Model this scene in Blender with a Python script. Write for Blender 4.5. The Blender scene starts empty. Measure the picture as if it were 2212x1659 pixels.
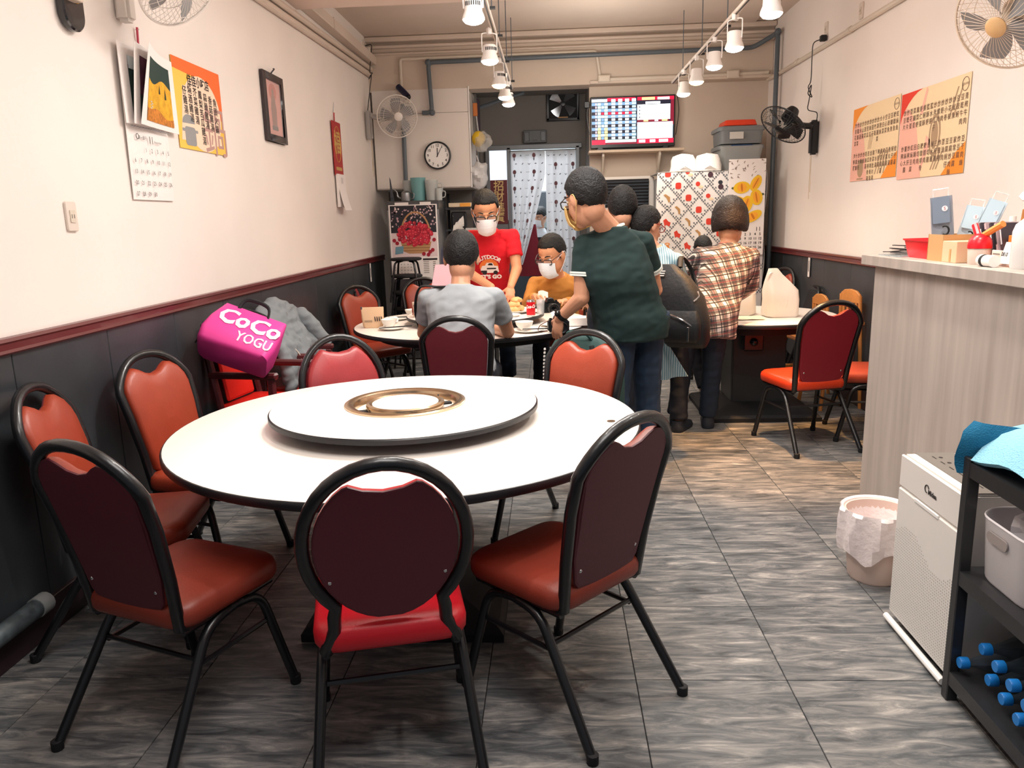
import bpy, bmesh, math, random
from math import sin, cos, pi, radians, sqrt, atan2
from mathutils import Vector as V, Matrix, noise
random.seed(7)
COL = bpy.context.scene.collection
SC = bpy.context.scene

# ------------------------------------------------------------------ camera, light, exposure
cam = bpy.data.cameras.new('camera'); camo = bpy.data.objects.new('camera', cam); COL.objects.link(camo)
cam.sensor_width = 36; cam.sensor_fit = 'HORIZONTAL'; cam.lens = 1661 * 36 / 2212; cam.clip_start = .05
RC = ((0.998393, 0.049367, -0.027829), (-0.016794, -0.21128, -0.977281), (-0.054125, 0.976178, -0.210111))
mw = Matrix.Identity(4)
for i in range(3):
    mw[i][0] = RC[0][i]; mw[i][1] = -RC[1][i]; mw[i][2] = -RC[2][i]
mw[2][3] = 1.53
camo.matrix_world = mw; SC.camera = camo
SC.view_settings.view_transform = 'Standard'; SC.view_settings.look = 'None'
SC.view_settings.exposure = 0.0; SC.view_settings.gamma = 1; SC.view_settings.use_curve_mapping = False
world = bpy.data.worlds.new('world'); SC.world = world; world.use_nodes = True
world.node_tree.nodes['Background'].inputs[0].default_value = (.75, .86, 1, 1)
world.node_tree.nodes['Background'].inputs[1].default_value = .22

def area(name, loc, size, energy, color, rot=(0, 0, 0)):
    l = bpy.data.lights.new(name, 'AREA'); l.shape = 'RECTANGLE'; l.size, l.size_y = size
    l.energy = energy; l.color = color
    o = bpy.data.objects.new(name, l); o.location = loc; o.rotation_euler = rot; COL.objects.link(o); return o
area('added_overhead_fill', (0.0, 1.2, 3.15), (1.2, 1.2), 50, (1, .97, .94))  # both overhead areas are fill added above the frame, no fitting in view
area('added_overhead_fill', (.2, 3.9, 3.15), (1.2, .8), 70, (1, .97, .93))
area('kitchen_light', (-.2, 11.2, 2.9), (1.4, .9), 100, (.90, .96, 1))
WARM = (1, .66, .34); NEUT = (1, .94, .86); SOFTW = (1, .86, .68)
def spot(loc, energy, color, size=112, blend=.8):
    l = bpy.data.lights.new('track_spot_light', 'SPOT'); l.energy = energy; l.color = color
    l.spot_size = radians(size); l.spot_blend = blend; l.shadow_soft_size = .05
    o = bpy.data.objects.new('track_spot_light', l); o.location = loc; COL.objects.link(o)
SPOTS = [(-.43, 4.81, 0, NEUT, 42), (-.43, 6.03, 1, SOFTW, 70), (-.43, 7.09, 0, WARM, 34), (-.42, 7.78, 1, NEUT, 45), (-.41, 8.24, 1, NEUT, 45),
         (1.32, 4.97, 0, (1, .50, .17), 480), (1.32, 5.91, 0, SOFTW, 70), (1.32, 6.6, 0, NEUT, 40), (1.31, 7.31, 0, WARM, 34), (1.31, 7.99, 0, NEUT, 50)]
for x, y, k, c, e in SPOTS:
    spot((x, y, 2.625), e, c, 54 if (x > 0 and y < 5) else 112)
def glow(loc, energy, color=(1, .93, .84)):                                   # mid-air fill points added to brighten ceiling and upper walls
    l = bpy.data.lights.new('added_fill_point', 'POINT'); l.energy = energy; l.color = color; l.shadow_soft_size = .25
    o = bpy.data.objects.new('added_fill_point', l); o.location = loc; COL.objects.link(o)
glow((.45, 5.4, 2.62), 26); glow((.45, 7.7, 2.62), 30); glow((-.43, 3.2, 2.62), 14)
spot((-.43, 3.5, 2.66), 90, NEUT); spot((-.43, 2.4, 2.66), 36, NEUT)       # the same tracks run on towards the street, above the frame
spot((1.32, 3.6, 2.66), 80, SOFTW); spot((1.32, 2.6, 2.66), 60, NEUT)

# ------------------------------------------------------------------ materials
def lin(c):
    return tuple(((x / 255) / 12.92 if x / 255 <= .04045 else ((x / 255 + .055) / 1.055) ** 2.4) for x in c)
MATS = {}
def M(name, rgb, rough=.5, metal=0, emit=0, alpha=1, bump=0, bscale=60, coat=0, trans=0, var=0, vscale=4, spec=.5):
    if name in MATS: return MATS[name]
    m = bpy.data.materials.new(name); m.use_nodes = True
    nt = m.node_tree; b = nt.nodes['Principled BSDF']; c = lin(rgb) + (1,)
    b.inputs['Base Color'].default_value = c; b.inputs['Roughness'].default_value = rough
    b.inputs['Metallic'].default_value = metal; b.inputs['Alpha'].default_value = alpha
    b.inputs['Coat Weight'].default_value = coat; b.inputs['Transmission Weight'].default_value = trans
    b.inputs['Specular IOR Level'].default_value = spec
    if emit:
        b.inputs['Emission Color'].default_value = c; b.inputs['Emission Strength'].default_value = emit
    if bump or var:
        tc = nt.nodes.new('ShaderNodeTexCoord')
    if var:
        n = nt.nodes.new('ShaderNodeTexNoise'); n.inputs['Scale'].default_value = vscale; n.inputs['Detail'].default_value = 6
        nt.links.new(tc.outputs['Object'], n.inputs['Vector'])
        r = nt.nodes.new('ShaderNodeValToRGB'); r.color_ramp.elements[0].position = .3; r.color_ramp.elements[1].position = .7
        r.color_ramp.elements[0].color = tuple(x * (1 - var) for x in c[:3]) + (1,)
        r.color_ramp.elements[1].color = tuple(min(1, x * (1 + var)) for x in c[:3]) + (1,)
        nt.links.new(n.outputs['Fac'], r.inputs['Fac']); nt.links.new(r.outputs['Color'], b.inputs['Base Color'])
    if bump:
        n = nt.nodes.new('ShaderNodeTexNoise'); n.inputs['Scale'].default_value = bscale; n.inputs['Detail'].default_value = 4
        nt.links.new(tc.outputs['Object'], n.inputs['Vector'])
        bp = nt.nodes.new('ShaderNodeBump'); bp.inputs['Strength'].default_value = bump; bp.inputs['Distance'].default_value = .01
        nt.links.new(n.outputs['Fac'], bp.inputs['Height']); nt.links.new(bp.outputs['Normal'], b.inputs['Normal'])
    MATS[name] = m; return m

PLASTER = M('plaster', (240, 231, 224), .75, bump=.12, bscale=25, var=.03, vscale=1.5)
CEIL = M('ceiling_paint', (212, 196, 182), .85, bump=.1, bscale=12, var=.05, vscale=1.2)
GREYWALL = M('grey_wall', (128, 124, 120), .8, bump=.1, bscale=20, var=.06, vscale=2)
PANEL = M('slate_panel', (54, 58, 62), .38, bump=.08, bscale=30, var=.25, vscale=3)
RAIL = M('rail_wood', (96, 30, 32), .35, coat=.3)
BLACK = M('black_metal', (13, 14, 18), .36, coat=.2, bump=.05, bscale=90)
BLACKP = M('black_plastic', (20, 22, 26), .35)
MATTE = M('matte_black', (12, 13, 18), .7)
WHITE = M('white_plastic', (240, 236, 232), .4)
OFFW = M('aged_white_plastic', (224, 212, 200), .45)
CREAM = M('cream_plastic', (214, 202, 186), .5)
PAPER = M('paper', (243, 236, 232), .8)
STEEL = M('steel', (150, 152, 155), .35, 1, bump=.03, bscale=40)
CHROME = M('chrome', (215, 215, 215), .15, 1)
BRASSY = M('warm_steel', (205, 180, 150), .22, 1)
GREYPIPE = M('grey_pipe', (88, 98, 106), .45)
TEXT = M('ink', (40, 34, 34), .8)
GREYINK = M('grey_ink', (120, 110, 106), .8)
RED = M('red_plastic', (225, 25, 40), .3)
ORANGE = M('orange_print', (240, 110, 45), .7)
YELLOW = M('yellow_print', (250, 200, 85), .7)
WOOD = M('pale_wood', (196, 128, 66), .45, var=.2, vscale=10)
GLASS = M('clear_glass', (235, 245, 245), .05, trans=.9, alpha=.6)
CLEARP = M('clear_film', (235, 235, 235), .15, alpha=.35)
BULB_W = M('lit_diffuser', (255, 244, 230), .5, emit=22)
BULB_Y = M('lit_warm_diffuser', (255, 206, 130), .5, emit=16)

# ------------------------------------------------------------------ mesh helpers
class MB:
    def __init__(s): s.v = []; s.f = []; s.m = []; s.T = Matrix.Identity(4)
    def add(s, vs, fs, mi=0):
        n = len(s.v); s.v += [s.T @ V(p) for p in vs]
        for f in fs: s.f.append([n + i for i in f]); s.m.append(mi)
        return s
    def box(s, c, d, mi=0, M4=None):
        x, y, z = d[0] / 2, d[1] / 2, d[2] / 2
        vs = [V((a * x, b * y, e * z)) for a in (-1, 1) for b in (-1, 1) for e in (-1, 1)]
        vs = [(M4 @ p if M4 else p) + V(c) for p in vs]
        return s.add(vs, [(0, 1, 3, 2), (4, 6, 7, 5), (0, 4, 5, 1), (2, 3, 7, 6), (0, 2, 6, 4), (1, 5, 7, 3)], mi)
    def tube(s, pts, r, n=8, closed=False, mi=0, flat=1):
        P = [V(p) for p in pts]; k = len(P); R = r if isinstance(r, (list, tuple)) else [r] * k
        tang = []
        for i in range(k):
            a = P[(i - 1) % k] if closed or i else P[i]; b = P[(i + 1) % k] if closed or i < k - 1 else P[i]
            t = (b - a); tang.append(t.normalized() if t.length > 1e-9 else V((0, 0, 1)))
        t = tang[0]; u = t.cross(V((0, 0, 1)))
        if u.length < .1: u = t.cross(V((0, 1, 0)))
        u.normalize(); vs = []
        for i in range(k):
            t = tang[i]; u = (u - t * u.dot(t)); u = u.normalized() if u.length > 1e-6 else t.orthogonal().normalized(); w = t.cross(u)
            vs += [P[i] + (u * cos(2 * pi * j / n) + w * sin(2 * pi * j / n) * flat) * R[i] for j in range(n)]
        fs = []
        for i in range(k if closed else k - 1):
            a, b = i * n, ((i + 1) % k) * n
            fs += [(a + j, a + (j + 1) % n, b + (j + 1) % n, b + j) for j in range(n)]
        if not closed: fs += [tuple(range(n))[::-1], tuple((k - 1) * n + j for j in range(n))]
        return s.add(vs, fs, mi)
    def lathe(s, prof, n=24, c=(0, 0, 0), mi=0, M4=None, mids=None):
        vs = []; fs = []; ids = []
        for r, z in prof:
            vs += [V((r * cos(2 * pi * j / n), r * sin(2 * pi * j / n), z)) for j in range(n)]
        vs = [(M4 @ p if M4 else p) + V(c) for p in vs]
        base = len(s.v); s.v += [s.T @ p for p in vs]
        for i in range(len(prof) - 1):
            for j in range(n):
                s.f.append([base + i * n + j, base + i * n + (j + 1) % n, base + (i + 1) * n + (j + 1) % n, base + (i + 1) * n + j])
                s.m.append(mids[i] if mids else mi)
        K = len(prof) - 1
        if prof[0][0] > .03 and prof[-1][0] > .03:                    # a ring: join its last circle to the first
            for j in range(n): s.f.append([base + K * n + j, base + K * n + (j + 1) % n, base + (j + 1) % n, base + j]); s.m.append(mids[-1] if mids else mi)
        else:
            if prof[0][0] <= .03: s.f.append([base + j for j in range(n)][::-1]); s.m.append(mids[0] if mids else mi)
            if prof[-1][0] <= .03: s.f.append([base + K * n + j for j in range(n)]); s.m.append(mids[-1] if mids else mi)
        return s
    def prism(s, poly, z0, z1, mi=0, M4=None, mtop=None):
        n = len(poly)
        vs = [V((x, y, z0)) for x, y in poly] + [V((x, y, z1)) for x, y in poly]
        if M4: vs = [M4 @ p for p in vs]
        s.add(vs, [tuple(range(n))[::-1]] + [(i, (i + 1) % n, n + (i + 1) % n, n + i) for i in range(n)], mi)
        b = len(s.v) - n; s.f.append([b + i for i in range(n)]); s.m.append(mi if mtop is None else mtop)
        return s
    def poly(s, pts, M4, z=0, mi=0):
        return s.add([M4 @ V((x, y, z)) for x, y in pts], [tuple(range(len(pts)))], mi)
    def ell(s, c, r, M3=None, nu=16, nv=10, mi=0):
        vs = []; fs = []
        for i in range(nv + 1):
            a = pi * i / nv
            for j in range(nu):
                b = 2 * pi * j / nu; p = V((r[0] * sin(a) * cos(b), r[1] * sin(a) * sin(b), r[2] * cos(a)))
                vs.append((M3 @ p if M3 else p) + V(c))
        for i in range(nv):
            for j in range(nu): fs.append((i * nu + j, (i + 1) * nu + j, (i + 1) * nu + (j + 1) % nu, i * nu + (j + 1) % nu))
        return s.add(vs, fs, mi)
    def loft(s, rings, mi=0, cap=True, closed=True):
        n = len(rings[0]); vs = [p for r in rings for p in r]; fs = []
        for i in range(len(rings) - 1):
            for j in range(n if closed else n - 1): fs.append((i * n + j, i * n + (j + 1) % n, (i + 1) * n + (j + 1) % n, (i + 1) * n + j))
        if cap: fs += [tuple(range(n))[::-1], tuple((len(rings) - 1) * n + j for j in range(n))]
        return s.add(vs, fs, mi)
    def cap(s, a, b, r0, r1, n=12, mi=0, flat=False):
        a = V(a); b = V(b); t = (b - a); L = t.length; t.normalize(); pts = []; R = []
        if not flat:
            for k in range(4): th = pi / 2 * k / 4; pts.append(a - t * r0 * cos(th)); R.append(max(r0 * sin(th), .0005))
        for k in range(5): pts.append(a + t * L * k / 4); R.append(r0 + (r1 - r0) * k / 4)
        if not flat:
            for k in range(3, -1, -1): th = pi / 2 * k / 4; pts.append(b + t * r1 * cos(th)); R.append(max(r1 * sin(th), .0005))
        return s.tube(pts, R, n, mi=mi)
    def sheet(s, grid, th=.002, mi=0):
        """a thin double-sided cloth from a grid of points"""
        R = len(grid); Cn = len(grid[0]); nrm = []
        for i in range(R):
            row = []
            for j in range(Cn):
                a = V(grid[min(i + 1, R - 1)][j]) - V(grid[max(i - 1, 0)][j]); b = V(grid[i][min(j + 1, Cn - 1)]) - V(grid[i][max(j - 1, 0)])
                c = a.cross(b); row.append(c.normalized() if c.length > 1e-12 else V((0, 0, 1)))
            nrm.append(row)
        vs = [V(grid[i][j]) + nrm[i][j] * th / 2 for i in range(R) for j in range(Cn)] + [V(grid[i][j]) - nrm[i][j] * th / 2 for i in range(R) for j in range(Cn)]
        N = R * Cn; fs = []
        for i in range(R - 1):
            for j in range(Cn - 1):
                q = (i * Cn + j, (i + 1) * Cn + j, (i + 1) * Cn + j + 1, i * Cn + j + 1); fs += [q, tuple(N + k for k in q[::-1])]
        edge = [j for j in range(Cn)] + [i * Cn + Cn - 1 for i in range(1, R)] + [(R - 1) * Cn + j for j in range(Cn - 2, -1, -1)] + [i * Cn for i in range(R - 2, 0, -1)]
        for k in range(len(edge)): a, b = edge[k], edge[(k + 1) % len(edge)]; fs.append((a, b, N + b, N + a))
        return s.add(vs, fs, mi)
    def text(s, body, size, M4, z=.0008, mi=0, align='CENTER', bold=0, sx=1, space=1):
        vs, fs = text_geo(body, size, align, bold, space)
        return s.add([M4 @ V((x * sx, y, z)) for x, y in vs], fs, mi)
    def build(s, name, mats, parent=None, bevel=0, angle=35, seg=1):
        me = bpy.data.meshes.new(name); me.from_pydata([tuple(p) for p in s.v], [], s.f)
        for m in (mats if isinstance(mats, (list, tuple)) else [mats]): me.materials.append(m)
        me.polygons.foreach_set('material_index', s.m)
        if bevel:
            bm = bmesh.new(); bm.from_mesh(me); bmesh.ops.remove_doubles(bm, verts=bm.verts, dist=1e-6)
            es = [e for e in bm.edges if len(e.link_faces) == 2 and e.calc_face_angle(0) > .7]
            bmesh.ops.bevel(bm, geom=es, offset=bevel, segments=seg, affect='EDGES', clamp_overlap=True)
            bm.to_mesh(me); bm.free()
        me.validate()
        if angle: me.shade_smooth(); me.set_sharp_from_angle(angle=radians(angle))
        o = bpy.data.objects.new(name, me); COL.objects.link(o)
        if parent: o.parent = parent
        return o
_TX = {}
def text_geo(body, size, align='CENTER', bold=0, space=1):
    k = (body, size, align, bold, space)
    if k not in _TX:
        cu = bpy.data.curves.new('lettering', 'FONT'); cu.body = body; cu.size = size; cu.align_x = align; cu.align_y = 'CENTER'
        cu.resolution_u = 2; cu.offset = bold; cu.space_character = space; cu.space_line = space
        o = bpy.data.objects.new('lettering', cu); COL.objects.link(o)
        me = bpy.data.meshes.new_from_object(o.evaluated_get(bpy.context.evaluated_depsgraph_get()))
        _TX[k] = ([(v.co.x, v.co.y) for v in me.vertices], [tuple(p.vertices) for p in me.polygons])
        bpy.data.objects.remove(o); bpy.data.curves.remove(cu); bpy.data.meshes.remove(me)
    return _TX[k]
def frame(o, x, y):
    """matrix that lays 2-D drawings on a plane: origin o, drawing axes x and y"""
    x = V(x).normalized(); y = V(y); y = (y - x * y.dot(x)).normalized(); z = x.cross(y); m = Matrix.Identity(4)
    for i in range(3): m[i][0] = x[i]; m[i][1] = y[i]; m[i][2] = z[i]; m[i][3] = o[i]
    return m
def circ(cx, cy, rx, ry=None, n=20, a0=0, a1=2 * pi):
    ry = rx if ry is None else ry; k = n if abs(a1 - a0 - 2 * pi) < 1e-6 else n - 1
    return [(cx + rx * cos(a0 + (a1 - a0) * i / k), cy + ry * sin(a0 + (a1 - a0) * i / k)) for i in range(n)]
def rrect(w, h, r, n=4, cx=0, cy=0):
    return [(cx + sx * (w / 2 - r) + r * cos(a), cy + sy * (h / 2 - r) + r * sin(a))
            for sx, sy, b in ((1, 1, 0), (-1, 1, pi / 2), (-1, -1, pi), (1, -1, 3 * pi / 2)) for a in [b + pi / 2 * i / n for i in range(n + 1)]]
def curve(pts, n=8):
    """Catmull-Rom through the points"""
    P = [V(p) for p in pts]; out = []
    for i in range(len(P) - 1):
        p0 = P[max(i - 1, 0)]; p1 = P[i]; p2 = P[i + 1]; p3 = P[min(i + 2, len(P) - 1)]
        for k in range(n):
            t = k / n; out.append(.5 * ((2 * p1) + (p2 - p0) * t + (2 * p0 - 5 * p1 + 4 * p2 - p3) * t * t + (3 * p1 - p0 - 3 * p2 + p3) * t ** 3))
    return out + [P[-1]]
def tag(o, label, cat, group=None):
    o['label'] = label; o['category'] = cat
    if group: o['group'] = group
    return o
def thing(name, label, cat, loc=(0, 0, 0), rz=0, group=None):
    o = bpy.data.objects.new(name, None); o.empty_display_size = .1; COL.objects.link(o)
    o.location = loc; o.rotation_euler = (0, 0, rz); return tag(o, label, cat, group)
def struct(o): o['kind'] = 'structure'; return o
def stuff(o): o['kind'] = 'stuff'; return o
def dup(o, loc, rz, label, group=None):
    r = o.copy(); COL.objects.link(r); r.location = loc; r.rotation_euler = (0, 0, rz); r['label'] = label
    if group: r['group'] = group
    for ch in o.children:
        c = ch.copy(); COL.objects.link(c); c.parent = r
        for g in ch.children: d = g.copy(); COL.objects.link(d); d.parent = c
    return r
LW = lambda y, z, off=0: frame((-1.99 + off, y, z), (0, 1, 0), (0, 0, 1))      # drawings on the left wall
RW = lambda y, z, off=0: frame((2.42 - off, y, z), (0, -1, 0), (0, 0, 1))      # on the right wall
BW = lambda x, y, z: frame((x, y, z), (1, 0, 0), (0, 0, 1))                     # on walls facing the camera
# ------------------------------------------------------------------ the room
def floor_material():
    m = bpy.data.materials.new('floor_tile'); m.use_nodes = True; nt = m.node_tree; b = nt.nodes['Principled BSDF']; N = nt.nodes.new; L = nt.links.new
    geo = N('ShaderNodeNewGeometry'); oi = N('ShaderNodeObjectInfo'); mul = N('ShaderNodeVectorMath'); mul.operation = 'MULTIPLY'
    mul.inputs[1].default_value = (4.2, 21, 1); L(geo.outputs['Position'], mul.inputs[0])
    cmb = N('ShaderNodeCombineXYZ'); sc = N('ShaderNodeMath'); sc.operation = 'MULTIPLY'; sc.inputs[1].default_value = 57
    L(oi.outputs['Random'], sc.inputs[0]); L(sc.outputs[0], cmb.inputs[2]); L(sc.outputs[0], cmb.inputs[0])
    add = N('ShaderNodeVectorMath'); L(mul.outputs[0], add.inputs[0]); L(cmb.outputs[0], add.inputs[1])
    n1 = N('ShaderNodeTexNoise'); n1.inputs['Scale'].default_value = 1.1; n1.inputs['Detail'].default_value = 9; n1.inputs['Roughness'].default_value = .68; n1.inputs['Distortion'].default_value = .9
    L(add.outputs[0], n1.inputs['Vector'])
    n2 = N('ShaderNodeTexNoise'); n2.inputs['Scale'].default_value = 2.2; n2.inputs['Detail'].default_value = 3; L(geo.outputs['Position'], n2.inputs['Vector'])
    mx = N('ShaderNodeMath'); mx.operation = 'MULTIPLY_ADD'; mx.inputs[1].default_value = .22; L(n2.outputs['Fac'], mx.inputs[0]); L(n1.outputs['Fac'], mx.inputs[2])
    r = N('ShaderNodeValToRGB'); e = r.color_ramp.elements
    e[0].position = .38; e[0].color = lin((40, 43, 46)) + (1,); e[1].position = .88; e[1].color = lin((196, 188, 180)) + (1,)
    k = e.new(.56); k.color = lin((90, 92, 94)) + (1,); k = e.new(.70); k.color = lin((132, 129, 126)) + (1,)
    L(mx.outputs[0], r.inputs['Fac']); L(r.outputs['Color'], b.inputs['Base Color'])
    b.inputs['Roughness'].default_value = .42
    bp = N('ShaderNodeBump'); bp.inputs['Strength'].default_value = .15; bp.inputs['Distance'].default_value = .004
    L(n1.outputs['Fac'], bp.inputs['Height']); L(bp.outputs['Normal'], b.inputs['Normal']); return m
FT = floor_material()
fl = struct(MB().box((.2, 5.5, -.06), (4.6, 14, .11)).build('floor', M('floor_joint', (30, 30, 32), .8)))
tb = MB().box((0, 0, -.006), (.497, .497, .012)); proto = tb.build('floor_tile', FT, fl, bevel=.0012)
xs = [-.24 + .5 * k for k in range(-3, 5)]; ys = [.84 + .5 * k for k in range(19)]
first = True
for x0 in [-2.24] + [-1.74 + .5 * k for k in range(9)]:
    for y0 in ys:
        if x0 < -2.1: continue
        t = proto if first else proto.copy()
        if not first: COL.objects.link(t)
        first = False; w = .5; cx = x0 + .25
        if x0 + .5 > 2.42: sx = (2.42 - x0) / .5; t.scale.x = sx; cx = x0 + .5 * sx / 1
        t.location = (cx if x0 + .5 <= 2.42 else x0 + (2.42 - x0) / 2, y0 + .25, 0)
for y0 in ys:                                                     # the cut row along the left wall
    t = proto.copy(); COL.objects.link(t); t.scale.x = .5; t.location = (-1.74 - .125, y0 + .25, 0)

wl = struct(MB().box((-2.06, 4.3, 1.75), (.14, 11.8, 3.6)).build('wall_left', PLASTER))
wr = struct(MB().box((2.49, 4.3, 1.75), (.14, 11.8, 3.6)).build('wall_right', PLASTER))
for wall, X, sg in ((wl, -1.99, 1), (wr, 2.42, -1)):
    p0 = None; y = .2 if sg > 0 else 3.9
    while y < 9.05:
        w = min(.62, 9.1 - y)
        o = MB().box((X + sg * .004, y + w / 2, .555), (.012, w - .004, 1.11)).build('wall_panel', PANEL, wall, bevel=.002); y += .62
for nm, X, sg in (('trim_1', -1.99, 1), ('trim_2', 2.42, -1)):
    prof = [(0, 1.098), (.022, 1.098), (.03, 1.106), (.024, 1.116), (.024, 1.138), (.032, 1.146), (.026, 1.158), (0, 1.16)]
    m4 = frame((X, 9.1, 0), (sg, 0, 0), (0, 0, 1))
    struct(MB().prism(prof, 0, 9.0 * sg, M4=m4).build(nm, RAIL, angle=25))
struct(MB().box((-1.975, 4.4, .07), (.02, 9.2, .14)).build('baseboard_left', M('dark_baseboard', (48, 30, 34), .5), bevel=.003))
struct(MB().box((2.405, 6.5, .07), (.02, 5.2, .14)).build('baseboard_right', MATS['dark_baseboard'], bevel=.003))
# ceiling: a lower soffit over the front, a higher bay at the back
struct(MB().box((.21, 2.5, 3.27), (4.6, 8, .14)).build('ceiling', M('soffit_paint', (226, 205, 192), .8, bump=.06, bscale=10)))
struct(MB().box((.21, 7.85, 3.57), (4.6, 2.9, .14)).build('trim_3', CEIL))
for k, (z, h, d) in enumerate(((3.47, .05, .10), (3.40, .03, .06), (3.33, .02, .04))):
    struct(MB().box((.21, 8.93 - d / 2 + .01, z), (4.41, d, h)).build('trim_%d' % (k + 4), CEIL, bevel=.008))
struct(MB().prism([(1.7, 6.5), (2.0, 9.0), (2.2, 9.0), (2.0, 6.5)], 3.48, 3.5).build('trim_8', CEIL))
# back wall: header beam, the wall that carries the screen, the niche and the kitchen bay
wb = MB(); wb.box((.21, 9.08, 3.225), (4.41, .28, .57)); wb.box((1.44, 9.17, 1.47), (1.98, .12, 2.95))
wb.box((1.44, 8.915, 2.955), (1.98, .03, .03))
struct(wb.build('wall_back', M('back_plaster', (206, 190, 174), .75, bump=.1, bscale=20, var=.05, vscale=1.5)))
kb = MB(); kb.box((-1.43, 9.72, 1.5), (1.12, .1, 3)); kb.box((-.93, 9.92, 1.5), (.1, .34, 3)); kb.box((.50, 9.65, 1.5), (.1, .9, 3))
kb.box((-.2, 10.1, 2.71), (1.5, .1, .62)); kb.box((-.86, 10.1, 1.2), (.18, .1, 2.4)); kb.box((.42, 10.1, 1.2), (.12, .1, 2.4)); kb.box((-.2, 9.6, 3.03), (1.5, .95, .04))
struct(kb.build('wall_kitchen', GREYWALL))
kk = MB(); kk.box((-.2, 12.4, 1.5), (3, .1, 3.1)); kk.box((-1.6, 11.2, 1.5), (.1, 2.3, 3.1)); kk.box((1.3, 11.2, 1.5), (.1, 2.3, 3.1)); kk.box((-.2, 11.3, 3.06), (3, 2.4, .08))
struct(kk.build('wall_far_kitchen', M('kitchen_tile', (225, 232, 232), .5)))
# door frame of the kitchen with a frosted side light
dr = MB(); G = M('door_metal', (120, 124, 128), .45, .3)
dr.box((-.20, 10.03, 2.40), (1.20, .08, .06)); dr.box((-.785, 10.03, 1.2), (.05, .08, 2.4)); dr.box((-.515, 10.03, 1.2), (.05, .08, 2.4)); dr.box((.345, 10.03, 1.2), (.05, .08, 2.4))
dr.box((-.65, 10.03, 1.50), (.24, .05, .03)); dr.box((-.65, 10.03, .75), (.24, .04, 1.5))
d1 = struct(dr.build('door_1', G, bevel=.006))
fw = M('frosted_glass', (232, 240, 248), .6, emit=.9, bump=.4, bscale=70)  # emission stands in for kitchen light coming through the pane
w1 = struct(MB().box((-.65, 10.035, 1.94), (.22, .012, .86)).build('window_1', fw))

# conduits and ledge on the left wall
t = thing('conduit', 'pale conduit on left wall, lowest of the long runs under the ceiling', 'pipe', (-1.96, 5.4, 3.04))
o = MB().tube([(0, -3, -.08), (0, .25, .005), (0, 3.6, .08)], .028, 10).build('tube', CEIL, t)
for y in (-1, 1.2, 3):
    MB().box((-.012, y, y * .025 - .0), (.03, .03, .05)).build('pipe_clip', CEIL, t, bevel=.004)
t = thing('conduit', 'pale conduit on left wall, second run just above the lowest', 'pipe', (-1.96, 5.4, 3.12))
MB().tube([(0, -3, -.08), (0, 3.6, .07)], .026, 10).build('tube', CEIL, t)
for y in (-1.2, 1.0, 2.8): MB().box((-.012, y, y * .023), (.03, .03, .05)).build('pipe_clip', CEIL, t, bevel=.004)
t = thing('cable_trunking', 'wide cream cable trunking topping the pipe runs on left wall', 'trunking', (-1.94, 7.75, 3.27))
MB().box((0, 0, 0), (.10, 2.5, .09)).build('channel', CEIL, t, bevel=.006); MB().box((.004, -.5, .0), (.1, .006, .094)).build('joint_cover', CEIL, t)
t = thing('floor_pipe', 'dark plastic pipe along left wall just above the floor', 'pipe', (-1.94, 1.5, .16))
MB().tube([(0, -1.2, 0), (0, 1.05, 0)], .035, 14).build('tube', M('dusty_pipe', (70, 78, 82), .5, var=.4, vscale=30), t)
MB().tube([(0, 1.03, 0), (0, 1.09, 0)], .039, 14).build('end_collar', M('collar', (150, 152, 150), .5), t)
MB().box((-.03, -.6, -.04), (.03, .05, .14)).build('pipe_clip', BLACKP, t); MB().box((-.03, .6, -.04), (.03, .05, .14)).build('pipe_clip', BLACKP, t)
# right wall conduit
t = thing('conduit', 'cream conduit running along right wall above the black fan', 'pipe', (2.395, 7.1, 2.93))
MB().tube([(0, -3.2, -.03), (0, 1.5, .0), (0, 1.95, .012)], .02, 10).build('tube', CREAM, t)
for y in (-2.2, -.42, .9, 1.55): MB().tube([(0, y - .03, -.03 + .007 * (y + 3.2)), (0, y + .03, -.03 + .007 * (y + 3.2))], .026, 10).build('coupling', CREAM, t)
# grey water pipes on the back wall
def pipe(name, label, pts, r, m, joints=()):
    o = V(pts[0]); t = thing(name, label, 'pipe', o)
    MB().tube(pts_round([V(p) - o for p in pts], r * 2.2), r, 10).build('tube', m, t)
    for p in joints:
        p = V(p) - o; MB().ell(p, (r * 1.45,) * 3, nu=10, nv=8).build('elbow', m, t)
    return t
def pts_round(P, d):
    out = [P[0]]
    for i in range(1, len(P) - 1):
        a = (P[i - 1] - P[i]).normalized(); b = (P[i + 1] - P[i]).normalized()
        for k in range(5):
            s = k / 4; q = (P[i] + a * d * (1 - s)).lerp(P[i] + b * d * s, .0) if 0 else ((1 - s) ** 2 * (P[i] + a * d) + 2 * s * (1 - s) * P[i] + s * s * (P[i] + b * d)); out.append(q)
    return out + [P[-1]]
pipe('water_pipe', 'dark grey water pipe crossing the back beam and dropping beside the camera', [(-1.40, 8.88, 2.70), (-1.29, 8.88, 2.70), (-1.31, 8.88, 3.22), (2.18, 8.88, 3.24), (2.36, 8.75, 3.33), (2.36, 8.6, 3.33), (2.36, 8.6, .1)], .024, GREYPIPE,
     [(-1.29, 8.88, 2.70), (-1.31, 8.88, 3.22), (2.36, 8.6, 3.33)])
pipe('water_pipe', 'dark grey pipe dropping behind pitchers beside the wall clock', [(-1.63, 8.90, 1.8), (-1.62, 8.90, 2.80)], .024, GREYPIPE)
pipe('conduit', 'cream conduit bending off the dark pipe down to the screen', [(-1.62, 8.91, 2.86), (-1.62, 8.91, 3.27), (.52, 8.91, 3.27), (.56, 8.91, 3.0)], .016, CREAM)
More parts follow.
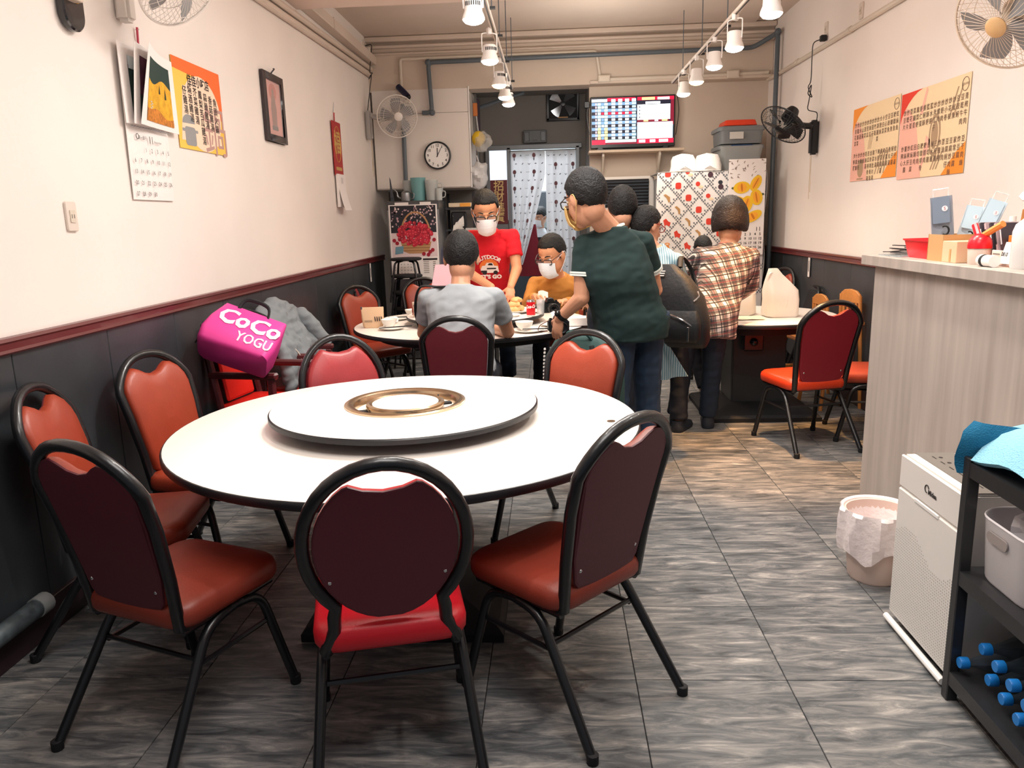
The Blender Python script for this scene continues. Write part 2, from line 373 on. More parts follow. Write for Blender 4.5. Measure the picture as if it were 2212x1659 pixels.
pipe('conduit', 'cream conduit along the back beam right of the screen', [(.56, 8.90, 2.98), (1.9, 8.90, 2.98), (2.36, 8.90, 2.99)], .018, CREAM)
t = thing('junction_box', 'cream junction box on back beam near right corner', 'electrical box', (1.98, 8.89, 2.98)); MB().box((0, 0, 0), (.13, .06, .08)).build('box', CREAM, t, bevel=.006); MB().box((0, -.032, 0), (.11, .006, .06)).build('cover', CREAM, t, bevel=.002)
t = thing('junction_box', 'cream junction box above the left end of the screen', 'electrical box', (.60, 8.89, 2.985)); MB().box((0, 0, 0), (.13, .06, .07)).build('box', CREAM, t, bevel=.006); MB().box((0, -.032, 0), (.11, .006, .05)).build('cover', CREAM, t, bevel=.002)

# ------------------------------------------------------------------ track lights
for sx, X, y1, y2 in ((0, -.40, 3.0, 8.75), (1, 1.32, 3.0, 8.75)):
    side = ('left', 'right')[sx]
    t = thing('light_track', 'white ceiling light track, %s of the two running to the back' % side, 'light track', (X, y1, 2.9))
    MB().box((0, (y2 - y1) / 2, 0), (.036, y2 - y1, .022)).build('rail', OFFW, t, bevel=.003)
    MB().box((0, (y2 - y1) / 2, -.012), (.012, y2 - y1, .004)).build('slot', BLACKP, t)
    for y in (4.6, 5.5, 6.3, 7.3, 8.3):
        top = 3.2 if y < 6.5 else 3.5
        h = MB().tube([(.03, y - y1, 0), (.03, y - y1, top - 2.9)], .004, 6).build('suspension_rod', GREYPIPE, t)
        MB().box((.03, y - y1, .0), (.05, .03, .016)).build('rod_clamp', BLACKP, h)
proto = None
ORD = ['nearest', 'second nearest', 'third', 'fourth', 'farthest']
for i, (x, y, k, c, e) in enumerate(SPOTS):
    side = 'left' if x < 0 else 'right'
    lab = 'white %s spotlight on the %s track, %s from the front' % ('warm-glowing' if c is WARM else 'cool-glowing', side, ['first', 'second', 'third', 'fourth', 'fifth'][i % 5])
    warm = c is WARM and i in (2, 8)
    if proto is None:
        t = thing('track_spotlight', lab, 'spotlight', (x, y, 2.67), 0, 'spotlights on the ceiling tracks')
        body = MB().lathe([(.02, .115), (.045, .11), (.05, .098), (.052, .045), (.06, .026), (.066, .008), (.066, 0), (.06, .0)], 24).build('lamp_head', WHITE, t)
        v = MB()
        for a in range(8): v.box((.0515 * cos(a * .26 - 2.45), .0515 * sin(a * .26 - 2.45), .08), (.006, .006, .022))
        v.build('vent_slot', BLACKP, body)
        MB().lathe([(.001, .004), (.062, .004), (.063, -.004), (.050, -.018), (.028, -.026), (.001, -.028)], 24).build('diffuser', BULB_W, t)
        MB().tube(curve([(-.056, 0, .06), (-.058, 0, .16), (-.045, 0, .19), (.045, 0, .19), (.058, 0, .16), (.056, 0, .06)], 5), .0045, 6).build('yoke', WHITE, t)
        MB().box((0, 0, .205), (.03, .05, .045)).build('track_adapter', WHITE, t, bevel=.004)
        proto = t
    else: t = dup(proto, (x, y, 2.67), .4 * i, lab)
    if warm:
        for ch in t.children:
            if ch.name.startswith('diffuser'): ch.data = ch.data.copy(); ch.data.materials[0] = BULB_Y
# ------------------------------------------------------------------ tables
TOPW = M('white_laminate', (244, 236, 228), .28, bump=.01, bscale=200)
EDGE = M('black_edge', (18, 20, 26), .4)
def round_table(label, loc, R, k=1):
    t = thing('round_table', label, 'table', loc, 0)
    MB().lathe([(.01, .718), (R - .03, .718), (R - .004, .722), (R, .728), (R, .744), (R - .004, .75), (R - .008, .751), (.01, .751)], 96, mids=[1, 1, 1, 1, 1, 1, 0]).build('tabletop', [TOPW, EDGE], t)
    MB().lathe([(R * .55, .66), (R * .8, .66), (R * .8, .72), (R * .55, .72)], 48).build('apron', MATTE, t)
    w = .36 * k
    MB().box((0, 0, .37), (w, w, .66)).build('pedestal', M('dark_laminate', (38, 42, 46), .5), t, bevel=.006)
    MB().box((0, 0, .36), (w + .01, w * .86, .5)).build('pedestal_lit_side', M('pedestal_lit_tone', (70, 74, 74), .45), t, bevel=.003)  # lighter colour paints the lit side of the column, not a separate panel
    b = MB(); q = .36 * k + .02
    b.loft([[V((sx * q, sy * q, z)) * 1 if 0 else V((sx * a, sy * a, z)) for sx, sy in ((1, 1), (-1, 1), (-1, -1), (1, -1))] for a, z in ((q, .0), (q, .03), (q * .95, .05), (w * .52, .11))])
    b.build('base', MATTE, t, angle=20)
    return t
t1 = round_table('big white round table with black edge in the foreground', (-.58, 2.95, 0), .915)
MB().lathe([(.001, .7512), (.016, .7512), (.016, .7535), (.001, .7535)], 20, c=(.80, -.05, 0)).build('grommet', M('brown_cap', (90, 70, 50), .4, .5), t1)
t2 = round_table('white round table where the men sit, crowded with dishes', (-.62, 5.93, 0), .915)
t3 = round_table('small white round table carrying white plastic bags', (1.56, 6.02, 0), .61, 1.1)
kn = MB().box((-.07, -.265, .58), (.15, .05, .13)).build('gas_valve_box', BLACKP, t3, bevel=.01); MB().ell((-.07, -.30, .585), (.03, .022, .03)).build('knob', M('gloss_black', (15, 15, 18), .15), kn)

def susan(label, loc, R, pot):
    t = thing('lazy_susan', label, 'turntable', loc)
    MB().lathe([(.16, .0), (.2, .0), (.2, .035), (.16, .035)], 32).build('bearing', MATTE, t)
    if pot: prof = [(.235, .035), (R - .02, .035), (R, .042), (R, .058), (R - .006, .063), (.235, .063)]; ids = [1, 1, 1, 1, 0]
    else: prof = [(.005, .035), (R - .02, .035), (R, .042), (R, .058), (R - .006, .063), (.005, .063)]; ids = [1, 1, 1, 1, 0]
    MB().lathe(prof, 96, mids=ids).build('turntable_top', [TOPW, EDGE], t)
    if pot:
        MB().lathe([(.243, .063), (.243, .069), (.235, .073), (.222, .073), (.214, .068), (.206, .066), (.198, .045), (.196, .012), (.24, .012)], 64).build('burner_ring', BRASSY, t)
        MB().lathe([(.001, .036), (.199, .036), (.199, .04), (.001, .04)], 48).build('burner_tray', M('tray_steel', (228, 220, 208), .35, .1), t)
        MB().lathe([(.142, .02), (.152, .05), (.158, .058), (.156, .066), (.145, .07), (.134, .066), (.134, .02)], 64).build('inner_ring', BRASSY, t)
        MB().lathe([(.001, .05), (.133, .05), (.133, .066), (.128, .068), (.001, .068)], 64).build('centre_lid', TOPW, t)
        for a in (2.2, 1.0, 3.9): MB().ell((.203 * cos(a), .203 * sin(a), .05), (.006, .006, .007), nu=8, nv=6).build('rivet', MATTE, t)
        s = MB()
        for a in (.4, 1.97, 3.54, 5.11): s.box((.172 * cos(a), .172 * sin(a), .044), (.036, .03, .008), M4=Matrix.Rotation(a, 4, 'Z'))
        s.build('burner_bracket', MATTE, t)
    return t
susan('white lazy susan with a brass-coloured hotpot ring, on the foreground table', (-.60, 3.0, .752), .535, True)
susan('white lazy susan under the plate and red can, on the men\'s table', (-.60, 5.95, .752), .535, False)

# ------------------------------------------------------------------ banquet chairs
SKINS = {'orange': (M('vinyl_orange', (154, 58, 35), .42, bump=.06, bscale=160, var=.10, vscale=6), M('vinyl_orange_shade', (104, 30, 42), .5, bump=.05, bscale=160)),  # rear colours carry shade: same vinyl as the fronts, darkened
         'brown': (M('vinyl_brick', (140, 54, 38), .45, bump=.06, bscale=160, var=.15, vscale=6), M('vinyl_rear_shade', (92, 28, 42), .5, bump=.05, bscale=160)),
         'red': (M('vinyl_red', (200, 22, 38), .4, bump=.06, bscale=160), M('vinyl_rear_shade', (92, 28, 42), .5)),
         'rose': (M('vinyl_rose', (152, 46, 50), .4, bump=.06, bscale=160, var=.1, vscale=8), M('vinyl_rear_shade', (92, 28, 42), .5)),
         'scarlet': (M('vinyl_scarlet', (204, 60, 30), .32, bump=.05, bscale=160), M('vinyl_scarlet_shade', (138, 26, 42), .5))}
def by(z): return -.195 - (z - .42) * .243 + .02 * sin((z - .42) / .555 * pi)          # backrest lean
def b3(u, z, o=0): return V((u, by(z) + o, z))
def arch_out():
    L = [(-.172, .40), (-.185, .55), (-.200, .70), (-.207, .80)]
    A = [(-.207 * cos(a) * (1 - .10 * sin(2 * a)), .80 + .128 * sin(a)) for a in [pi / 2 * k / 8 for k in range(1, 9)]]
    h = [(u, .40 + (z - .40) * 1.085) for u, z in L + A]; return h + [(-u, z) for u, z in h[-2::-1]]
def round_out():
    L = [(-.178, .40), (-.150, .46), (-.148, .50)]
    A = [(-.212 * cos(a), .70 + .228 * sin(a)) for a in [radians(-48) + (pi / 2 + radians(48)) * k / 14 for k in range(15)]]
    h = [(u, .40 + (z - .40) * 1.055) for u, z in L + A]; return h + [(-u, z) for u, z in h[-2::-1]]
def panel_out(kind):
    if kind == 'arch':
        h = [(-.148, .475), (-.165, .55), (-.180, .70), (-.186, .79), (-.178, .825), (-.155, .858), (-.120, .880), (-.095, .884), (-.07, .874), (-.04, .856), (0, .848)]
        bot = [(.148, .475), (.13, .455), (.06, .443), (0, .44), (-.06, .443), (-.13, .455)]
    else:
        h = [(-.188 * cos(a), .695 + .208 * sin(a)) for a in [radians(-80) + radians(138) * k / 15 for k in range(16)]] + [(-.085, .876), (-.05, .862), (0, .855)]
        bot = [(0, .488)]
    r = [(-u, z) for u, z in h[-2::-1]]
    return [(u, .40 + (z - .40) * (1.085 if kind == 'arch' else 1.055)) for u, z in h + r + (bot if kind == 'arch' else [])]
CH = {}
def make_chair(kind, skin, label, loc, rz, group=None):
    front, back = SKINS[skin]; t = thing('banquet_chair', label, 'chair', loc, rz, group); t['group'] = group or 'banquet chairs around the tables'
    key = (kind, skin)
    if key in CH:
        for ch in CH[key].children:
            c = ch.copy(); COL.objects.link(c); c.parent = t
            for g in ch.children: d = g.copy(); COL.objects.link(d); d.parent = c
        return t
    CH[key] = t
    # seat cushion
    base = rrect(.43, .43, .07, 5); rings = []
    for s, z in ((.90, .398), (.97, .402), (1, .415), (1.005, .44), (.985, .458), (.93, .470), (.80, .477), (.4, .481)):
        rings.append([V((x * s * (1 - .06 * (.2 - y)), y * s, z)) for x, y in base])
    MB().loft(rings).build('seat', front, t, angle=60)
    # backrest: front cushion and rear panel
    P = panel_out(kind); n = len(P); cu = sum(p[0] for p in P) / n; cz = sum(p[1] for p in P) / n
    b = MB()
    fr = [[b3(cu + (u - cu) * s, cz + (z - cz) * s, o) for u, z in P] for s, o in ((1, -.006), (1.0, .010), (.975, .020), (.90, .027), (.6, .031), (.15, .032))]
    b.loft(fr, 0, cap=False); m = len(fr[0])
    b.add(fr[-1], [tuple(range(m))], 0)
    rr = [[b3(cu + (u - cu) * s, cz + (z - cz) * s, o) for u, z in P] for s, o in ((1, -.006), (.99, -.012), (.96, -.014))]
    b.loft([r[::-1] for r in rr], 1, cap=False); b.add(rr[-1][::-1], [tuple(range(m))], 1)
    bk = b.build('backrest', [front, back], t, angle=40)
    for u, z in ((-.14, .80), (.14, .80), (-.13, .52), (.13, .52)) if kind == 'arch' else ((-.15, .62), (.15, .62)): MB().ell(b3(u, z, -.014), (.006, .004, .006), nu=8, nv=6).build('screw_head', CHROME, bk)
    out = arch_out() if kind == 'arch' else round_out()
    pts = [b3(u, z, 0) for u, z in out]
    x0 = out[0][0]
    MB().tube([V((x0 * .98, -.08, .388)), V((x0 * .99, -.17, .388))] + pts + [V((-x0 * .99, -.17, .388)), V((-x0 * .98, -.08, .388))], .0185, 10).build('back_frame', BLACK, t, angle=60)
    f = MB()
    for s in (-1, 1): f.tube([V((s * .178, -.19, .386)), V((s * .185, .17, .390))], .012, 8)
    f.tube([V((-.18, .10, .386)), V((.18, .10, .386))], .010, 8); f.tube([V((-.18, -.12, .386)), V((.18, -.12, .386))], .010, 8)
    f.build('seat_frame', BLACK, t)
    for s in (-1, 1):
        for a, e in (((-.10, -.15), -.345), ((.10, .13), .20)):
            l = MB(); l.tube(pts_round([V((s * .188, -a[0] * .3 if e < 0 else -.02, .386)), V((s * .192, a[1] * .75 if e < 0 else .11, .372)), V((s * .226, e, .012))], .06), .0155, 8)
            lg = l.build('leg', BLACK, t, angle=60)
            MB().lathe([(.0165, 0), (.018, .004), (.018, .03), (.0155, .032)], 10, c=(s * .226, e, 0)).build('foot_cap', MATTE, lg)
    q = MB()
    for s in (-1, 1): q.tube([V((s * .195, -.155, .27)), V((s * .198, .135, .27))], .008, 6)
    q.tube([V((-.196, -.16, .285)), V((.196, -.16, .285))], .008, 6)
    q.build('stretcher', BLACK, t)
    return t
def chair(kind, skin, x, y, deg, label, group='chairs around the foreground table'): return make_chair(kind, skin, label, (x, y, 0), radians(deg), group)
# rz turns the seat front (+Y) ; positive is towards the left
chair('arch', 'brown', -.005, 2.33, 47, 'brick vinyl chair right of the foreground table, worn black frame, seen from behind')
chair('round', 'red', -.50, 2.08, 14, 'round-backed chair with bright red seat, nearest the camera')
chair('arch', 'brown', -1.18, 2.21, -21, 'brick vinyl chair front left, its shade-darkened rear panel towards the camera')
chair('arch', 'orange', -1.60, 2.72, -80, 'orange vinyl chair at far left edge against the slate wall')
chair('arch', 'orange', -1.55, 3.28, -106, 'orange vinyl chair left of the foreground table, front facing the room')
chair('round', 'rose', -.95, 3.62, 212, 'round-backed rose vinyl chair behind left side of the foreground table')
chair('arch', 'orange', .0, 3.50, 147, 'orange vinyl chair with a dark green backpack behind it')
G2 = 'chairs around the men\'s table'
chair('arch', 'orange', -.585, 4.76, 3, 'chair with shade-darkened back the man in grey shirt sits on', G2)
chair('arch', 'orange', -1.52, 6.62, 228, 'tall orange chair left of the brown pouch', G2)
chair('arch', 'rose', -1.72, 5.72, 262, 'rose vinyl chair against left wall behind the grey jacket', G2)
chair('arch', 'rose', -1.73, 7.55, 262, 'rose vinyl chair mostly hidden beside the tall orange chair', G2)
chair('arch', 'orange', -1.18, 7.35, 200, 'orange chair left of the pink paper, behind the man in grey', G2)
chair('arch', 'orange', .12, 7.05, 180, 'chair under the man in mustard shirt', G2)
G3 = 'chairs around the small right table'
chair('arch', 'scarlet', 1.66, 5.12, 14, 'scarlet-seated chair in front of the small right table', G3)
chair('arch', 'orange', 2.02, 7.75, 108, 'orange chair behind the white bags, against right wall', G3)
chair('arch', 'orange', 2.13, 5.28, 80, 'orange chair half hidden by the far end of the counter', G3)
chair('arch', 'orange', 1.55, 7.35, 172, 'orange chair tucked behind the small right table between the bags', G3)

# folded black chairs and stools
def folded_chair(label, loc, rz, lean):
    t = thing('folding_chair', label, 'chair', loc, rz)
    f = MB(); rot = Matrix.Rotation(lean, 4, 'X'); f.T = rot
    f.tube(pts_round([V((-.2, 0, 0)), V((-.19, 0, .88)), V((.19, 0, .88)), V((.2, 0, 0))], .08), .013, 8); f.build('frame', BLACK, t)
    s = MB(); s.T = rot; s.box((0, .03, .42), (.36, .035, .38)); s.build('seat', MATTE, t, bevel=.012)
    s = MB(); s.T = rot; s.box((0, .005, .74), (.36, .02, .2)); s.build('backrest', MATTE, t, bevel=.008)
    for x in (-.17, .17):
        l = MB(); l.T = rot; l.tube([V((x, .05, 0)), V((x, .02, .6))], .011, 8); l.build('leg', BLACK, t)
folded_chair('black folded chair leaning on left wall under the hanging tag', (-1.79, 7.80, .0), radians(-78), radians(14))
folded_chair('black folded chair behind the tall orange chair, leaning on left wall', (-1.74, 7.05, .0), radians(-80), radians(12))
folded_chair('black folded chair leaning on right wall under the hanging tag', (2.17, 7.22, .0), radians(82), radians(16))
for lab, p, n in (('white paper tag hanging on left wall above the folded chair', LW(8.35, 1.00, .02), 0), ('white paper tag hanging on right wall above the folded chair', RW(7.38, 1.02, .02), 1)):
    t = tag(MB().prism(rrect(.05, .2, .008), 0, .003, M4=p).prism(rrect(.02, .10, .004), .0032, .0036, 1, M4=p).build('hanging_tag', [PAPER, GREYINK]), lab, 'tag')
# stack of black metal stools
for k in range(4):
    z = .30 + .115 * k if k < 3 else .70
for k in range(5):
    t = thing('stacking_stool', ('black metal stool at the bottom of the stack before the steel cabinet', 'black metal stool second from the bottom of the stack', 'black metal stool in the middle of the stack', 'black metal stool second from top of the stack', 'black metal stool topmost of the stack before the steel cabinet')[k],
              'stool', (-1.53, 8.12, .006 + .175 * k), 0, 'stools stacked before the steel cabinet')
    MB().lathe([(.001, .425), (.15, .425), (.165, .432), (.165, .448), (.15, .455), (.001, .455)], 28).build('seat', MATTE, t)
    MB().tube([(.15 * cos(a), .15 * sin(a), .26) for a in [2 * pi * q / 20 for q in range(20)]], .008, 6, True).build('ring', BLACK, t)
    for a in range(4):
        an = pi / 4 + a * pi / 2
        MB().tube(pts_round([V((.06 * cos(an), .06 * sin(an), .42)), V((.14 * cos(an), .14 * sin(an), .415)), V((.22 * cos(an), .22 * sin(an), .0))], .04), .011, 8).build('leg', BLACK, t)

# dark wooden armchair holding the pink bag
AW = M('mahogany', (84, 30, 34), .4, coat=.2, var=.15, vscale=12); AS = M('vinyl_armchair', (222, 40, 30), .35)
t = thing('armchair', 'dark red wooden armchair with red seat under the pink bag', 'chair', (-1.70, 4.36, 0), radians(-100)); t.scale = (.82, .82, 1.05)
MB().box((0, 0, .42), (.48, .46, .05)).build('seat_frame', AW, t, bevel=.006)
MB().prism(rrect(.50, .48, .05), .445, .50, M4=Matrix.Identity(4)).build('seat', AS, t, bevel=.012)
for s in (-1, 1):
    MB().box((s * .25, .20, .33), (.045, .045, .66)).build('leg', AW, t, bevel=.006)
    MB().tube([V((s * .25, -.20, 0)), V((s * .25, -.20, .45)), V((s * .25, -.30, .92))], .026, 8).build('leg', AW, t)
    MB().box((s * .255, -.01, .675), (.055, .52, .035)).build('armrest', AW, t, bevel=.01)
MB().box((0, -.27, .86), (.5, .03, .1), M4=Matrix.Rotation(radians(12), 4, 'X')).build('top_rail', AW, t, bevel=.01)
MB().box((0, -.235, .66), (.34, .03, .30), M4=Matrix.Rotation(radians(12), 4, 'X')).build('back_pad', AS, t, bevel=.012)
t = thing('armchair', 'second dark red wooden armchair with red seat, beside the grey jacket', 'chair', (-1.72, 5.02, 0), radians(-92)); t.scale = (.82, .82, 1.05)
MB().box((0, 0, .40), (.46, .44, .05)).build('seat_frame', AW, t, bevel=.006)
MB().prism(rrect(.48, .46, .05), .425, .475, M4=Matrix.Identity(4)).build('seat', AS, t, bevel=.012)
for s in (-1, 1):
    MB().box((s * .24, .19, .33), (.045, .045, .64)).build('leg', AW, t, bevel=.006); MB().box((s * .24, -.2, .44), (.045, .045, .88)).build('leg', AW, t, bevel=.006)
    MB().box((s * .245, 0, .665), (.05, .46, .035)).build('armrest', AW, t, bevel=.01)
MB().box((0, -.21, .80), (.45, .03, .1)).build('top_rail', AW, t, bevel=.01)

# pale wooden children's chairs by the right wall
for lab, loc, rz in (('pale wooden child\'s high chair with slatted back near right wall', (2.20, 6.12, 0), radians(100)), ('second pale wooden high chair behind the small table, only its rails showing', (2.15, 6.66, 0), radians(95))):
    t = thing('high_chair', lab, 'high chair', loc, rz, 'wooden high chairs by the right wall'); t.scale = (.82, .82, .95 if loc[1] < 6.5 else .86)
    for s in (-1, 1):
        for e in (-1, 1): MB().tube([V((s * .21, e * .20, 0)), V((s * .16, e * .12 - .04 * (e < 0), .56 if e > 0 else .92))], .018, 8).build('leg', WOOD, t)
        MB().box((s * .17, -.02, .70), (.035, .38, .03)).build('armrest', WOOD, t, bevel=.006)
        MB().box((s * .19, 0, .22), (.025, .34, .035)).build('side_rail', WOOD, t, bevel=.004)
    MB().box((0, -.01, .54), (.32, .30, .025)).build('seat', WOOD, t, bevel=.006)
    MB().prism([(-.16, .86), (.16, .86), (.16, .93), (.10, .96), (0, .97), (-.10, .96), (-.16, .93)], .15, .175, M4=frame((0, 0, 0), (1, 0, 0), (0, 0, 1))).build('top_rail', WOOD, t, bevel=.004)
    for k in range(4): MB().box((-.105 + .07 * k, -.16, .72), (.03, .016, .32)).build('slat', WOOD, t, bevel=.003)
    MB().box((0, .19, .70), (.36, .06, .02)).build('front_bar', WOOD, t, bevel=.005)
# ------------------------------------------------------------------ left wall
def outlet(label, m4, double=True, cat='outlet'):
    t = MB().prism(rrect(.07, .12, .01), 0, .012, M4=m4).build('wall_outlet', OFFW, bevel=.002); tag(t, label, cat); t.name = 'wall_switch' if cat == 'switch' else 'wall_outlet'
    MB().prism(rrect(.035, .05, .004), .012, .016, M4=m4).build('socket', CREAM, t)
    s = MB()
    for x in (-.008, .008): s.prism([(x - .0015, -.008), (x + .0015, -.008), (x + .0015, .008), (x - .0015, .008)], .016, .0166, M4=m4)
    s.build('slot', BLACKP, t); return t
outlet('white rocker switch plate on left wall near the camera', LW(3.165, 1.59), cat='switch')
o = outlet('cream outlet high on left wall with a black plug in it', LW(8.80, 3.40))
MB().box((-1.955, 8.84, 3.36), (.05, .05, .07)).build('plug_adapter', OFFW, o, bevel=.006)
# black and gold plaque with a cream box
t = thing('wall_plaque', 'black oval plaque with gold fan inlay high on left wall, top cut by the frame', 'plaque', (-1.985, 3.34, 2.52))
m = frame((0, 0, 0), (0, 1, 0), (0, 0, 1))
MB().prism(rrect(.145, .36, .07, 8), 0, .035, M4=m).build('board', M('lacquer', (22, 20, 26), .2, coat=.5), t, bevel=.006)
MB().prism(circ(.015, .03, .038, .10), .035, .042, M4=m).build('gold_inlay', M('gold_leaf', (196, 150, 70), .35, .5), t)
MB().box((.05, -.03, .06), (.05, .075, .26)).build('cream_box', M('ivory', (226, 208, 190), .5), t, bevel=.004)
# picture calendar
t = thing('picture_calendar', 'large picture calendar hanging on left wall, curled landscape pages over November', 'calendar', (-1.985, 3.87, 2.03))
pg = MB(); cw, chh = .40, .72
pg.sheet([[V((.004 + .012 * (1 - i / 8), -.2 + cw * j / 6, .34 - .70 * i / 8)) for j in range(7)] for i in range(9)], .003)
pg.build('date_page', PAPER, t)
def curl(u, v, d): return V((.02 + d * (1 - u) ** 1.6 * (.35 + .65 * (1 - v)) + .006, -.2 + .52 * (.10 * d * 7 * (1 - u) + u * (1 - 0)) - .02, .345 - .36 * v))
ART = [M('art_dark_green', (34, 58, 52), .8), M('art_yellow', (226, 168, 40), .8, var=.25, vscale=25), M('art_plum', (86, 40, 62), .8, var=.4, vscale=20), M('art_ochre', (196, 122, 44), .8, var=.4, vscale=60), M('art_pale', (206, 220, 224), .8)]
for k, (d, c) in enumerate(((.0, 0), (.07, 2), (.13, 1))):
    p = MB(); p.sheet([[curl(u / 8, v / 8, d) for u in range(9)] for v in range(9)], .0015); q = p.build('picture_page', PAPER, t, angle=60)
    a = MB(); lift = V((.0022, 0, 0))
    def band(v0, v1, mi, f=lambda u: 0, u0=.14, u1=.88):
        n = 12; gr = [[curl(u0 + (u1 - u0) * i / n, min(.93, max(.12, v + f(i / n))), d) + lift * (1 + .25 * mi) for i in range(n + 1)] for v in (v0, v1)]
        a.loft(gr, mi, cap=False, closed=False)
    if k == 2:
        band(.14, .45, 0); band(.40, .93, 1, lambda u: .05 * sin(u * 7) * 1); band(.74, .93, 3, lambda u: .03 * sin(u * 9 + 1) + .1 * u)
        for u, v, s in ((.52, .46, .035), (.70, .49, .04)):
            a.add([curl(u - s * .6, v + s * 2.2, d) + lift * 2.2, curl(u + s * .6, v + s * 2.2, d) + lift * 2.2, curl(u, v - s * 1.5, d) + lift * 2.2], [(0, 1, 2)], 0)
        for q2 in range(5): a.add([curl(.2 + .03 * (q2 % 2), .68 + .02 * q2, d) + lift * 2.4, curl(.26 + .03 * (q2 % 2), .68 + .02 * q2, d) + lift * 2.4, curl(.25 + .03 * (q2 % 2), .695 + .02 * q2, d) + lift * 2.4], [(0, 1, 2)], 4)
    elif k == 1: band(.14, .62, 2); band(.6, .93, 0)
    else: band(.14, .30, 4); band(.25, .93, 0, lambda u: .06 * sin(u * 14))
    a.build('picture', ART, q)
tx = MB(); m = frame((.023, 0, 0), (0, 1, 0), (0, 0, 1))
tx.text('11', .05, frame((.021, .0, -.075), (0, 1, 0), (0, 0, 1))); tx.text('November', .017, frame((.021, .065, -.08), (0, 1, 0), (0, 0, 1)))
tx.tube([(.021, -.125 + .012 * cos(a), -.065 + .012 * sin(a)) for a in [2 * pi * i / 14 for i in range(14)]], .0015, 4, True)
tx.text('第一銀行', .02, frame((.021, -.08, -.07), (0, 1, 0), (0, 0, 1)))
for d in range(1, 31):
    cell = d + 1; r, c = divmod(cell, 7)
    tx.text(str(d), .028, frame((.0195 - .0016 * r, -.165 + .055 * c, -.125 - .052 * r), (0, 1, 0), (0, 0, 1)))
tx.build('dates', TEXT, t)
MB().tube([(.03, -.19 + .38 * i / 30 , -.025 + .003 * (i % 2)) for i in range(31)], .003, 5).build('binding', M('binding_grey', (170, 168, 170), .4, .4), t)
MB().tube([(.004, .02, .35), (.012, .015, .45)], .006, 6).build('hanging_cord', M('pink_cord', (196, 60, 84), .6), t)
MB().tube([(.0, .015, .44), (.02, .015, .44)], .003, 6).build('hook', CHROME, t)

# soup poster
def poster(name, label, m4, w, h, base):
    return tag(MB().prism([(-w / 2, -h / 2), (w / 2, -h / 2), (w / 2, h / 2), (-w / 2, h / 2)], .001, .003, M4=m4).build(name, base), label, 'poster')
m = LW(4.54, 2.2, .004); w, h = .62, .48
PEACH = M('peach_print', (248, 218, 192), .75); PGREY = M('pot_grey', (150, 150, 150), .75); MAUVE = M('mauve_print', (190, 150, 140), .75)
m = LW(4.52, 2.19, .004); w, h = .60, .47
p = poster('soup_poster', 'orange and yellow poster listing chicken soups on left wall', m, w, h, YELLOW)
a = MB()
a.poly([(-.30, .235), (.30, .235), (.30, -.05), (.235, -.02), (.19, .07), (.10, .155), (.02, .178), (-.06, .165), (-.30, .175)], m, .0034, 1)
a.poly(circ(.02, -.03, .245, .205, 36), m, .0038, 2); a.poly([(-.20, .10), (.2, .10), (.25, -.19), (-.27, -.19)], m, .0036, 2)
a.poly(rrect(.13, .10, .02, cx=-.16, cy=-.165), m, .0042, 3); a.poly(circ(-.17, -.10, .075, .05, 16, 0.1, pi), m, .0042, 3); a.poly(rrect(.19, .016, .006, cx=-.16, cy=-.135), m, .0043, 3)
a.text('鍋', .30, m @ Matrix.Translation((.17, -.13, 0)), .0044, 4, sx=1.1)
a.build('printing', [YELLOW, ORANGE, PEACH, PGREY, MAUVE], p, angle=0)
a = MB()
a.text('佳佳小吃店', .062, m @ Matrix.Translation((.0, .135, 0)), .005, 0, bold=.001, sx=.9)
for k, s in enumerate(('魚頭火鍋', '香菇雞湯', '蒜頭雞湯', '鳳梨苦瓜雞湯', '芥菜雞湯', '燒酒雞湯', '仔雞湯')):
    x = .20 - .064 * k; y = .055 + .006 * k
    for i, chx in enumerate(s): a.text(chx, .050, m @ Matrix.Translation((x, y - .050 * i - (.02 if k == 6 else 0), 0)), .0052, 0, bold=.0004)
a.build('lettering', TEXT, p, angle=0)
# framed picture
t = thing('framed_picture', 'small dark-framed picture of a standing figure on left wall', 'picture', (-1.985, 5.73, 2.35))
m = frame((0, 0, 0), (0, 1, 0), (0, 0, 1)); fr = MB()
for x, y, sx, sy in ((-.18, 0, .05, .47), (.18, 0, .05, .47), (0, .21, .31, .05), (0, -.21, .31, .05)): fr.box((.012, x, y), (.026, sx, sy))
fr.build('frame', M('dark_frame', (40, 26, 30), .3, coat=.4), t, bevel=.003)
pic = MB().box((.006, 0, 0), (.006, .32, .38)).build('print', M('salmon_print', (214, 150, 138), .7), t)
a = MB(); a.poly(circ(0, .11, .075, .06), m, .0098, 1); a.poly([(-.045, -.13), (.045, -.13), (.055, .0), (.03, .09), (-.03, .09), (-.055, .0)], m, .0102, 0); a.poly(circ(0, .11, .022, .028), m, .0106, 0); a.poly(rrect(.12, .03, .006, cy=-.135), m, .0106, 2)
a.build('printed_figure', [M('sepia', (150, 116, 104), .8), M('halo_red', (196, 110, 96), .8), GREYINK], pic, angle=0)
MB().box((.014, 0, 0), (.003, .31, .37)).build('glass_pane', M('picture_glass', (255, 255, 255), .06, alpha=.12, spec=1), t)
MB().tube(curve([(.0, .0, .225), (.02, .0, .25), (.03, .02, .27), (.02, .03, .275)], 4), .005, 6).build('hook', BLACK, t)
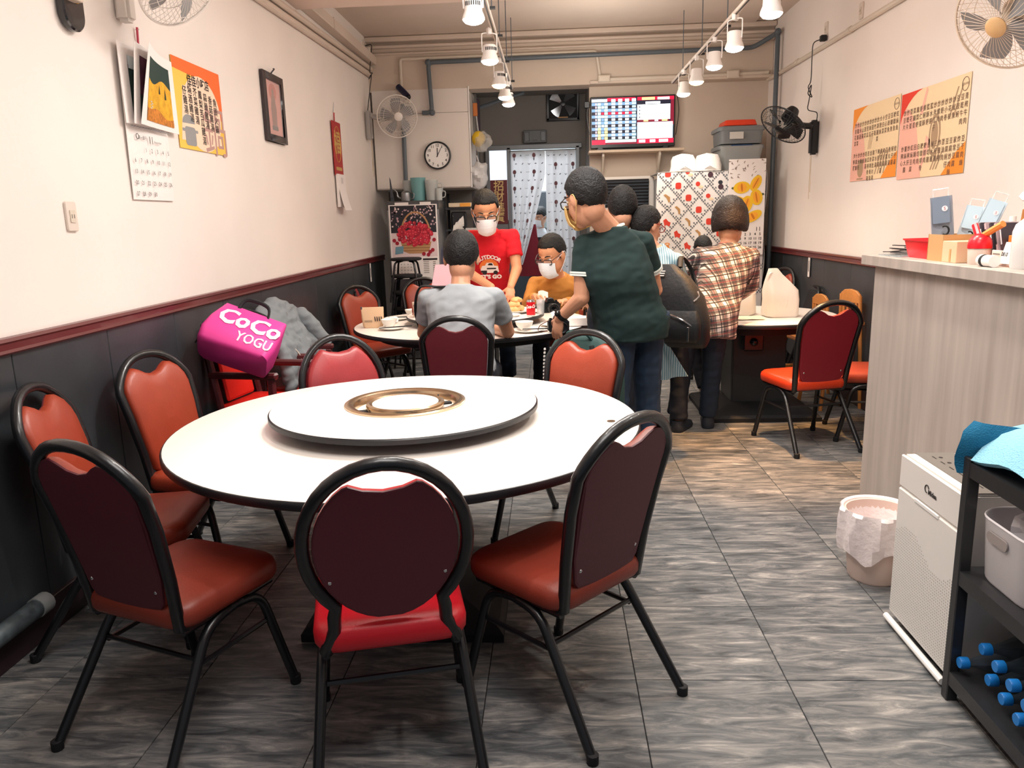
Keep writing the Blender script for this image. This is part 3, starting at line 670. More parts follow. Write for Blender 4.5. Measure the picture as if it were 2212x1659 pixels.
# red hanging calendar
t = thing('wall_calendar', 'narrow red and gold calendar hanging on left wall, tear-off pages below', 'calendar', (-1.985, 7.37, 2.07))
m = frame((0, 0, 0), (0, 1, 0), (0, 0, 1))
MB().box((.012, 0, .14), (.008, .28, .48)).build('backing_board', M('festive_red', (172, 34, 36), .5), t)
g = MB(); GOLD = M('gold_print', (214, 176, 90), .35, .4)
g.text('福', .22, m @ Matrix.Translation((0, .18, 0)), .0165, 0, bold=.004)
g.tube([(.0165, .1 * cos(a), .18 + .16 * sin(a)) for a in [2 * pi * i / 24 for i in range(24)]], .003, 4, True); g.poly(rrect(.2, .03, .008, cy=-.04), m, .0165, 0)
g.build('gold_motif', GOLD, t, angle=0)
MB().box((.022, 0, -.24), (.025, .25, .30)).build('page_block', PAPER, t, bevel=.002)
MB().sheet([[V((.03 + .05 * (i / 5) ** 2, -.12 + .24 * j / 3, -.12 - .30 * i / 5)) for j in range(4)] for i in range(6)], .0015).build('loose_page', PAPER, t)
a = MB(); a.text('11', .08, m @ Matrix.Translation((0, -.15, 0)), .0352); a.build('printed_date', TEXT, t, angle=0)
MB().tube([(.006, -.02, .38), (.006, -.01, .46)], .006, 6).build('hanging_cord', M('festive_red', (172, 34, 36)), t); MB().tube([(0, -.01, .46), (.012, -.01, .55)], .003, 5).build('nail', STEEL, t)

# ------------------------------------------------------------------ fans
def fan(label, loc, aim, wall, col, arm, R=.21, hubcol=None, cordpts=None, pulls=True):
    """wall fan: head at loc looking along aim; bracket on the wall at 'wall'"""
    t = thing('wall_fan', label, 'fan', wall); L = V(loc) - V(wall); a = V(aim).normalized()
    x = a.cross(V((0, 0, 1))).normalized(); y = x.cross(a); m = Matrix.Identity(4)
    for i in range(3): m[i][0] = x[i]; m[i][1] = y[i]; m[i][2] = a[i]; m[i][3] = L[i]
    cage = MB(); cage.T = m; nw = 44
    for k in range(nw):
        th = 2 * pi * k / nw; c, s = cos(th), sin(th)
        for sg, d in ((1, .065), (-1, .06)):
            cage.tube([V((r * R * cos(th + .25 * (1 - r)), r * R * sin(th + .25 * (1 - r)), sg * d * (1 - r ** 3))) for r in (.2, .5, .75, .92, 1)], .0013, 4)
    for r, z, w in ((1, 0, .006), (.72, .04, .0016), (.72, -.038, .0016), (.88, .022, .0016)): cage.tube([(r * R * cos(b), r * R * sin(b), z) for b in [2 * pi * i / 40 for i in range(40)]], w, 6, True)
    cage.build('cage', col, t)
    bl = MB(); bl.T = m
    for k in range(5):
        b0 = 2 * pi * k / 5; gr = []
        for i in range(6):
            r = .03 + (R * .86 - .03) * i / 5; wd = .42 + .42 * sin(pi * min(1, .2 + i / 5 * .75))
            gr.append([V((r * cos(b0 + wd * (j / 3 - .5) + .25 * i / 5), r * sin(b0 + wd * (j / 3 - .5) + .25 * i / 5), .022 * (j / 3 - .5) * 2)) for j in range(4)])
        bl.sheet(gr, .002)
    bl.build('blades', arm if hubcol is None else M('blade_grey', (150, 150, 152), .35, alpha=.75), t)
    h = MB(); h.T = m; h.lathe([(.001, .062), (R * .2, .062), (R * .21, .07), (R * .16, .078), (.001, .08)], 24); hb = h.build('hub_badge', hubcol or col, t)
    h = MB(); h.T = m; h.lathe([(.02, -.19), (.05, -.18), (.06, -.15), (.062, -.08), (.05, -.058), (.02, -.055)], 20); h.build('motor_housing', arm, t)
    back = L - a * .12; w = V((0, 0, 0)); out = V((1 if wall[0] < 0 else -1, 0, 0))
    MB().tube(curve([back, back * .45 + out * .05 + V((0, 0, -.03)), out * .06], 6), [.028] * 12 + [.036], 10).build('arm', arm, t)
    bx = MB(); bx.box(out * .035 + V((0, 0, -.10)), (.07, .075, .30)); bx.build('wall_bracket', arm, t, bevel=.015, seg=2)
    if pulls:
        MB().tube([out * .05 + V((0, -.01, -.24)), out * .05 + V((0, -.015, -.58))], .002, 5).build('pull_cord', M('cord_cream', (190, 168, 130), .7), t)
        MB().tube([out * .05 + V((0, .015, -.24)), out * .05 + V((0, .012, -.64))], .002, 5).build('pull_cord', M('cord_cream', (190, 168, 130), .7), t)
    if cordpts: MB().tube(curve([V(p) - V(wall) for p in cordpts], 6), .0045, 6).build('power_cord', BLACKP, t)
    return t
FW = M('fan_white', (222, 214, 206), .4); FB = M('fan_black', (18, 20, 24), .35)
fan('white wall fan on left wall beside the clock, its black cord knotted above', (-1.62, 8.55, 2.63), (.42, -1, -.18), (-1.985, 8.65, 2.66), FW, M('fan_grey', (176, 172, 168), .4), .215, FW,
    [(-1.97, 8.80, 3.40), (-1.90, 8.78, 3.40), (-1.90, 8.74, 3.30), (-1.92, 8.72, 3.12), (-1.89, 8.70, 3.10), (-1.93, 8.69, 3.04), (-1.9, 8.69, 3.08), (-1.93, 8.68, 2.9), (-1.96, 8.66, 2.7)])
fan('white wall fan at top left, cut by the frame above the calendar', (-1.62, 3.62, 2.60), (.75, -.25, -.62), (-1.985, 3.75, 2.72), FW, FW, .21, FW, None, False)
fan('cream wall fan at top right corner with amber badge', (2.10, 3.92, 2.36), (-.80, -.42, -.55), (2.415, 4.0, 2.52), M('fan_cream', (222, 202, 180), .45), M('fan_cream', (222, 202, 180), .45), .23, M('amber_badge', (222, 180, 128), .3))
fan('black wall fan on right wall, tilted down, knotted cord above', (2.08, 7.30, 2.28), (-.62, -.35, -.75), (2.415, 7.38, 2.27), FB, FB, .215, None,
    [(2.37, 7.30, 2.98), (2.33, 7.36, 2.96), (2.33, 7.38, 2.85), (2.33, 7.38, 2.66), (2.31, 7.38, 2.60), (2.35, 7.39, 2.52), (2.31, 7.38, 2.55), (2.34, 7.39, 2.62), (2.33, 7.40, 2.5), (2.34, 7.45, 2.42), (2.39, 7.36, 2.38), (2.39, 7.36, 2.30)])
OUT_R = outlet('cream outlet box high on right wall feeding the black fan', RW(7.30, 3.06)); 
MB().box((2.385, 7.28, 2.985), (.05, .05, .05)).build('plug', BLACKP, OUT_R, bevel=.006)
outlet('round-cornered outlet highest on right wall, alone above the conduit', RW(6.52, 3.02))

# ------------------------------------------------------------------ right wall posters
CREAMP = M('cream_print', (244, 218, 176), .75); PINKP = M('pink_print', (244, 186, 166), .75); TAUPE = M('taupe_print', (176, 148, 116), .75); REDP = M('red_print', (226, 60, 36), .75)
OR2 = M('bright_orange_print', (246, 150, 50), .75)
INKB = M('brown_ink', (112, 88, 72), .8)
def menu(label, yc, zc, w, h, rows, kind):
    m = RW(yc, zc, .003); p = poster('menu_poster', label, m, w, h, CREAMP); a = MB(); W, H = w / 2, h / 2
    a.poly([(-W, -H), (-W * .2, -H), (-W * .45, H * .2), (-W * .7, H * .6), (-W, H * .7)], m, .0034, 1)
    a.poly([(-W, H)] + [(-W + w * .34 * (1 - k / 6) ** 1.5, H - h * .36 * (k / 6) ** 1.5) for k in range(7)], m, .0036, 2 if kind == 0 else 3)
    a.poly([(W, -H), (W, -H + h * .32), (W - w * .12, -H + h * .22), (W - w * .3, -H)], m, .0036, 3)
    if kind == 0:      # wok, ladle and spatula of the right sheet
        a.poly(circ(.06, -.03, .075, .13, 24), m, .0038, 4); a.poly(circ(.06, -.03, .055, .105, 24), m, .004, 0); a.poly(circ(.06, -.03, .045, .085, 24), m, .0042, 4)
        for d in (0, .035, .07): a.poly([(.03 + d, -.24), (.045 + d, -.24), (.11 + d, -.14), (.095 + d, -.14)], m, .004, 4)
        for d in (0, .05): a.poly([(.22 + d, .05), (.235 + d, .05), (.32 + d, .22), (.305 + d, .22)], m, .004, 4)
        a.poly([(-.12, -.26), (-.11, -.26), (.02, -.06), (-.05, -.02)], m, .0038, 1); a.poly([(-.16, .12), (-.12, .12), (-.07, .26), (-.09, .28)], m, .0038, 1)
    else:
        a.poly(circ(-.22, -.20, .055, .05, 16, pi, 2 * pi), m, .0038, 4); a.poly([(-.275, -.2), (-.165, -.2), (-.17, -.12), (-.27, -.12)], m, .0038, 4); a.poly(rrect(.12, .012, .004, cx=-.22, cy=-.262), m, .0038, 4)
        for k in range(4): a.poly([(.05 + .05 * k, -.24), (.065 + .05 * k, -.24), (.16 + .04 * k, -.08), (.14 + .04 * k, -.08)], m, .0038, 4)
        for d in (0, .025, .05): a.poly([(-.10 + d, -.05), (-.092 + d, -.05), (-.06 + d, .06), (-.068 + d, .06)], m, .004, 4)
    a.build('printing', [CREAMP, PINKP, REDP, OR2, TAUPE], p, angle=0)
    c = MB(); ccx, ccy = W - .055, H - .058
    for r in (.038,): c.tube([m @ V((ccx + r * cos(b), ccy + r * sin(b), .0046)) for b in [2 * pi * i / 24 for i in range(24)]], .0016, 4, True)
    c.text('佳佳小吃店', .016, m @ Matrix.Translation((ccx, ccy, 0)), .0046)
    n = len(rows[0]); st = (w - .05) / n
    for r, row in enumerate(rows):
        for k, s in enumerate(row):
            for i, chx in enumerate(s): c.text(chx, st * .84, m @ Matrix.Translation((W - .03 - st * k, H - .13 - r * h * .42 - .006 * 0 - i * st * .98, 0)), .0048, bold=.0002)
    c.build('lettering', INKB, p, angle=0)
menu('right one of two cream menu posters with a wok drawing on right wall', 5.235, 2.0, .89, .56, [
    ('青椒牛肉', '豆乾牛肉', '豆豉蚵', '炒魷魚', '炒花枝', '炒小卷', '炒蝦肉', '炒螺肉', '炒海瓜子', '鹽水蝦', '鹽酥蝦', '鮮蚵酥', '蝦仁蛋', '鳳梨蝦', '菜脯蛋', '蔥花蛋', '炒鱔片', '炒豆片'),
    ('豆干肉絲', '炸豆腐', '家常豆腐', '豆腐炒肉絲', '豆腐蚵仔', '蔥油肉', '炸雞捲', '三杯雞', '鹹水雞', '白切雞', '糖醋肉', '糖醋排骨', '白切肉', '回鍋肉', '紅燒豆腐', '炒豬肝', '薑絲大腸', '炒豬心')], 0)
menu('left one of two cream menu posters with a bowl drawing on right wall', 6.12, 2.02, .84, .55, [
    ('紅燒魚', '糖醋魚', '豆瓣魚', '豆豉魚', '空心菜', '小白菜', '大陸妹', '炒高麗菜', '炒竹筍', '炒茄子', '炒絲瓜', '炒苦瓜', '炒菠菜', '炒山蘇', '炒水蓮', '炒龍鬚菜', '炒青花菜'),
    ('蛤仔湯', '蚵仔湯', '魚丸湯', '豆腐湯', '肉片湯', '紫菜蛋湯', '豬肝湯', '下水湯', '酸菜肚片湯', '金針排骨湯', '苦瓜排骨湯', '筍絲湯', '炒飯', '炒麵', '炒米粉', '什錦麵', '海鮮粥')], 1)
t = tag(MB().box((2.41, 3.93, 1.60), (.012, .22, .30)).build('picture_poster', M('plum_print', (96, 30, 44), .6)), 'dark plum food picture at right edge behind the spray bottle', 'poster')
m = RW(3.93, 1.6, .017); a = MB()
for k in range(9): a.poly(circ(-.05 + .05 * (k % 3), .02 + .04 * (k // 3), .03), m, .0002 * k, k % 2)
a.poly(rrect(.16, .03, .005, cy=-.1), m, .001, 2); a.build('printed_fruit', [M('grape_pink', (190, 90, 100), .6), M('grape_dark', (120, 40, 60), .6), PAPER], t, angle=0)
# ------------------------------------------------------------------ back of the room
t = thing('wall_cabinet', 'white hanging cabinet with the wall clock, back left', 'cabinet', (-1.43, 9.2, 2.43))
MB().box((0, .1, 0), (1.08, .7, 1.08)).build('body', M('cabinet_white', (226, 218, 210), .5), t, bevel=.004)
MB().box((-.0, -.258, .40), (1.07, .016, .25)).build('upper_door', MATS['cabinet_white'], t, bevel=.002); MB().box((0, -.258, -.13), (1.07, .016, .80)).build('lower_door', MATS['cabinet_white'], t, bevel=.002)
MB().box((.545, -.262, 0), (.012, .02, 1.08)).build('edge_strip', WHITE, t)
t = thing('wall_clock', 'round black-rimmed wall clock with white face reading noon', 'clock', (-1.255, 8.915, 2.245))
m = frame((0, 0, 0), (1, 0, 0), (0, 0, 1))
MB().lathe([(.001, .0), (.15, .0), (.153, .012), (.15, .034), (.142, .036), (.134, .026), (.134, .012), (.001, .012)], 48, M4=m).build('rim', BLACKP, t)
fc = MB().lathe([(.001, .012), (.134, .012), (.134, .015), (.001, .015)], 48, M4=m).build('dial', M('dial_white', (246, 244, 240), .5), t)
a = MB()
for k in range(1, 13): a.text(str(k), .042, m @ Matrix.Translation((.108 * sin(k * pi / 6), .108 * cos(k * pi / 6), 0)), .0158, bold=.0006)
a.build('numerals', TEXT, fc, angle=0)
MB().box((0, -.018, .035), (.008, .003, .095), M4=None).build('hour_hand', BLACKP, t)
MB().prism([(-.004, -.02), (.004, -.02), (.002, .105), (-.002, .105)], .019, .021, M4=m @ Matrix.Rotation(-.5, 4, 'Z')).build('minute_hand', BLACKP, t)
t = thing('security_camera', 'dark blue bullet camera at the back left corner above the fan', 'camera', (-1.56, 8.90, 2.86))
MB().box((0, .0, -.03), (.06, .05, .05)).build('mount', OFFW, t, bevel=.006)
MB().tube([(.0, -.02, -.02), (.0, -.06, .03)], .012, 8).build('arm', OFFW, t)
MB().tube([(-.09, -.03, .12), (-.02, -.08, .05), (.03, -.12, .0)], [.034, .034, .03], 14).build('housing', M('navy_plastic', (22, 26, 60), .35), t)
MB().ell((.035, -.125, -.005), (.026, .026, .026), nu=12, nv=8).build('lens', M('lens_glass', (10, 10, 14), .08), t)
# niche contents
t = thing('steel_cabinet', 'narrow stainless cabinet with fruit calendar on it, back left', 'cabinet', (-1.50, 8.78, 0))
MB().box((0, 0, .88), (.57, .5, 1.74)).build('body', STEEL, t, bevel=.006)
MB().box((0, -.255, 1.70), (.57, .012, .09)).build('top_rail', M('dark_steel', (90, 90, 92), .4, .8), t, bevel=.003)
for x in (-.12, .14): MB().box((x, -.263, 1.705), (.15 if x < 0 else .12, .004, .06)).build('paper_label', PAPER, t)
for x in (-.25, .25): MB().tube([(x, -.2, 0), (x, -.2, .02)], .02, 8).build('foot', BLACKP, t)
t = thing('fruit_calendar', 'calendar picturing a basket of red lychees on the steel cabinet', 'calendar', (-1.50, 8.515, 1.31))
m = frame((0, 0, 0), (1, 0, 0), (0, 0, 1)); pp = MB().box((0, 0, 0), (.53, .006, .80)).build('sheet', PAPER, t)
a = MB(); random.seed(3)
a.poly([(-.25, .08), (.25, .08), (.25, .39), (-.25, .39)], m, .0036, 0); a.poly([(-.25, -.16), (.25, -.16), (.25, .10), (-.25, .10)], m, .0038, 1)
for k in range(150):
    x, y = random.uniform(-.245, .245), random.uniform(.12, .385); a.poly(circ(x, y, random.uniform(.006, .013), None, 7), m, .004, random.choice((1, 2, 2, 3)))
for s, mi in ((1, 5),):
    a.loft([[m @ V((r * 1.0 * cos(b) + .02, .07 + (r + .09) * sin(b), .0046)) for b in [pi * i / 20 for i in range(21)]] for r in (.15, .168)], 5, cap=False, closed=False)
a.poly([(-.15, -.0), (.19, -.0), (.16, -.10), (.08, -.125), (-.06, -.125), (-.12, -.10)], m, .0046, 5)
for k in range(3): a.poly([(-.14, -.03 - .03 * k), (.17, -.03 - .03 * k), (.17, -.036 - .03 * k), (-.14, -.036 - .03 * k)], m, .0048, 6)
for k in range(190):
    b = random.uniform(0, 2 * pi); r = sqrt(random.random()); x, y = .01 + .185 * r * cos(b), .10 + .135 * r * sin(b) - .02
    if y > -.04: a.poly(circ(x, y, .021, None, 10), m, .005 + k * .000012, 4 if k % 3 else 7); a.poly(circ(x - .005, y + .006, .008, None, 7), m, .0051 + k * .000012, 8)
for x, y in ((-.22, .02), (-.19, -.01), (-.16, .03), (.2, -.09), (.17, -.11), (.15, -.14), (.1, -.13), (.22, .02)): a.poly(circ(x, y, .021, None, 10), m, .0066, 7)
a.poly([(-.22, -.13), (-.13, -.12), (-.12, -.04), (-.21, -.05)], m, .0067, 9)
a.poly(rrect(.16, .02, .002, cx=.165, cy=-.19), m, .004, 10)
for k in range(7): a.poly(rrect(.06, .006, .001, cx=.12, cy=-.215 - .02 * k), m, .004, 11); a.poly(rrect(.03, .008, .001, cx=.21, cy=-.22 - .02 * k), m, .004, 11)
a.build('printed_picture', [M('p_dark', (40, 40, 48), .8), M('p_pink', (226, 204, 204), .8), M('p_petal', (196, 160, 168), .8), M('p_soot', (60, 56, 62), .8), M('p_lychee', (196, 30, 56), .7), M('p_wicker', (186, 140, 96), .8), M('p_wicker_dark', (130, 86, 52), .8),
                              M('p_lychee_dark', (158, 20, 44), .7), M('p_lychee_light', (226, 86, 96), .7), M('p_leaf', (110, 150, 166), .8), TEXT, GREYINK], pp, angle=0)
a = MB()
for d in range(1, 32):
    r, c = divmod(d + 1, 7); a.text(str(d), .02, m @ Matrix.Translation((-.23 + .036 * c, -.21 - .032 * r, 0)), .004)
a.build('dates', TEXT, pp, angle=0)
# things on top of the steel cabinet
def jug(name, label, loc, m, h=.23, r=.07, cat='pitcher', group=None):
    t = thing(name, label, cat, loc, .4, group)
    MB().lathe([(.001, 0), (r * .8, 0), (r * .82, .01), (r, h), (r * .95, h), (r * .78, .012), (.001, .012)], 24).build('body', m, t)
    MB().tube(curve([(r * .95, 0, h * .85), (r + .045, 0, h * .8), (r + .04, 0, h * .4), (r * .85, 0, h * .3)], 5), .008, 6).build('handle', m, t); return t
TEALP = M('teal_plastic', (120, 176, 178), .25, alpha=.8); CLP = M('clear_jug', (205, 210, 208), .2, alpha=.6)
jug('pitcher', 'teal plastic pitcher on the steel cabinet', (-1.46, 8.72, 1.75), TEALP, .25, .085)
jug('pitcher', 'clear plastic pitcher right of the teal one', (-1.31, 8.70, 1.75), CLP, .22, .075)
jug('pitcher', 'clear plastic pitcher behind the kettle, left of the teal one', (-1.59, 8.84, 1.75), CLP, .23, .065)
t = thing('kettle', 'small steel kettle with thin spout on the steel cabinet', 'kettle', (-1.59, 8.66, 1.75))
MB().lathe([(.001, 0), (.055, 0), (.058, .01), (.052, .09), (.03, .11), (.008, .115), (.008, .13), (.001, .132)], 24).build('body', STEEL, t)
MB().tube(curve([(-.05, 0, .03), (-.09, 0, .05), (-.10, 0, .10), (-.13, 0, .13)], 5), [.011] * 8 + [.007] * 8, 8).build('spout', STEEL, t)
MB().tube(curve([(.05, 0, .09), (.085, 0, .08), (.08, 0, .03), (.055, 0, .025)], 5), .006, 6).build('handle', STEEL, t)
t = thing('knife', 'dark blade standing upright at left end of the steel cabinet', 'knife', (-1.765, 8.66, 1.745), .2)
MB().prism([(0, 0), (.045, 0), (.03, .10), (.012, .24), (.0, .27)], 0, .004, M4=frame((0, 0, 0), (1, 0, 0), (0, 0, 1))).build('blade', M('dark_blade', (60, 58, 60), .3, .8), t)
MB().box((.02, -.002, .02), (.045, .014, .05)).build('handle', BLACKP, t, bevel=.003)
for k, (x, lab) in enumerate(((-1.175, 'clear glass mug on right end of the steel cabinet'), )):
    t = thing('glass_mug', lab, 'mug', (x - .05, 8.66, 1.75)); MB().lathe([(.001, 0), (.035, 0), (.038, .13), (.034, .13), (.031, .01), (.001, .01)], 16).build('body', CLP, t)
    MB().tube(curve([(.036, 0, .1), (.07, 0, .09), (.065, 0, .04), (.036, 0, .03)], 4), .006, 6).build('handle', CLP, t)
# niche right of the cabinet
NB = M('niche_dark', (28, 30, 36), .7)
t = thing('storage_rack', 'dark metal rack in the niche below the hanging cabinet', 'rack', (-1.02, 9.2, 0))
for x in (-.20, .14):
    for y in (-.2, .2): MB().box((x, y, .92), (.03, .03, 1.84)).build('post', NB, t)
for z in (.5, 1.0, 1.42, 1.66): MB().box((-.03, 0, z), (.37, .42, .02)).build('shelf', M('rack_shelf', (70, 74, 78), .4, .5), t)
t = tag(MB().prism(rrect(.26, .045, .004), 0, .10, M4=frame((-1.03, 9.03, 1.70), (1, 0, 0), (0, 0, 1))).build('food_box', M('box_cream', (226, 206, 176), .6), bevel=.003), 'long cream and orange box on top shelf of the niche rack', 'box')
m = frame((-1.03, 8.925, 1.70), (1, 0, 0), (0, 0, 1)); a = MB(); a.poly(rrect(.12, .04, .003, cx=.06), m, .0 - .005 + .0056, 0); a.build('orange_print', M('box_orange', (236, 160, 60), .6), t); 
t = tag(MB().prism(rrect(.22, .20, .006), 0, .05, M4=frame((-1.06, 8.99, 1.13), (1, 0, 0), (0, 0, 1))).build('folder', M('lilac_plastic', (112, 108, 150), .5), bevel=.003), 'lilac plastic box standing on the niche rack behind the seated man', 'box')
t = tag(MB().sheet([[V((-1.12 + .04 * j + .01 * sin(i), 8.95 + .02 * sin(i * 1.3 + j), 1.58 - .045 * i)) for j in range(4)] for i in range(9)], .004).build('dish_cloth', M('cloth_white', (230, 222, 214), .8)), 'white cloth hanging from the niche rack beside the fruit calendar', 'cloth')
t = tag(MB().sheet([[V((-.98 + .03 * j, 8.97 + .004 * sin(j * 2), 1.44 - .03 * i)) for j in range(6)] for i in range(5)], .003).build('order_sheet', M('sheet_grey', (190, 184, 176), .8)), 'pale paper sheet hanging in the niche left of the red shirt', 'paper')
t = thing('appliance', 'small black appliance with white dial on the niche rack', 'appliance', (-1.06, 9.05, 1.43)); MB().box((0, 0, .1), (.16, .2, .19)).build('body', BLACKP, t, bevel=.015); MB().lathe([(.001, 0), (.03, 0), (.028, .01), (.001, .012)], 16, c=(.03, -.10, .08), M4=Matrix.Rotation(pi / 2, 4, 'X')).build('dial', PAPER, t)
# bags hanging on the bay's left wall
def bag_blob(name, label, loc, r, m, cat='bag', seed=1):
    b = MB(); b.ell((0, 0, 0), r, nu=22, nv=14)
    for i, v in enumerate(b.v):
        n = noise.noise(v * (9 / max(r) * .12) + V((seed, 0, 0))); v2 = v * (1 + .25 * n); v2.z += .25 * r[2] * max(0, 1 - (v.x / r[0]) ** 2 - (v.y / r[1]) ** 2) ** 3 * (v.z > 0); b.v[i] = v2 + V(loc)
    return tag(b.build(name, m, angle=70), label, cat)
t = thing('hanging_bag', 'clear bag of yellow sponges hanging at the edge of the hanging cabinet', 'bag', (-.80, 9.02, 2.42))
b = MB(); b.ell((0, 0, 0), (.075, .08, .085), nu=16, nv=12); b.build('sponge', M('sponge_yellow', (226, 186, 40), .8, bump=.3, bscale=50), t)
b = MB(); b.ell((.05, -.02, -.03), (.10, .10, .11), nu=20, nv=14)
for i, v in enumerate(b.v): b.v[i] = v * (1 + .35 * noise.noise(v * 14))
b.build('film', CLEARP, t, angle=20); MB().tube([(0, .02, .08), (-.02, .05, .26)], .008, 6).build('knot', CLEARP, t); MB().box((-.03, .05, .32), (.05, .03, .14)).build('orange_handle', M('orange_handle', (190, 110, 50), .5), t, bevel=.006)
t = thing('hanging_bag', 'clear white plastic bags bunched below the yellow sponges', 'bag', (-.80, 9.02, 2.02))
b = MB(); b.ell((.0, 0, 0), (.11, .10, .14), nu=22, nv=16)
for i, v in enumerate(b.v): b.v[i] = v * (1 + .4 * noise.noise(v * 13))
b.build('film', M('white_film', (225, 225, 226), .25, alpha=.75), t, angle=20); MB().tube([(0, .0, .12), (-.03, .04, .22)], .008, 6).build('knot', M('white_film', (225, 225, 226)), t)
t = thing('hook_pipe', 'slanting dark pipe under the ceiling of the kitchen bay', 'pipe', (-.55, 9.55, 2.92)); MB().tube([(-.3, 0, -.10), (.25, 0, .05)], .02, 8).build('tube', GREYPIPE, t)
MB().box((.25, 0, .06), (.03, .03, .05)).build('hanger', GREYPIPE, t)
t = tag(MB().sheet([[V((-.83 + .02 * sin(j), 9.35 + .05 * j, 2.9 - .05 * i - .01 * j)) for j in range(4)] for i in range(8)], .006).build('rag', M('rag_plum', (74, 58, 70), .8)), 'dark rag hanging on the left side of the kitchen bay', 'cloth')
# exhaust fan
t = thing('exhaust_fan', 'square dark exhaust fan high on the kitchen bay wall', 'fan', (.17, 10.05, 2.90))
m = frame((0, -.0, 0), (1, 0, 0), (0, 0, 1)); fb = MB()
for x, z, sx, sz in ((-.185, 0, .03, .4), (.185, 0, .03, .4), (0, .185, .40, .03), (0, -.185, .40, .03)): fb.box((x, -.03, z), (sx, .06, sz))
fb.build('frame', M('fan_frame', (40, 44, 50), .4), t, bevel=.004); MB().box((0, -.004, 0), (.37, .008, .37)).build('back_plate', MATTE, t)
for k in range(4):
    b0 = k * pi / 2 + .5; gr = [[V((r * cos(b0 + q), -.03 + .02 * (q - .3), r * sin(b0 + q))) for q in (0, .25, .5, .75)] for r in (.03, .09, .15, .17)]
    MB().sheet(gr, .003).build('blade', M('blade_metal', (130, 134, 140), .25, .8), t)
MB().lathe([(.001, .0), (.035, 0), (.03, .03), (.001, .034)], 16, c=(0, -.02, 0), M4=m).build('hub', BLACKP, t); MB().box((0, -.062, -.165), (.12, .004, .012)).build('label_strip', M('strip_orange', (190, 140, 80), .5), t)
t = thing('wall_speaker', 'grey emergency light box over the kitchen door', 'emergency light', (-.18, 10.05, 2.52))
MB().box((0, -.04, 0), (.29, .08, .15)).build('body', M('speaker_grey', (92, 96, 98), .5), t, bevel=.008)
for x in (-.10, .10): MB().box((x, -.083, 0), (.06, .008, .11)).build('lamp_lens', M('speaker_dark', (56, 60, 66), .3), t, bevel=.004)
MB().box((0, -.083, -.045), (.06, .006, .014)).build('slot', BLACKP, t)
# couplet
t = tag(MB().box((-.65, 10.0, 1.74), (.215, .012, .54)).build('couplet_sign', M('couplet_red', (104, 22, 32), .5)), 'dark red couplet strip with gold characters by the kitchen door', 'sign')
m = frame((-.65, 9.993, 1.74), (1, 0, 0), (0, 0, 1)); a = MB()
for i, s in enumerate('招財進寶'): a.text(s, .135, m @ Matrix.Translation((0, .19 - .128 * i, 0)), .001, bold=.002)
a.build('gold_characters', M('gold_ink', (230, 196, 130), .5), t, angle=0)
# curtains
CUR = M('curtain_cloth', (226, 224, 224), .85); _nt = CUR.node_tree; _tr = _nt.nodes.new('ShaderNodeBsdfTranslucent'); _tr.inputs[0].default_value = (.8, .8, .82, 1); _mx = _nt.nodes.new('ShaderNodeMixShader'); _mx.inputs[0].default_value = .55
_nt.links.new(_nt.nodes['Principled BSDF'].outputs[0], _mx.inputs[1]); _nt.links.new(_tr.outputs[0], _mx.inputs[2]); _nt.links.new(_mx.outputs[0], _nt.nodes['Material Output'].inputs[0]); CPR = [M('print_grey', (110, 108, 112), .85), M('print_mauve', (130, 90, 96), .85)]
def curtain(label, edge, x0, x1, zt, zb, ph):
    f = lambda u, v: V((x0 + (edge(v) - x0) * u if edge else x0 + (x1 - x0) * u, 9.94 + .018 * sin(u * 26 + ph) * (.3 + v) + .01 * sin(u * 11 + 2 * v), zt + (zb - zt) * v))
    t = tag(MB().sheet([[f(j / 48, i / 14) for j in range(49)] for i in range(15)], .003).build('curtain', CUR, angle=70), label, 'curtain')
    a = MB(); q = 0
    def pr(pts, u, v, mi):
        W = (x1 - x0); H = zt - zb; ps = [f(min(1, max(0, u + px / W)), v - pz / H) + V((0, -.006, 0)) for px, pz in pts]; a.add(ps, [tuple(range(len(ps)))], mi)
    for r in range(14):
        for c in range(5):
            u, v = (c + .5 + .25 * (r % 2)) / 5.2, (r + .5) / 14; k = (r * 3 + c * 2 + (ph > 0)) % 6
            if k == 0: pr(circ(0, 0, .022, .028, 10), u, v, 1); pr([(-.009, -.03), (.009, -.03), (.005, -.062), (-.005, -.062)], u, v, 0)
            elif k == 1: pr([(-.02, .008), (0, -.004), (.02, .008), (.005, -.012), (-.005, -.012)], u, v, 0)
            elif k == 2: pr([(-.01, -.01), (.01, -.01), (0, .014)], u, v, 0)
            elif k == 3: pr(circ(0, 0, .012, .006, 8), u, v, 0)
            elif k == 4: pr([(-.022, 0), (.022, .002), (.022, -.002), (-.022, -.003)], u, v, 0)
            else: pr([(-.012, -.008), (.004, .01), (.014, .006), (-.002, -.012)], u, v, 0)
    a.build('printed_motif', CPR, t, angle=0); return t
curtain('grey curtain with balloon print, left half pulled aside at the kitchen door', lambda v: -.06 - .30 * max(0, v - .18) ** 1.15 * 1.3, -.485, -.07, 2.345, .95, 0)
curtain('grey curtain with balloon print, right half hanging at the kitchen door', None, -.055, .315, 2.345, .75, 1.7)
t = tag(MB().tube([(-.50, 9.965, 2.35), (.33, 9.965, 2.35)], .008, 8).build('curtain_rod', STEEL), 'thin rod carrying the two curtain halves', 'rod')
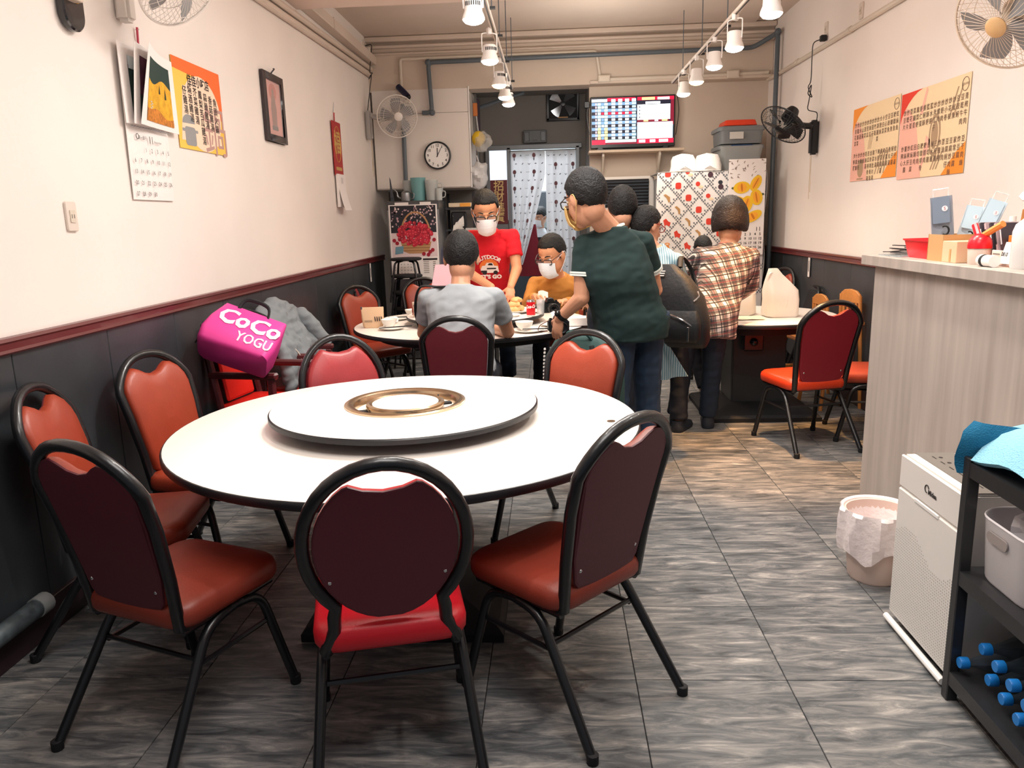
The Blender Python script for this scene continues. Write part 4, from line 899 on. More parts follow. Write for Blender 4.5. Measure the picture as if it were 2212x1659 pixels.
# kitchen glimpse
t = thing('kitchen_counter', 'dark kitchen counter glimpsed between the curtains', 'counter', (-.2, 12.0, 0)); MB().box((0, 0, .86), (2.4, .5, .06)).build('worktop', STEEL, t, bevel=.005); MB().box((0, .02, .42), (2.36, .44, .82)).build('base', M('kitchen_dark', (50, 54, 60), .5), t)
t = thing('hood', 'dark cooker hood glimpsed above the kitchen counter', 'hood', (-.2, 12.05, 1.75)); MB().box((0, 0, .0), (1.6, .5, .34)).build('canopy', M('kitchen_dark', (50, 54, 60)), t, bevel=.02); MB().box((0, -.26, -.12), (1.6, .02, .05)).build('front_lip', STEEL, t)
t = tag(MB().sheet([[V((-.385 + .036 * j + .012 * i * (j - 2) * .3, 10.35 + .02 * sin(j * 2 + i), 1.45 - .075 * i)) for j in range(6)] for i in range(10)], .02).build('hanging_jacket', M('dark_red_cloth', (120, 16, 34), .8, bump=.2, bscale=12), angle=70), 'dark red garment hanging behind the left curtain', 'garment')

# television and shelf
t = thing('television', 'wall television showing a red and blue results table', 'television', (.92, 9.0, 2.54), 0)
MB().box((0, 0, 0), (.93, .05, .545)).build('cabinet', BLACKP, t, bevel=.006)
m = frame((0, -.0255, .012), (1, 0, 0), (0, 0, 1)); a = MB(); a.poly([(-.45, -.245), (.45, -.245), (.45, .245), (-.45, .245)], m, .0005, 0)
E_ = lambda n, c, e=1.0: M(n, c, .5, emit=e)
SCM = [E_('px_dark', (16, 18, 40)), E_('px_red', (200, 12, 60), 1.1), E_('px_white', (235, 245, 250), 1.5), E_('px_blue', (110, 150, 190), 1.2), E_('px_cyan', (190, 232, 236), 1.4), E_('px_yellow', (246, 228, 140), 1.3), E_('px_deep_red', (120, 8, 40)), E_('px_pink', (246, 190, 200), 1.3)]
R_ = lambda x0, y0, x1, y1, mi, l=1: a.poly([(x0, y0), (x1, y0), (x1, y1), (x0, y1)], m, .0005 + .0004 * l, mi)
R_(-.28, .21, .03, .245, 1); R_(.05, .21, .45, .245, 1); R_(-.45, -.245, -.30, -.195, 1); R_(.05, -.245, .45, -.195, 1); R_(.415, -.05, .45, .21, 6); R_(-.30, -.245, .05, -.225, 6)
R_(-.45, .205, -.28, .235, 2); R_(-.30, -.225, .04, -.195, 4, 2)
for r in range(12):
    y = .197 - .0327 * r; 
    R_(-.45, y - .030, .04, y, 3 if r % 2 == 0 else 0, 1)
    R_(-.41, y - .026, -.395, y - .004, 7, 2); R_(-.385, y - .028, -.35, y - .002, 5 if r > 7 else 4, 2); R_(-.31, y - .028, -.275, y - .002, 5 if r > 7 else 4, 2)
    R_(-.345, y - .028, -.315, y - .002, 1 if r == 3 else (4 if r % 3 == 1 else 3), 2)
    for c in range(4):
        if r == 3: R_(-.27 + .075 * c, y - .028, -.235 + .075 * c, y - .002, 1, 2)
        R_(-.232 + .075 * c, y - .026, -.192 + .075 * c, y - .004, 2 if c < 3 else 4, 2)
for c in range(4): R_(-.235 + .075 * c, .20, -.19 + .075 * c, .232, 2, 2)
R_(.05, .005, .41, .165, 2, 2); R_(.14, .17, .30, .195, 2, 2); R_(.05, -.195, .44, -.05, 4, 2); R_(.05, -.06, .44, -.02, 7, 2); R_(.05, -.015, .40, .004, 6, 2); R_(.12, -.013, .17, .003, 5, 3); R_(.24, -.013, .28, .003, 2, 3); R_(.32, -.013, .38, .003, 5, 3)
for k in range(4): a.poly(circ(.075, .14 - .036 * k, .007, None, 10), m, .0018, 0)
for x0, x1 in ((.07, .14), (.19, .25), (.29, .39)): R_(x0, -.235, x1, -.205, 2, 2)
R_(.10, .212, .24, .24, 5, 2); R_(.27, .212, .40, .238, 2, 2)
a.build('screen', SCM, t, angle=0)
a = MB()
for r in range(12):
    for c in range(4): a.text(str((r * 37 + c * 53 + 11) % 90 + 10 + (r * c * 17) % 400), .022, m @ Matrix.Translation((-.212 + .075 * c, .182 - .0327 * r, 0)), .0019)
for k in range(4): a.text('1234567890'[k:] + ' 56789', .022, m @ Matrix.Translation((.24, .14 - .036 * k, 0)), .0019)
a.build('screen_figures', E_('px_grey', (110, 125, 140), .6), t, angle=0)
MB().tube(curve([(-.47, .02, .20), (-.50, .02, .1), (-.47, .02, -.12)], 6), .004, 5).build('cable', BLACKP, t); MB().tube(curve([(.49, .02, .27), (.51, .02, .1), (.48, .02, -.15)], 6), .004, 5).build('cable', BLACKP, t)
for x in (-.36, .36): MB().prism([(0, 0), (.10, 0), (.05, .05)], -.06, .06, M4=frame((x - .05, 0, -.30), (1, 0, 0), (0, 0, 1))).build('foot', BLACKP, t)
MB().box((0, .03, -.285), (.7, .02, .05)).build('stand_bar', BLACKP, t)
MB().box((-.50, .03, .20), (.06, .05, .07)).build('power_brick', BLACKP, t, bevel=.006)
t = thing('wall_shelf', 'pale wooden shelf with brackets under the television', 'shelf', (.95, 8.97, 2.225))
MB().box((0, 0, 0), (1.04, .28, .028)).build('board', M('shelf_wood', (206, 184, 160), .5), t, bevel=.003)
for x in (-.36, .26): MB().prism([(0, 0), (.02, 0), (.22, .20), (.22, .235), (.0, .235)], -.012, .012, M4=frame((x, .13, -.25), (0, -1, 0), (0, 0, 1))).build('bracket', CREAM, t)
# air conditioner
t = thing('air_conditioner', 'white floor-standing air conditioner with dark louvres, back wall', 'air conditioner', (.845, 8.96, 0))
MB().box((0, 0, .98), (.60, .26, 1.94)).build('cabinet', M('ac_white', (232, 226, 218), .45), t, bevel=.012, seg=2)
MB().box((.0, -.132, 1.77), (.48, .01, .30)).build('grille_recess', MATTE, t)
for k in range(8): MB().box((0, -.142, 1.655 + .034 * k), (.48, .022, .008), M4=Matrix.Rotation(.5, 4, 'X')).build('louvre', M('louvre_grey', (70, 76, 84), .4), t)
t = tag(MB().tube(curve([(1.22, 8.85, 1.66), (1.24, 8.84, 1.4), (1.21, 8.86, 1.2), (1.23, 8.86, .9)], 6), [.03 + .012 * sin(k * 1.7) for k in range(19)], 9).build('plastic_bags_roll', M('white_film', (225, 225, 226))), 'bunched white plastic bags hanging beside the air conditioner', 'bag')
# fridge under the printed cloth
t = thing('refrigerator', 'tall refrigerator hidden under a fruit-print cloth, back right', 'refrigerator', (1.66, 8.60, 0))
MB().box((0, 0, .96), (1.02, .66, 1.90)).build('body', M('fridge_grey', (170, 172, 172), .4), t, bevel=.012)
c = MB(); CL = M('print_cloth', (232, 228, 224), .55)
fy = lambda u, v: -.352 - .006 * sin(u * 9 + v * 5) - .012 * v * sin(u * 15 + 1) - .006
ff = lambda u, v: V((-.56 + 1.10 * u - .01 * sin(v * 7) * (u < .1), fy(u, v), 1.945 - 1.42 * v))
c.sheet([[ff(j / 40, i / 30) for j in range(41)] for i in range(31)], .003)
c.sheet([[V((-.56 + 1.10 * j / 20, -.358 + .69 * i / 6, 1.948 + .006 * sin(j))) for j in range(21)] for i in range(7)], .003)
c.sheet([[V((.545 + .012 * sin(i * .8 + j), -.355 + .6 * j / 8, 1.945 - 1.3 * i / 14)) for j in range(9)] for i in range(15)], .003)
cc = c.build('cloth', CL, t, angle=60); cc['label'] = 'white cloth printed with fruit and grey checks'
a = MB(); random.seed(11); DX, DZ = .105, .125
W_, H_ = 1.10, 1.42
def cp(pts, x, z, mi, o=.0035):
    ps = [ff(min(1, max(0, (x + p * 1.18) / W_)), min(1, max(0, (z - q * 1.18) / H_))) + V((0, -o, 0)) for p, q in pts]; a.add(ps, [tuple(range(len(ps)))], mi)
for i in range(-1, 12):
    for j in range(-1, 13):
        x0 = i * DX * 1.02; z0 = j * DZ * .98
        for s in range(7):
            tt = s / 7
            for sg in (1, -1):
                x = x0 + DX * tt * 1.02; z = z0 + DZ * .98 * (tt if sg > 0 else 1 - tt)
                if (i + j) % 2 == (0 if sg > 0 else 1) and .01 < x < W_ - .01 and .01 < z < H_ - .01:
                    for ox, oz in ((0, 0), (.0125, .0125), (-.0125, .0125)) if s % 2 else ((0, 0),): cp([(ox - .006, oz - .006), (ox + .006, oz - .006), (ox + .006, oz + .006), (ox - .006, oz + .006)], x, z, 0)
for i in range(1, 11):
    for j in range(0, 12):
        if (i + j) % 2 == 0: continue
        x = i * DX * 1.02; z = j * DZ * .98 + .01; k = (i * 2 + j * 5) % 7
        if not (.05 < x < W_ - .05): continue
        if k == 0: cp(circ(0, 0, .028, .032, 12), x, z, 1); cp(circ(-.008, .01, .01, .012, 8), x, z, 2, .004)
        elif k == 1: cp([(-.03, .02), (-.005, .035), (.008, .01), (.03, -.0), (.02, -.035), (-.005, -.02), (-.02, -.03)], x, z, 3)
        elif k == 2: cp(rrect(.05, .055, .015), x, z, 3)
        elif k == 3: cp(circ(0, .02, .02, .018, 10), x, z, 1); cp(circ(.004, -.018, .024, .024, 10), x, z, 4)
        elif k == 4: cp(circ(0, .02, .026, .014, 10), x, z, 5); cp(circ(0, -.012, .022, .026, 10), x, z, 5); cp(circ(0, .02, .016, .008, 8), x, z, 6, .004)
        elif k == 5: cp([(-.03, .03), (-.01, .036), (.02, .01), (.022, -.03), (.008, -.036), (.0, .0)], x, z, 7)
        else: cp(circ(-.012, .012, .02, .02, 10), x, z, 3); cp(circ(.014, -.014, .022, .012, 10), x, z, 6)
a.build('printed_fruit', [M('check_grey', (104, 108, 114), .7), M('fruit_dark', (40, 44, 52), .6), M('fruit_sheen', (90, 98, 104), .6), M('fruit_red', (214, 58, 40), .6), M('fruit_plum', (70, 44, 56), .6), M('fruit_orange', (232, 140, 62), .6), M('fruit_pale', (248, 214, 176), .6), M('fruit_banana', (180, 136, 84), .6)], cc, angle=0)
for x, lab in ((1.38, 'left of two white plastic bags on top of the refrigerator'), (1.63, 'right of two white plastic bags on top of the refrigerator')):
    t = thing('plastic_bag', lab, 'bag', (x, 8.36, 1.955), 0, 'white bags on the refrigerator'); b = MB(); rg = []
    for i, (s, z) in enumerate(((.9, 0), (1.05, .01), (1.0, .06), (.92, .12), (.80, .16), (.3, .175))): rg.append([V((s * p[0] + .012 * noise.noise(V((p[0] * 30, p[1] * 30, z * 30 + x))), s * p[1], z + .012 * noise.noise(V((p[0] * 22, z * 9, x))))) for p in rrect(.25, .2, .06, 5)])
    b.loft(rg); b.build('bag', M('bag_white', (240, 236, 230), .5), t, angle=30); MB().tube([(-.05, -.10, .02), (.0, -.115, .05), (.06, -.105, .02)], .007, 6).build('knot', M('bag_white', (240, 236, 230)), t)
# storage boxes
def crate(label, z, w0, w1, d, h, cols, lid):
    t = thing('storage_box', label, 'box', (1.985, 8.62, z), 0, 'grey storage boxes on the refrigerator'); b = MB()
    b.loft([[V((p[0] * s, p[1] * s * .8, zz)) for p in rrect(w0, d, .04)] for s, zz in ((1, 0), (w1 / w0, h), (w1 / w0 * .96, h), (.95, .012))]); b.build('tub', cols, t)
    MB().loft([[V((p[0], p[1] * .8, zz)) for p in rrect(w1 + q, d + q, .04)] for q, zz in ((.03, h - .03), (.035, h - .005), (.02, h + .012), (-.06, h + .02))]).build('lid', lid, t); return t
GB = M('tub_grey', (150, 152, 150), .5); GL = M('tub_lid_grey', (116, 120, 122), .5); BLUEC = M('clip_blue', (44, 70, 110), .4)
t = crate('lower clear grey storage box with blue clips on the refrigerator', 1.96, .36, .44, .5, .24, GB, GL)
for x in (-.09, .10): MB().box((x, -.215, .20), (.02, .02, .09)).build('clip', BLUEC, t, bevel=.004)
MB().box((0, -.215, .245), (.22, .02, .018)).build('handle', BLUEC, t, bevel=.004); MB().box((.02, -.19, .07), (.14, .02, .06)).build('latch', BLUEC, t, bevel=.006)
t = crate('upper grey storage box with white label, topped by a red lid', 2.225, .42, .44, .52, .16, GL, GL); MB().box((-.06, -.232, .08), (.14, .006, .07)).build('paper_label', M('label_grey', (200, 196, 190), .7), t)
t = thing('box_lid', 'orange-red shallow box lying on the upper grey storage box', 'box', (1.98, 8.62, 2.41)); MB().loft([[V((p[0] * s, p[1] * s, z)) for p in rrect(.34, .34, .02)] for s, z in ((1, 0), (.9, .055))]).build('tray', M('tray_orange', (224, 66, 36), .4), t, bevel=.004); MB().box((0, 0, .057), (.26, .26, .004)).build('top_panel', M('tray_red', (214, 46, 32), .4), t)
# carambola calendar
t = thing('fruit_calendar', 'calendar picturing yellow cut fruit hanging on the printed cloth', 'calendar', (2.0, 8.20, 1.575))
m = frame((0, 0, 0), (1, 0, 0), (0, 0, 1)); pp = MB().box((0, 0, 0), (.37, .006, .96)).build('sheet', PAPER, t); a = MB()
for k in range(26):
    x, y = random.uniform(-.17, .17), random.uniform(.28, .46); b = random.uniform(0, 3); a.poly([(x, y), (x + .035 * cos(b), y + .035 * sin(b)), (x + .03 * cos(b + .5), y + .02 * sin(b + .5))], m, .004, 3)
for k, (x, y, rx, ry, an) in enumerate(((.09, .24, .05, .085, -.5), (-.05, .20, .085, .06, .1), (.10, .10, .062, .08, .2), (-.09, .05, .09, .065, -.2), (.0, .03, .062, .09, -.3), (.07, -.09, .10, .05, .5), (-.10, -.05, .06, .08, .4))):
    rot = Matrix.Translation((x, y, 0)) @ Matrix.Rotation(an, 4, 'Z')
    a.poly(circ(0, 0, rx, ry, 18), m @ rot, .0042 + .0006 * k, 0); a.poly(circ(0, 0, rx * .55, ry * .75, 14), m @ rot, .0045 + .0006 * k, 1); a.poly(circ(0, 0, rx * .12, ry * .7, 10), m @ rot, .0047 + .0006 * k, 2)
for k in range(9): x, y = random.uniform(-.17, .17), random.uniform(-.16, .2); a.poly(circ(x, y, .02, .012, 8), m, .0041, 4)
a.build('printed_fruit', [M('star_yellow', (246, 196, 40), .7), M('star_gold', (250, 170, 50), .7), M('star_rib', (206, 120, 24), .7), M('branch_grey', (150, 132, 124), .8), M('leaf_dark', (84, 92, 60), .8)], pp, angle=0)
a = MB(); a.text('11', .06, m @ Matrix.Translation((.13, -.22, 0)), .004)
for d in range(1, 31):
    r, c = divmod(d + 1, 7); a.text(str(d), .036, m @ Matrix.Translation((-.15 + .05 * c, -.27 - .045 * r, 0)), .004, bold=.0008)
a.build('dates', TEXT, pp, angle=0)
# ------------------------------------------------------------------ counter and what stands on it
CW = bpy.data.materials.new('counter_wood'); CW.use_nodes = True
nt = CW.node_tree; b_ = nt.nodes['Principled BSDF']; tc = nt.nodes.new('ShaderNodeTexCoord'); mp = nt.nodes.new('ShaderNodeMapping'); mp.inputs['Scale'].default_value = (12, 12, .7)
nz = nt.nodes.new('ShaderNodeTexNoise'); nz.inputs['Scale'].default_value = 1.6; nz.inputs['Detail'].default_value = 7
rp = nt.nodes.new('ShaderNodeValToRGB'); rp.color_ramp.elements[0].position = .32; rp.color_ramp.elements[0].color = lin((160, 149, 142)) + (1,); rp.color_ramp.elements[1].position = .7; rp.color_ramp.elements[1].color = lin((184, 172, 164)) + (1,)
nt.links.new(tc.outputs['Object'], mp.inputs[0]); nt.links.new(mp.outputs[0], nz.inputs['Vector']); nt.links.new(nz.outputs['Fac'], rp.inputs[0]); nt.links.new(rp.outputs[0], b_.inputs['Base Color']); b_.inputs['Roughness'].default_value = .45
t = thing('service_counter', 'tall pale wood-grain service counter along the right side', 'counter', (2.0, 2.2, 0))
MB().box((-.015, 0, .63), (.77, 3.46, 1.25)).build('body', CW, t, bevel=.003)
MB().box((-.0325, .03, 1.28), (.805, 3.58, .05)).build('worktop', CW, t, bevel=.003)
CT = 1.305; KRAFT = M('kraft', (196, 150, 100), .7, bump=.03, bscale=80); KRAFT2 = M('pale_kraft', (222, 184, 148), .7); FILM = M('print_film', (150, 156, 168), .25); FILM2 = M('pale_film', (206, 222, 232), .2)
t = thing('cutlery_pile', 'pile of dark cutlery and foil at far end of the counter', 'cutlery', (1.68, 3.80, CT)); random.seed(5)
MB().prism(rrect(.16, .24, .02), 0, .006).build('foil_tray', M('foil', (190, 205, 210), .25, .7), t)
for k in range(9):
    a = random.uniform(-.9, .9); x, y, z = random.uniform(-.03, .03), random.uniform(-.05, .08), .010 + .005 * k
    MB().box((x, y, z), (.014, .17, .004), M4=Matrix.Rotation(a, 4, 'Z')).build('cutlery_piece', M('dark_steel', (90, 90, 92)) if k % 3 else STEEL, t)
t = thing('plastic_basket', 'red plastic basket on far end of the counter', 'basket', (1.705, 3.60, CT))
MB().loft([[V((p[0] * s * .8, p[1] * s, z)) for p in rrect(.17, .27, .03)] for s, z in ((.82, 0), (1, .075), (1.08, .078), (1.08, .084), (.97, .084), (.8, .006))]).build('tub', RED, t, bevel=0)
t = thing('cardboard_box', 'open brown cardboard box on the counter holding packaged gloves', 'box', (1.71, 3.39, CT)); bx = MB()
for x, y, sx, sy in ((-.085, 0, .004, .13), (.085, 0, .004, .13), (0, -.065, .174, .004), (0, .065, .174, .004)): bx.box((x, y, .055), (sx, sy, .11))
bx.box((0, 0, .003), (.17, .13, .006)); bx.build('carton', KRAFT, t)
t = thing('paper_box', 'pale kraft paper box in front of the brown carton on the counter', 'box', (1.68, 3.265, CT)); MB().box((0, 0, .043), (.12, .115, .086)).build('carton', KRAFT2, t, bevel=.002); MB().box((-.061, -.01, .03), (.002, .012, .05)).build('tape_seam', KRAFT, t)
def pouch(label, loc, w, h, rx, ry, m, dark):
    t = thing('packaged_sock', label, 'package', loc); b = MB(); b.T = Matrix.Rotation(radians(55), 4, 'Z') @ Matrix.Rotation(ry, 4, 'X') @ Matrix.Rotation(rx, 4, 'Y')
    mm = b.T @ frame((0, 0, 0), (0, -1, 0), (0, 0, 1))
    b.sheet([[V((.012 * sin(pi * j / 6) * sin(pi * i / 8), -w / 2 + w * j / 6, h * i / 8)) for j in range(7)] for i in range(9)], .01); b.build('pack', m, t)
    a = MB(); f2 = b.T @ frame((-.012, 0, 0), (0, -1, 0), (0, 0, 1))
    a.poly(rrect(w * .8, h * .42, .005, cx=0, cy=h * .78), f2, .001, 0); a.poly(circ(w * .18, h * .80, w * .14, None, 16), f2, .002, 1); a.text('S', w * .22, f2 @ Matrix.Translation((w * .18, h * .80, 0)), .003, 2)
    a.tube([f2 @ V((w * .15 + w * .18 * cos(q), h * .45 + w * .22 * sin(q), .003)) for q in [-2.2 + 4.4 * i / 12 for i in range(13)]], w * .05, 6, mi=3)
    for k in range(5): a.poly(rrect(w * .6, h * .012, .001, cx=0, cy=h * (.10 + .04 * k)), f2, .001, 4)
    a.build('printing', dark, t)
    c = MB(); c.T = b.T; c.tube([V((0, -w * .35, h)), V((0, -w * .35, h * 1.12)), V((0, w * .35, h * 1.12)), V((0, w * .35, h))], .003, 5); c.build('hanger_tab', CLEARP, t)
DK = [M('pk_blue_grey', (120, 134, 152), .5), M('pk_white', (236, 232, 236), .5), M('pk_red', (170, 50, 70), .5), MATTE, GREYINK]
DK2 = [M('pk_sky', (190, 214, 228), .5), M('pk_white', (236, 232, 236)), M('pk_red', (170, 50, 70)), MATTE, GREYINK]
pouch('grey printed package standing tall in the brown carton', (1.675, 3.42, CT + .008), .082, .26, .05, -.12, FILM, DK)
pouch('pale blue package leaning right in the brown carton, in front', (1.725, 3.39, CT + .008), .07, .22, .1, .20, FILM2, DK2)
pouch('white package leaning farthest right in the brown carton', (1.755, 3.365, CT + .008), .07, .25, .1, .34, FILM2, DK2)
t = thing('sauce_bottle', 'clear jar with red domed lid on the counter', 'jar', (1.665, 3.125, CT)); MB().lathe([(.001, 0), (.036, 0), (.038, .008), (.041, .06), (.038, .066), (.001, .066)], 24).build('jar', M('jar_clear', (226, 206, 192), .2, alpha=.85), t); MB().lathe([(.043, .062), (.043, .072), (.040, .092), (.030, .108), (.012, .118), (.001, .119)], 24).build('lid', RED, t)
MB().tube(curve([(.01, -.0, .11), (.02, -.05, .135), (.03, -.09, .155)], 4), .013, 8).build('orange_handle', M('handle_orange', (236, 146, 70), .4), t)
MB().tube(curve([(-.0, .02, .11), (.0, .035, .13), (.0, .05, .15)], 4), .012, 8).build('red_handle', RED, t)
t = thing('snack_packets', 'black and silver printed packets behind the red lid', 'package', (1.80, 3.18, CT))
for k in range(6):
    b = MB(); b.T = Matrix.Translation((0, -.035 * k + .07, .0)) @ Matrix.Rotation(-.35, 4, 'X'); b.box((0, 0, .085), (.13, .012, .16), mi=0); b.box((-.0655, 0, .11), (.001, .010, .06), mi=1); b.build('packet', [M('packet_dark', (60, 54, 62), .35), M('packet_silver', (205, 205, 210), .3)] if k % 2 else [M('packet_pale', (186, 160, 164), .4), MATTE], t, bevel=.003)
t = thing('snack_carton', 'orange printed carton beside the red-lidded jar on the counter', 'box', (1.80, 2.99, CT)); MB().box((0, 0, .055), (.10, .20, .11)).build('carton', M('carton_orange', (238, 122, 44), .5), t, bevel=.002)
m = frame((-.0505, 0, .055), (0, -1, 0), (0, 0, 1)); a = MB(); a.tube([m @ V((.02 + .014 * cos(q), .02 + .018 * sin(q), .001)) for q in [2 * pi * i / 16 for i in range(16)]], .003, 5, True); a.poly(rrect(.012, .03, .002, cx=.055, cy=.02), m, .001, 1); a.build('printing', [RED, M('ochre_print', (190, 130, 50), .5)], t)
t = thing('label_stand', 'clear label stand before the orange carton', 'label', (1.685, 3.035, CT)); MB().box((0, 0, .03), (.008, .065, .055)).build('card', M('card_pale', (236, 214, 200), .4), t, bevel=.002); MB().box((0, 0, .003), (.03, .07, .006)).build('foot', CLEARP, t)
a = MB()
for k in range(3): a.box((-.005, 0, .02 + .012 * k), (.001, .045, .004))
a.build('printed_lines', GREYINK, t)
t = thing('card_stand', 'white card with black figures standing before the spray bottle', 'card', (1.66, 2.955, CT)); MB().box((.02, 0, .05), (.004, .07, .08), M4=Matrix.Rotation(.25, 4, 'Y')).build('card', PAPER, t); a = MB(); a.text('0810', .02, frame((.008, 0, .045), (0, -1, 0), (.25, 0, 1)), .002, bold=.001); a.build('printed_figures', TEXT, t)
t = thing('tape_dispenser', 'small white roll with black band on the counter edge', 'tape roll', (1.625, 2.985, CT)); MB().tube([(0, -.045, .022), (0, .045, .022)], .022, 16).build('roll', WHITE, t); MB().tube([(0, .008, .022), (0, .026, .022)], .0226, 16).build('band', MATTE, t)
t = thing('spray_bottle', 'large clear spray bottle with red collar at right edge of the counter', 'bottle', (1.70, 2.84, CT))
MB().lathe([(.001, 0), (.066, 0), (.07, .01), (.07, .13), (.062, .155), (.035, .18), (.024, .19), (.001, .19)], 32).build('bottle', M('cloudy_bottle', (226, 224, 222), .25, alpha=.92), t)
MB().lathe([(.028, .186), (.030, .19), (.030, .215), (.026, .218)], 24).build('collar', RED, t)
MB().lathe([(.001, .21), (.018, .212), (.016, .24), (.001, .242)], 16).build('neck', WHITE, t); MB().prism([(-.03, .235), (.055, .235), (.075, .25), (.06, .268), (-.02, .272), (-.045, .255)], -.016, .016, M4=frame((0, 0, 0), (-.3, .95, 0), (0, 0, 1))).build('trigger_head', WHITE, t, bevel=.004)
t = thing('serving_tray', 'brown board leaning on right wall behind the spray bottle', 'board', (2.36, 3.98, CT + .001)); MB().box((0, 0, .10), (.02, .18, .20), M4=Matrix.Rotation(.08, 4, 'Y')).build('board', WOOD, t, bevel=.003); MB().box((-.006, -.085, .10), (.02, .006, .2)).build('edge', BLACKP, t)
t = thing('water_bottle', 'small clear bottle with white cap before the brown board', 'bottle', (2.22, 3.90, CT)); MB().lathe([(.001, 0), (.03, 0), (.032, .10), (.014, .135), (.013, .145), (.001, .145)], 20).build('bottle', CLEARP, t); MB().lathe([(.016, .142), (.016, .17), (.001, .171)], 16).build('cap', WHITE, t)
t = thing('towel_stack', 'folded grey towels behind the spray bottle on the counter', 'towel', (2.02, 3.30, CT))
for k in range(3): MB().box((0, 0, .018 + .034 * k), (.2, .22, .03)).build('folded_towel', M('towel_grey', (186, 176, 178), .9), t, bevel=.012, seg=2)

# ------------------------------------------------------------------ bin, air purifier, rack
t = thing('waste_bin', 'round pinkish bin lined with a white bag beside the counter', 'bin', (1.345, 3.10, 0))
MB().lathe([(.001, 0), (.098, 0), (.104, .01), (.132, .30), (.124, .30), (.097, .02), (.001, .02)], 32).build('bin', M('bin_pink', (224, 198, 186), .5), t)
b = MB(); gr = []
for i, (r, z) in enumerate(((.085, .10), (.11, .20), (.124, .28), (.134, .306), (.143, .312), (.148, .300), (.150, .27), (.148, .21), (.142, .17))):
    gr.append([V(((r + .008 * sin(9 * q + i) * (i > 4)) * cos(q), (r + .008 * sin(9 * q + i) * (i > 4)) * sin(q), z - (.055 * max(0, sin(q * 1 - 2.2)) + .02 * sin(5 * q)) * max(0, i - 5) / 3)) for q in [2 * pi * k / 40 for k in range(41)]])
b.sheet(gr, .002); b.build('liner_bag', M('liner_white', (240, 226, 224), .4, bump=.4, bscale=35), t, angle=25)
t = thing('air_purifier', 'white boxy air purifier standing between bin and rack', 'air purifier', (1.41, 2.52, 0)); PW = M('purifier_white', (226, 220, 214), .4)
MB().box((0, 0, .345), (.30, .43, .63)).build('cabinet', PW, t, bevel=.008, seg=2)
fp = MB().box((-.152, 0, .29), (.012, .425, .49)).build('front_panel', PW, t, bevel=.004)
a = MB()
for i in range(40):
    for j in range(34):
        if i < 30 - 4 * sin(j * .19): a.add([(-.1585, -.2 + .0121 * j + dy, .06 + .0105 * i + dz) for dy, dz in ((-.002, -.002), (.002, -.002), (.002, .002), (-.002, .002))], [(0, 1, 2, 3)])
stuff(a.build('perforation', M('hole_grey', (170, 164, 158), .7), fp, angle=0))
MB().box((-.150, 0, .60), (.012, .43, .115)).build('upper_panel', PW, t, bevel=.003)
MB().box((-.158, -.0, .533), (.006, .17, .016)).build('grip', WHITE, t, bevel=.003)
tp = MB().box((-.045, 0, .6615), (.13, .42, .004)).build('control_strip', M('strip_grey', (120, 114, 108), .4), t)
a = MB(); m = frame((-.05, 0, .664), (0, -1, 0), (1, 0, 0))
for k in range(6): a.poly(circ(-.15 + .06 * k, 0, .007, None, 10), m, .0004); a.poly(rrect(.03, .004, .001, cx=-.15 + .06 * k, cy=-.022), m, .0004)
a.build('control_marks', TEXT, tp, angle=0)
m = frame((-.1565, -.02, .595), (0, -1, 0), (0, 0, 1)); a = MB(); a.tube([m @ V((-.03 + .013 * cos(q), .004 + .013 * sin(q), .0008)) for q in [.3 + 4.6 * i / 16 for i in range(17)]], .0018, 5); a.text('Midea', .024, m @ Matrix.Translation((.008, -.004, 0)), .001, bold=.0008); a.build('maker_mark', TEXT, t, angle=0)
MB().tube([(-.165, -.215, .02), (-.165, .215, .02)], .012, 10).build('foot_rail', WHITE, t)
for y in (-.15, .15): MB().box((0, y, .016), (.22, .04, .032)).build('foot', BLACKP, t)
for x, y, lab, h in ((1.50, 2.50, 'clear plastic cup on the air purifier', .10),):
    t = tag(MB().lathe([(.001, 0), (.03, 0), (.04, h), (.037, h), (.028, .006), (.001, .006)], 20, c=(x, y, .664)).build('plastic_cup', CLEARP), lab, 'cup')
RK = M('rack_steel', (70, 70, 72), .38, .7, bump=.04, bscale=60)
t = thing('shelf_rack', 'dark steel shelf rack at right edge holding bottles and a white basket', 'rack', (1.405, 1.75, 0))
for x in (-.165, .155):
    for y in (-.50, .50): MB().box((x, y, .40), (.035, .035, .80)).build('post', RK, t, bevel=.003)
for z in (.10, .44, .785):
    s = MB(); s.box((-.005, 0, z), (.35, 1.03, .006)); s.box((-.178, 0, z - .02), (.004, 1.03, .045)); s.box((.168, 0, z - .02), (.004, 1.03, .045)); s.box((-.005, .514, z - .02), (.35, .004, .045)); s.build('shelf', RK, t)
t = thing('plastic_basket', 'white plastic basket with cut handle on the rack middle shelf', 'basket', (1.395, 2.09, .444)); BW_ = M('basket_white', (232, 226, 228), .4)
MB().loft([[V((p[0] * s, p[1] * s, z)) for p in rrect(.28, .32, .09, 6)] for s, z in ((.88, 0), (.92, .01), (1, .19), (1.02, .195), (1.0, .2), (.97, .195), (.88, .012))]).build('tub', BW_, t, angle=50)
MB().prism(rrect(.10, .03, .014), 0, .004, M4=frame((-.1405, .02, .15), (0, -1, 0), (0, 0, 1))).build('handle_slot', M('slot_shadow', (150, 140, 136), .6), t)
b = MB()
for k in range(6):
    c0 = V((-.05 + .045 * (k % 3), -.05 + .08 * (k // 3), .17)); b.ell(c0, (.05, .05, .05), nu=12, nv=8)
for i, v in enumerate(b.v): b.v[i] = v + V((noise.noise(v * 25), noise.noise(v * 25 + V((5, 0, 0))), noise.noise(v * 25 + V((9, 0, 0))))) * .03
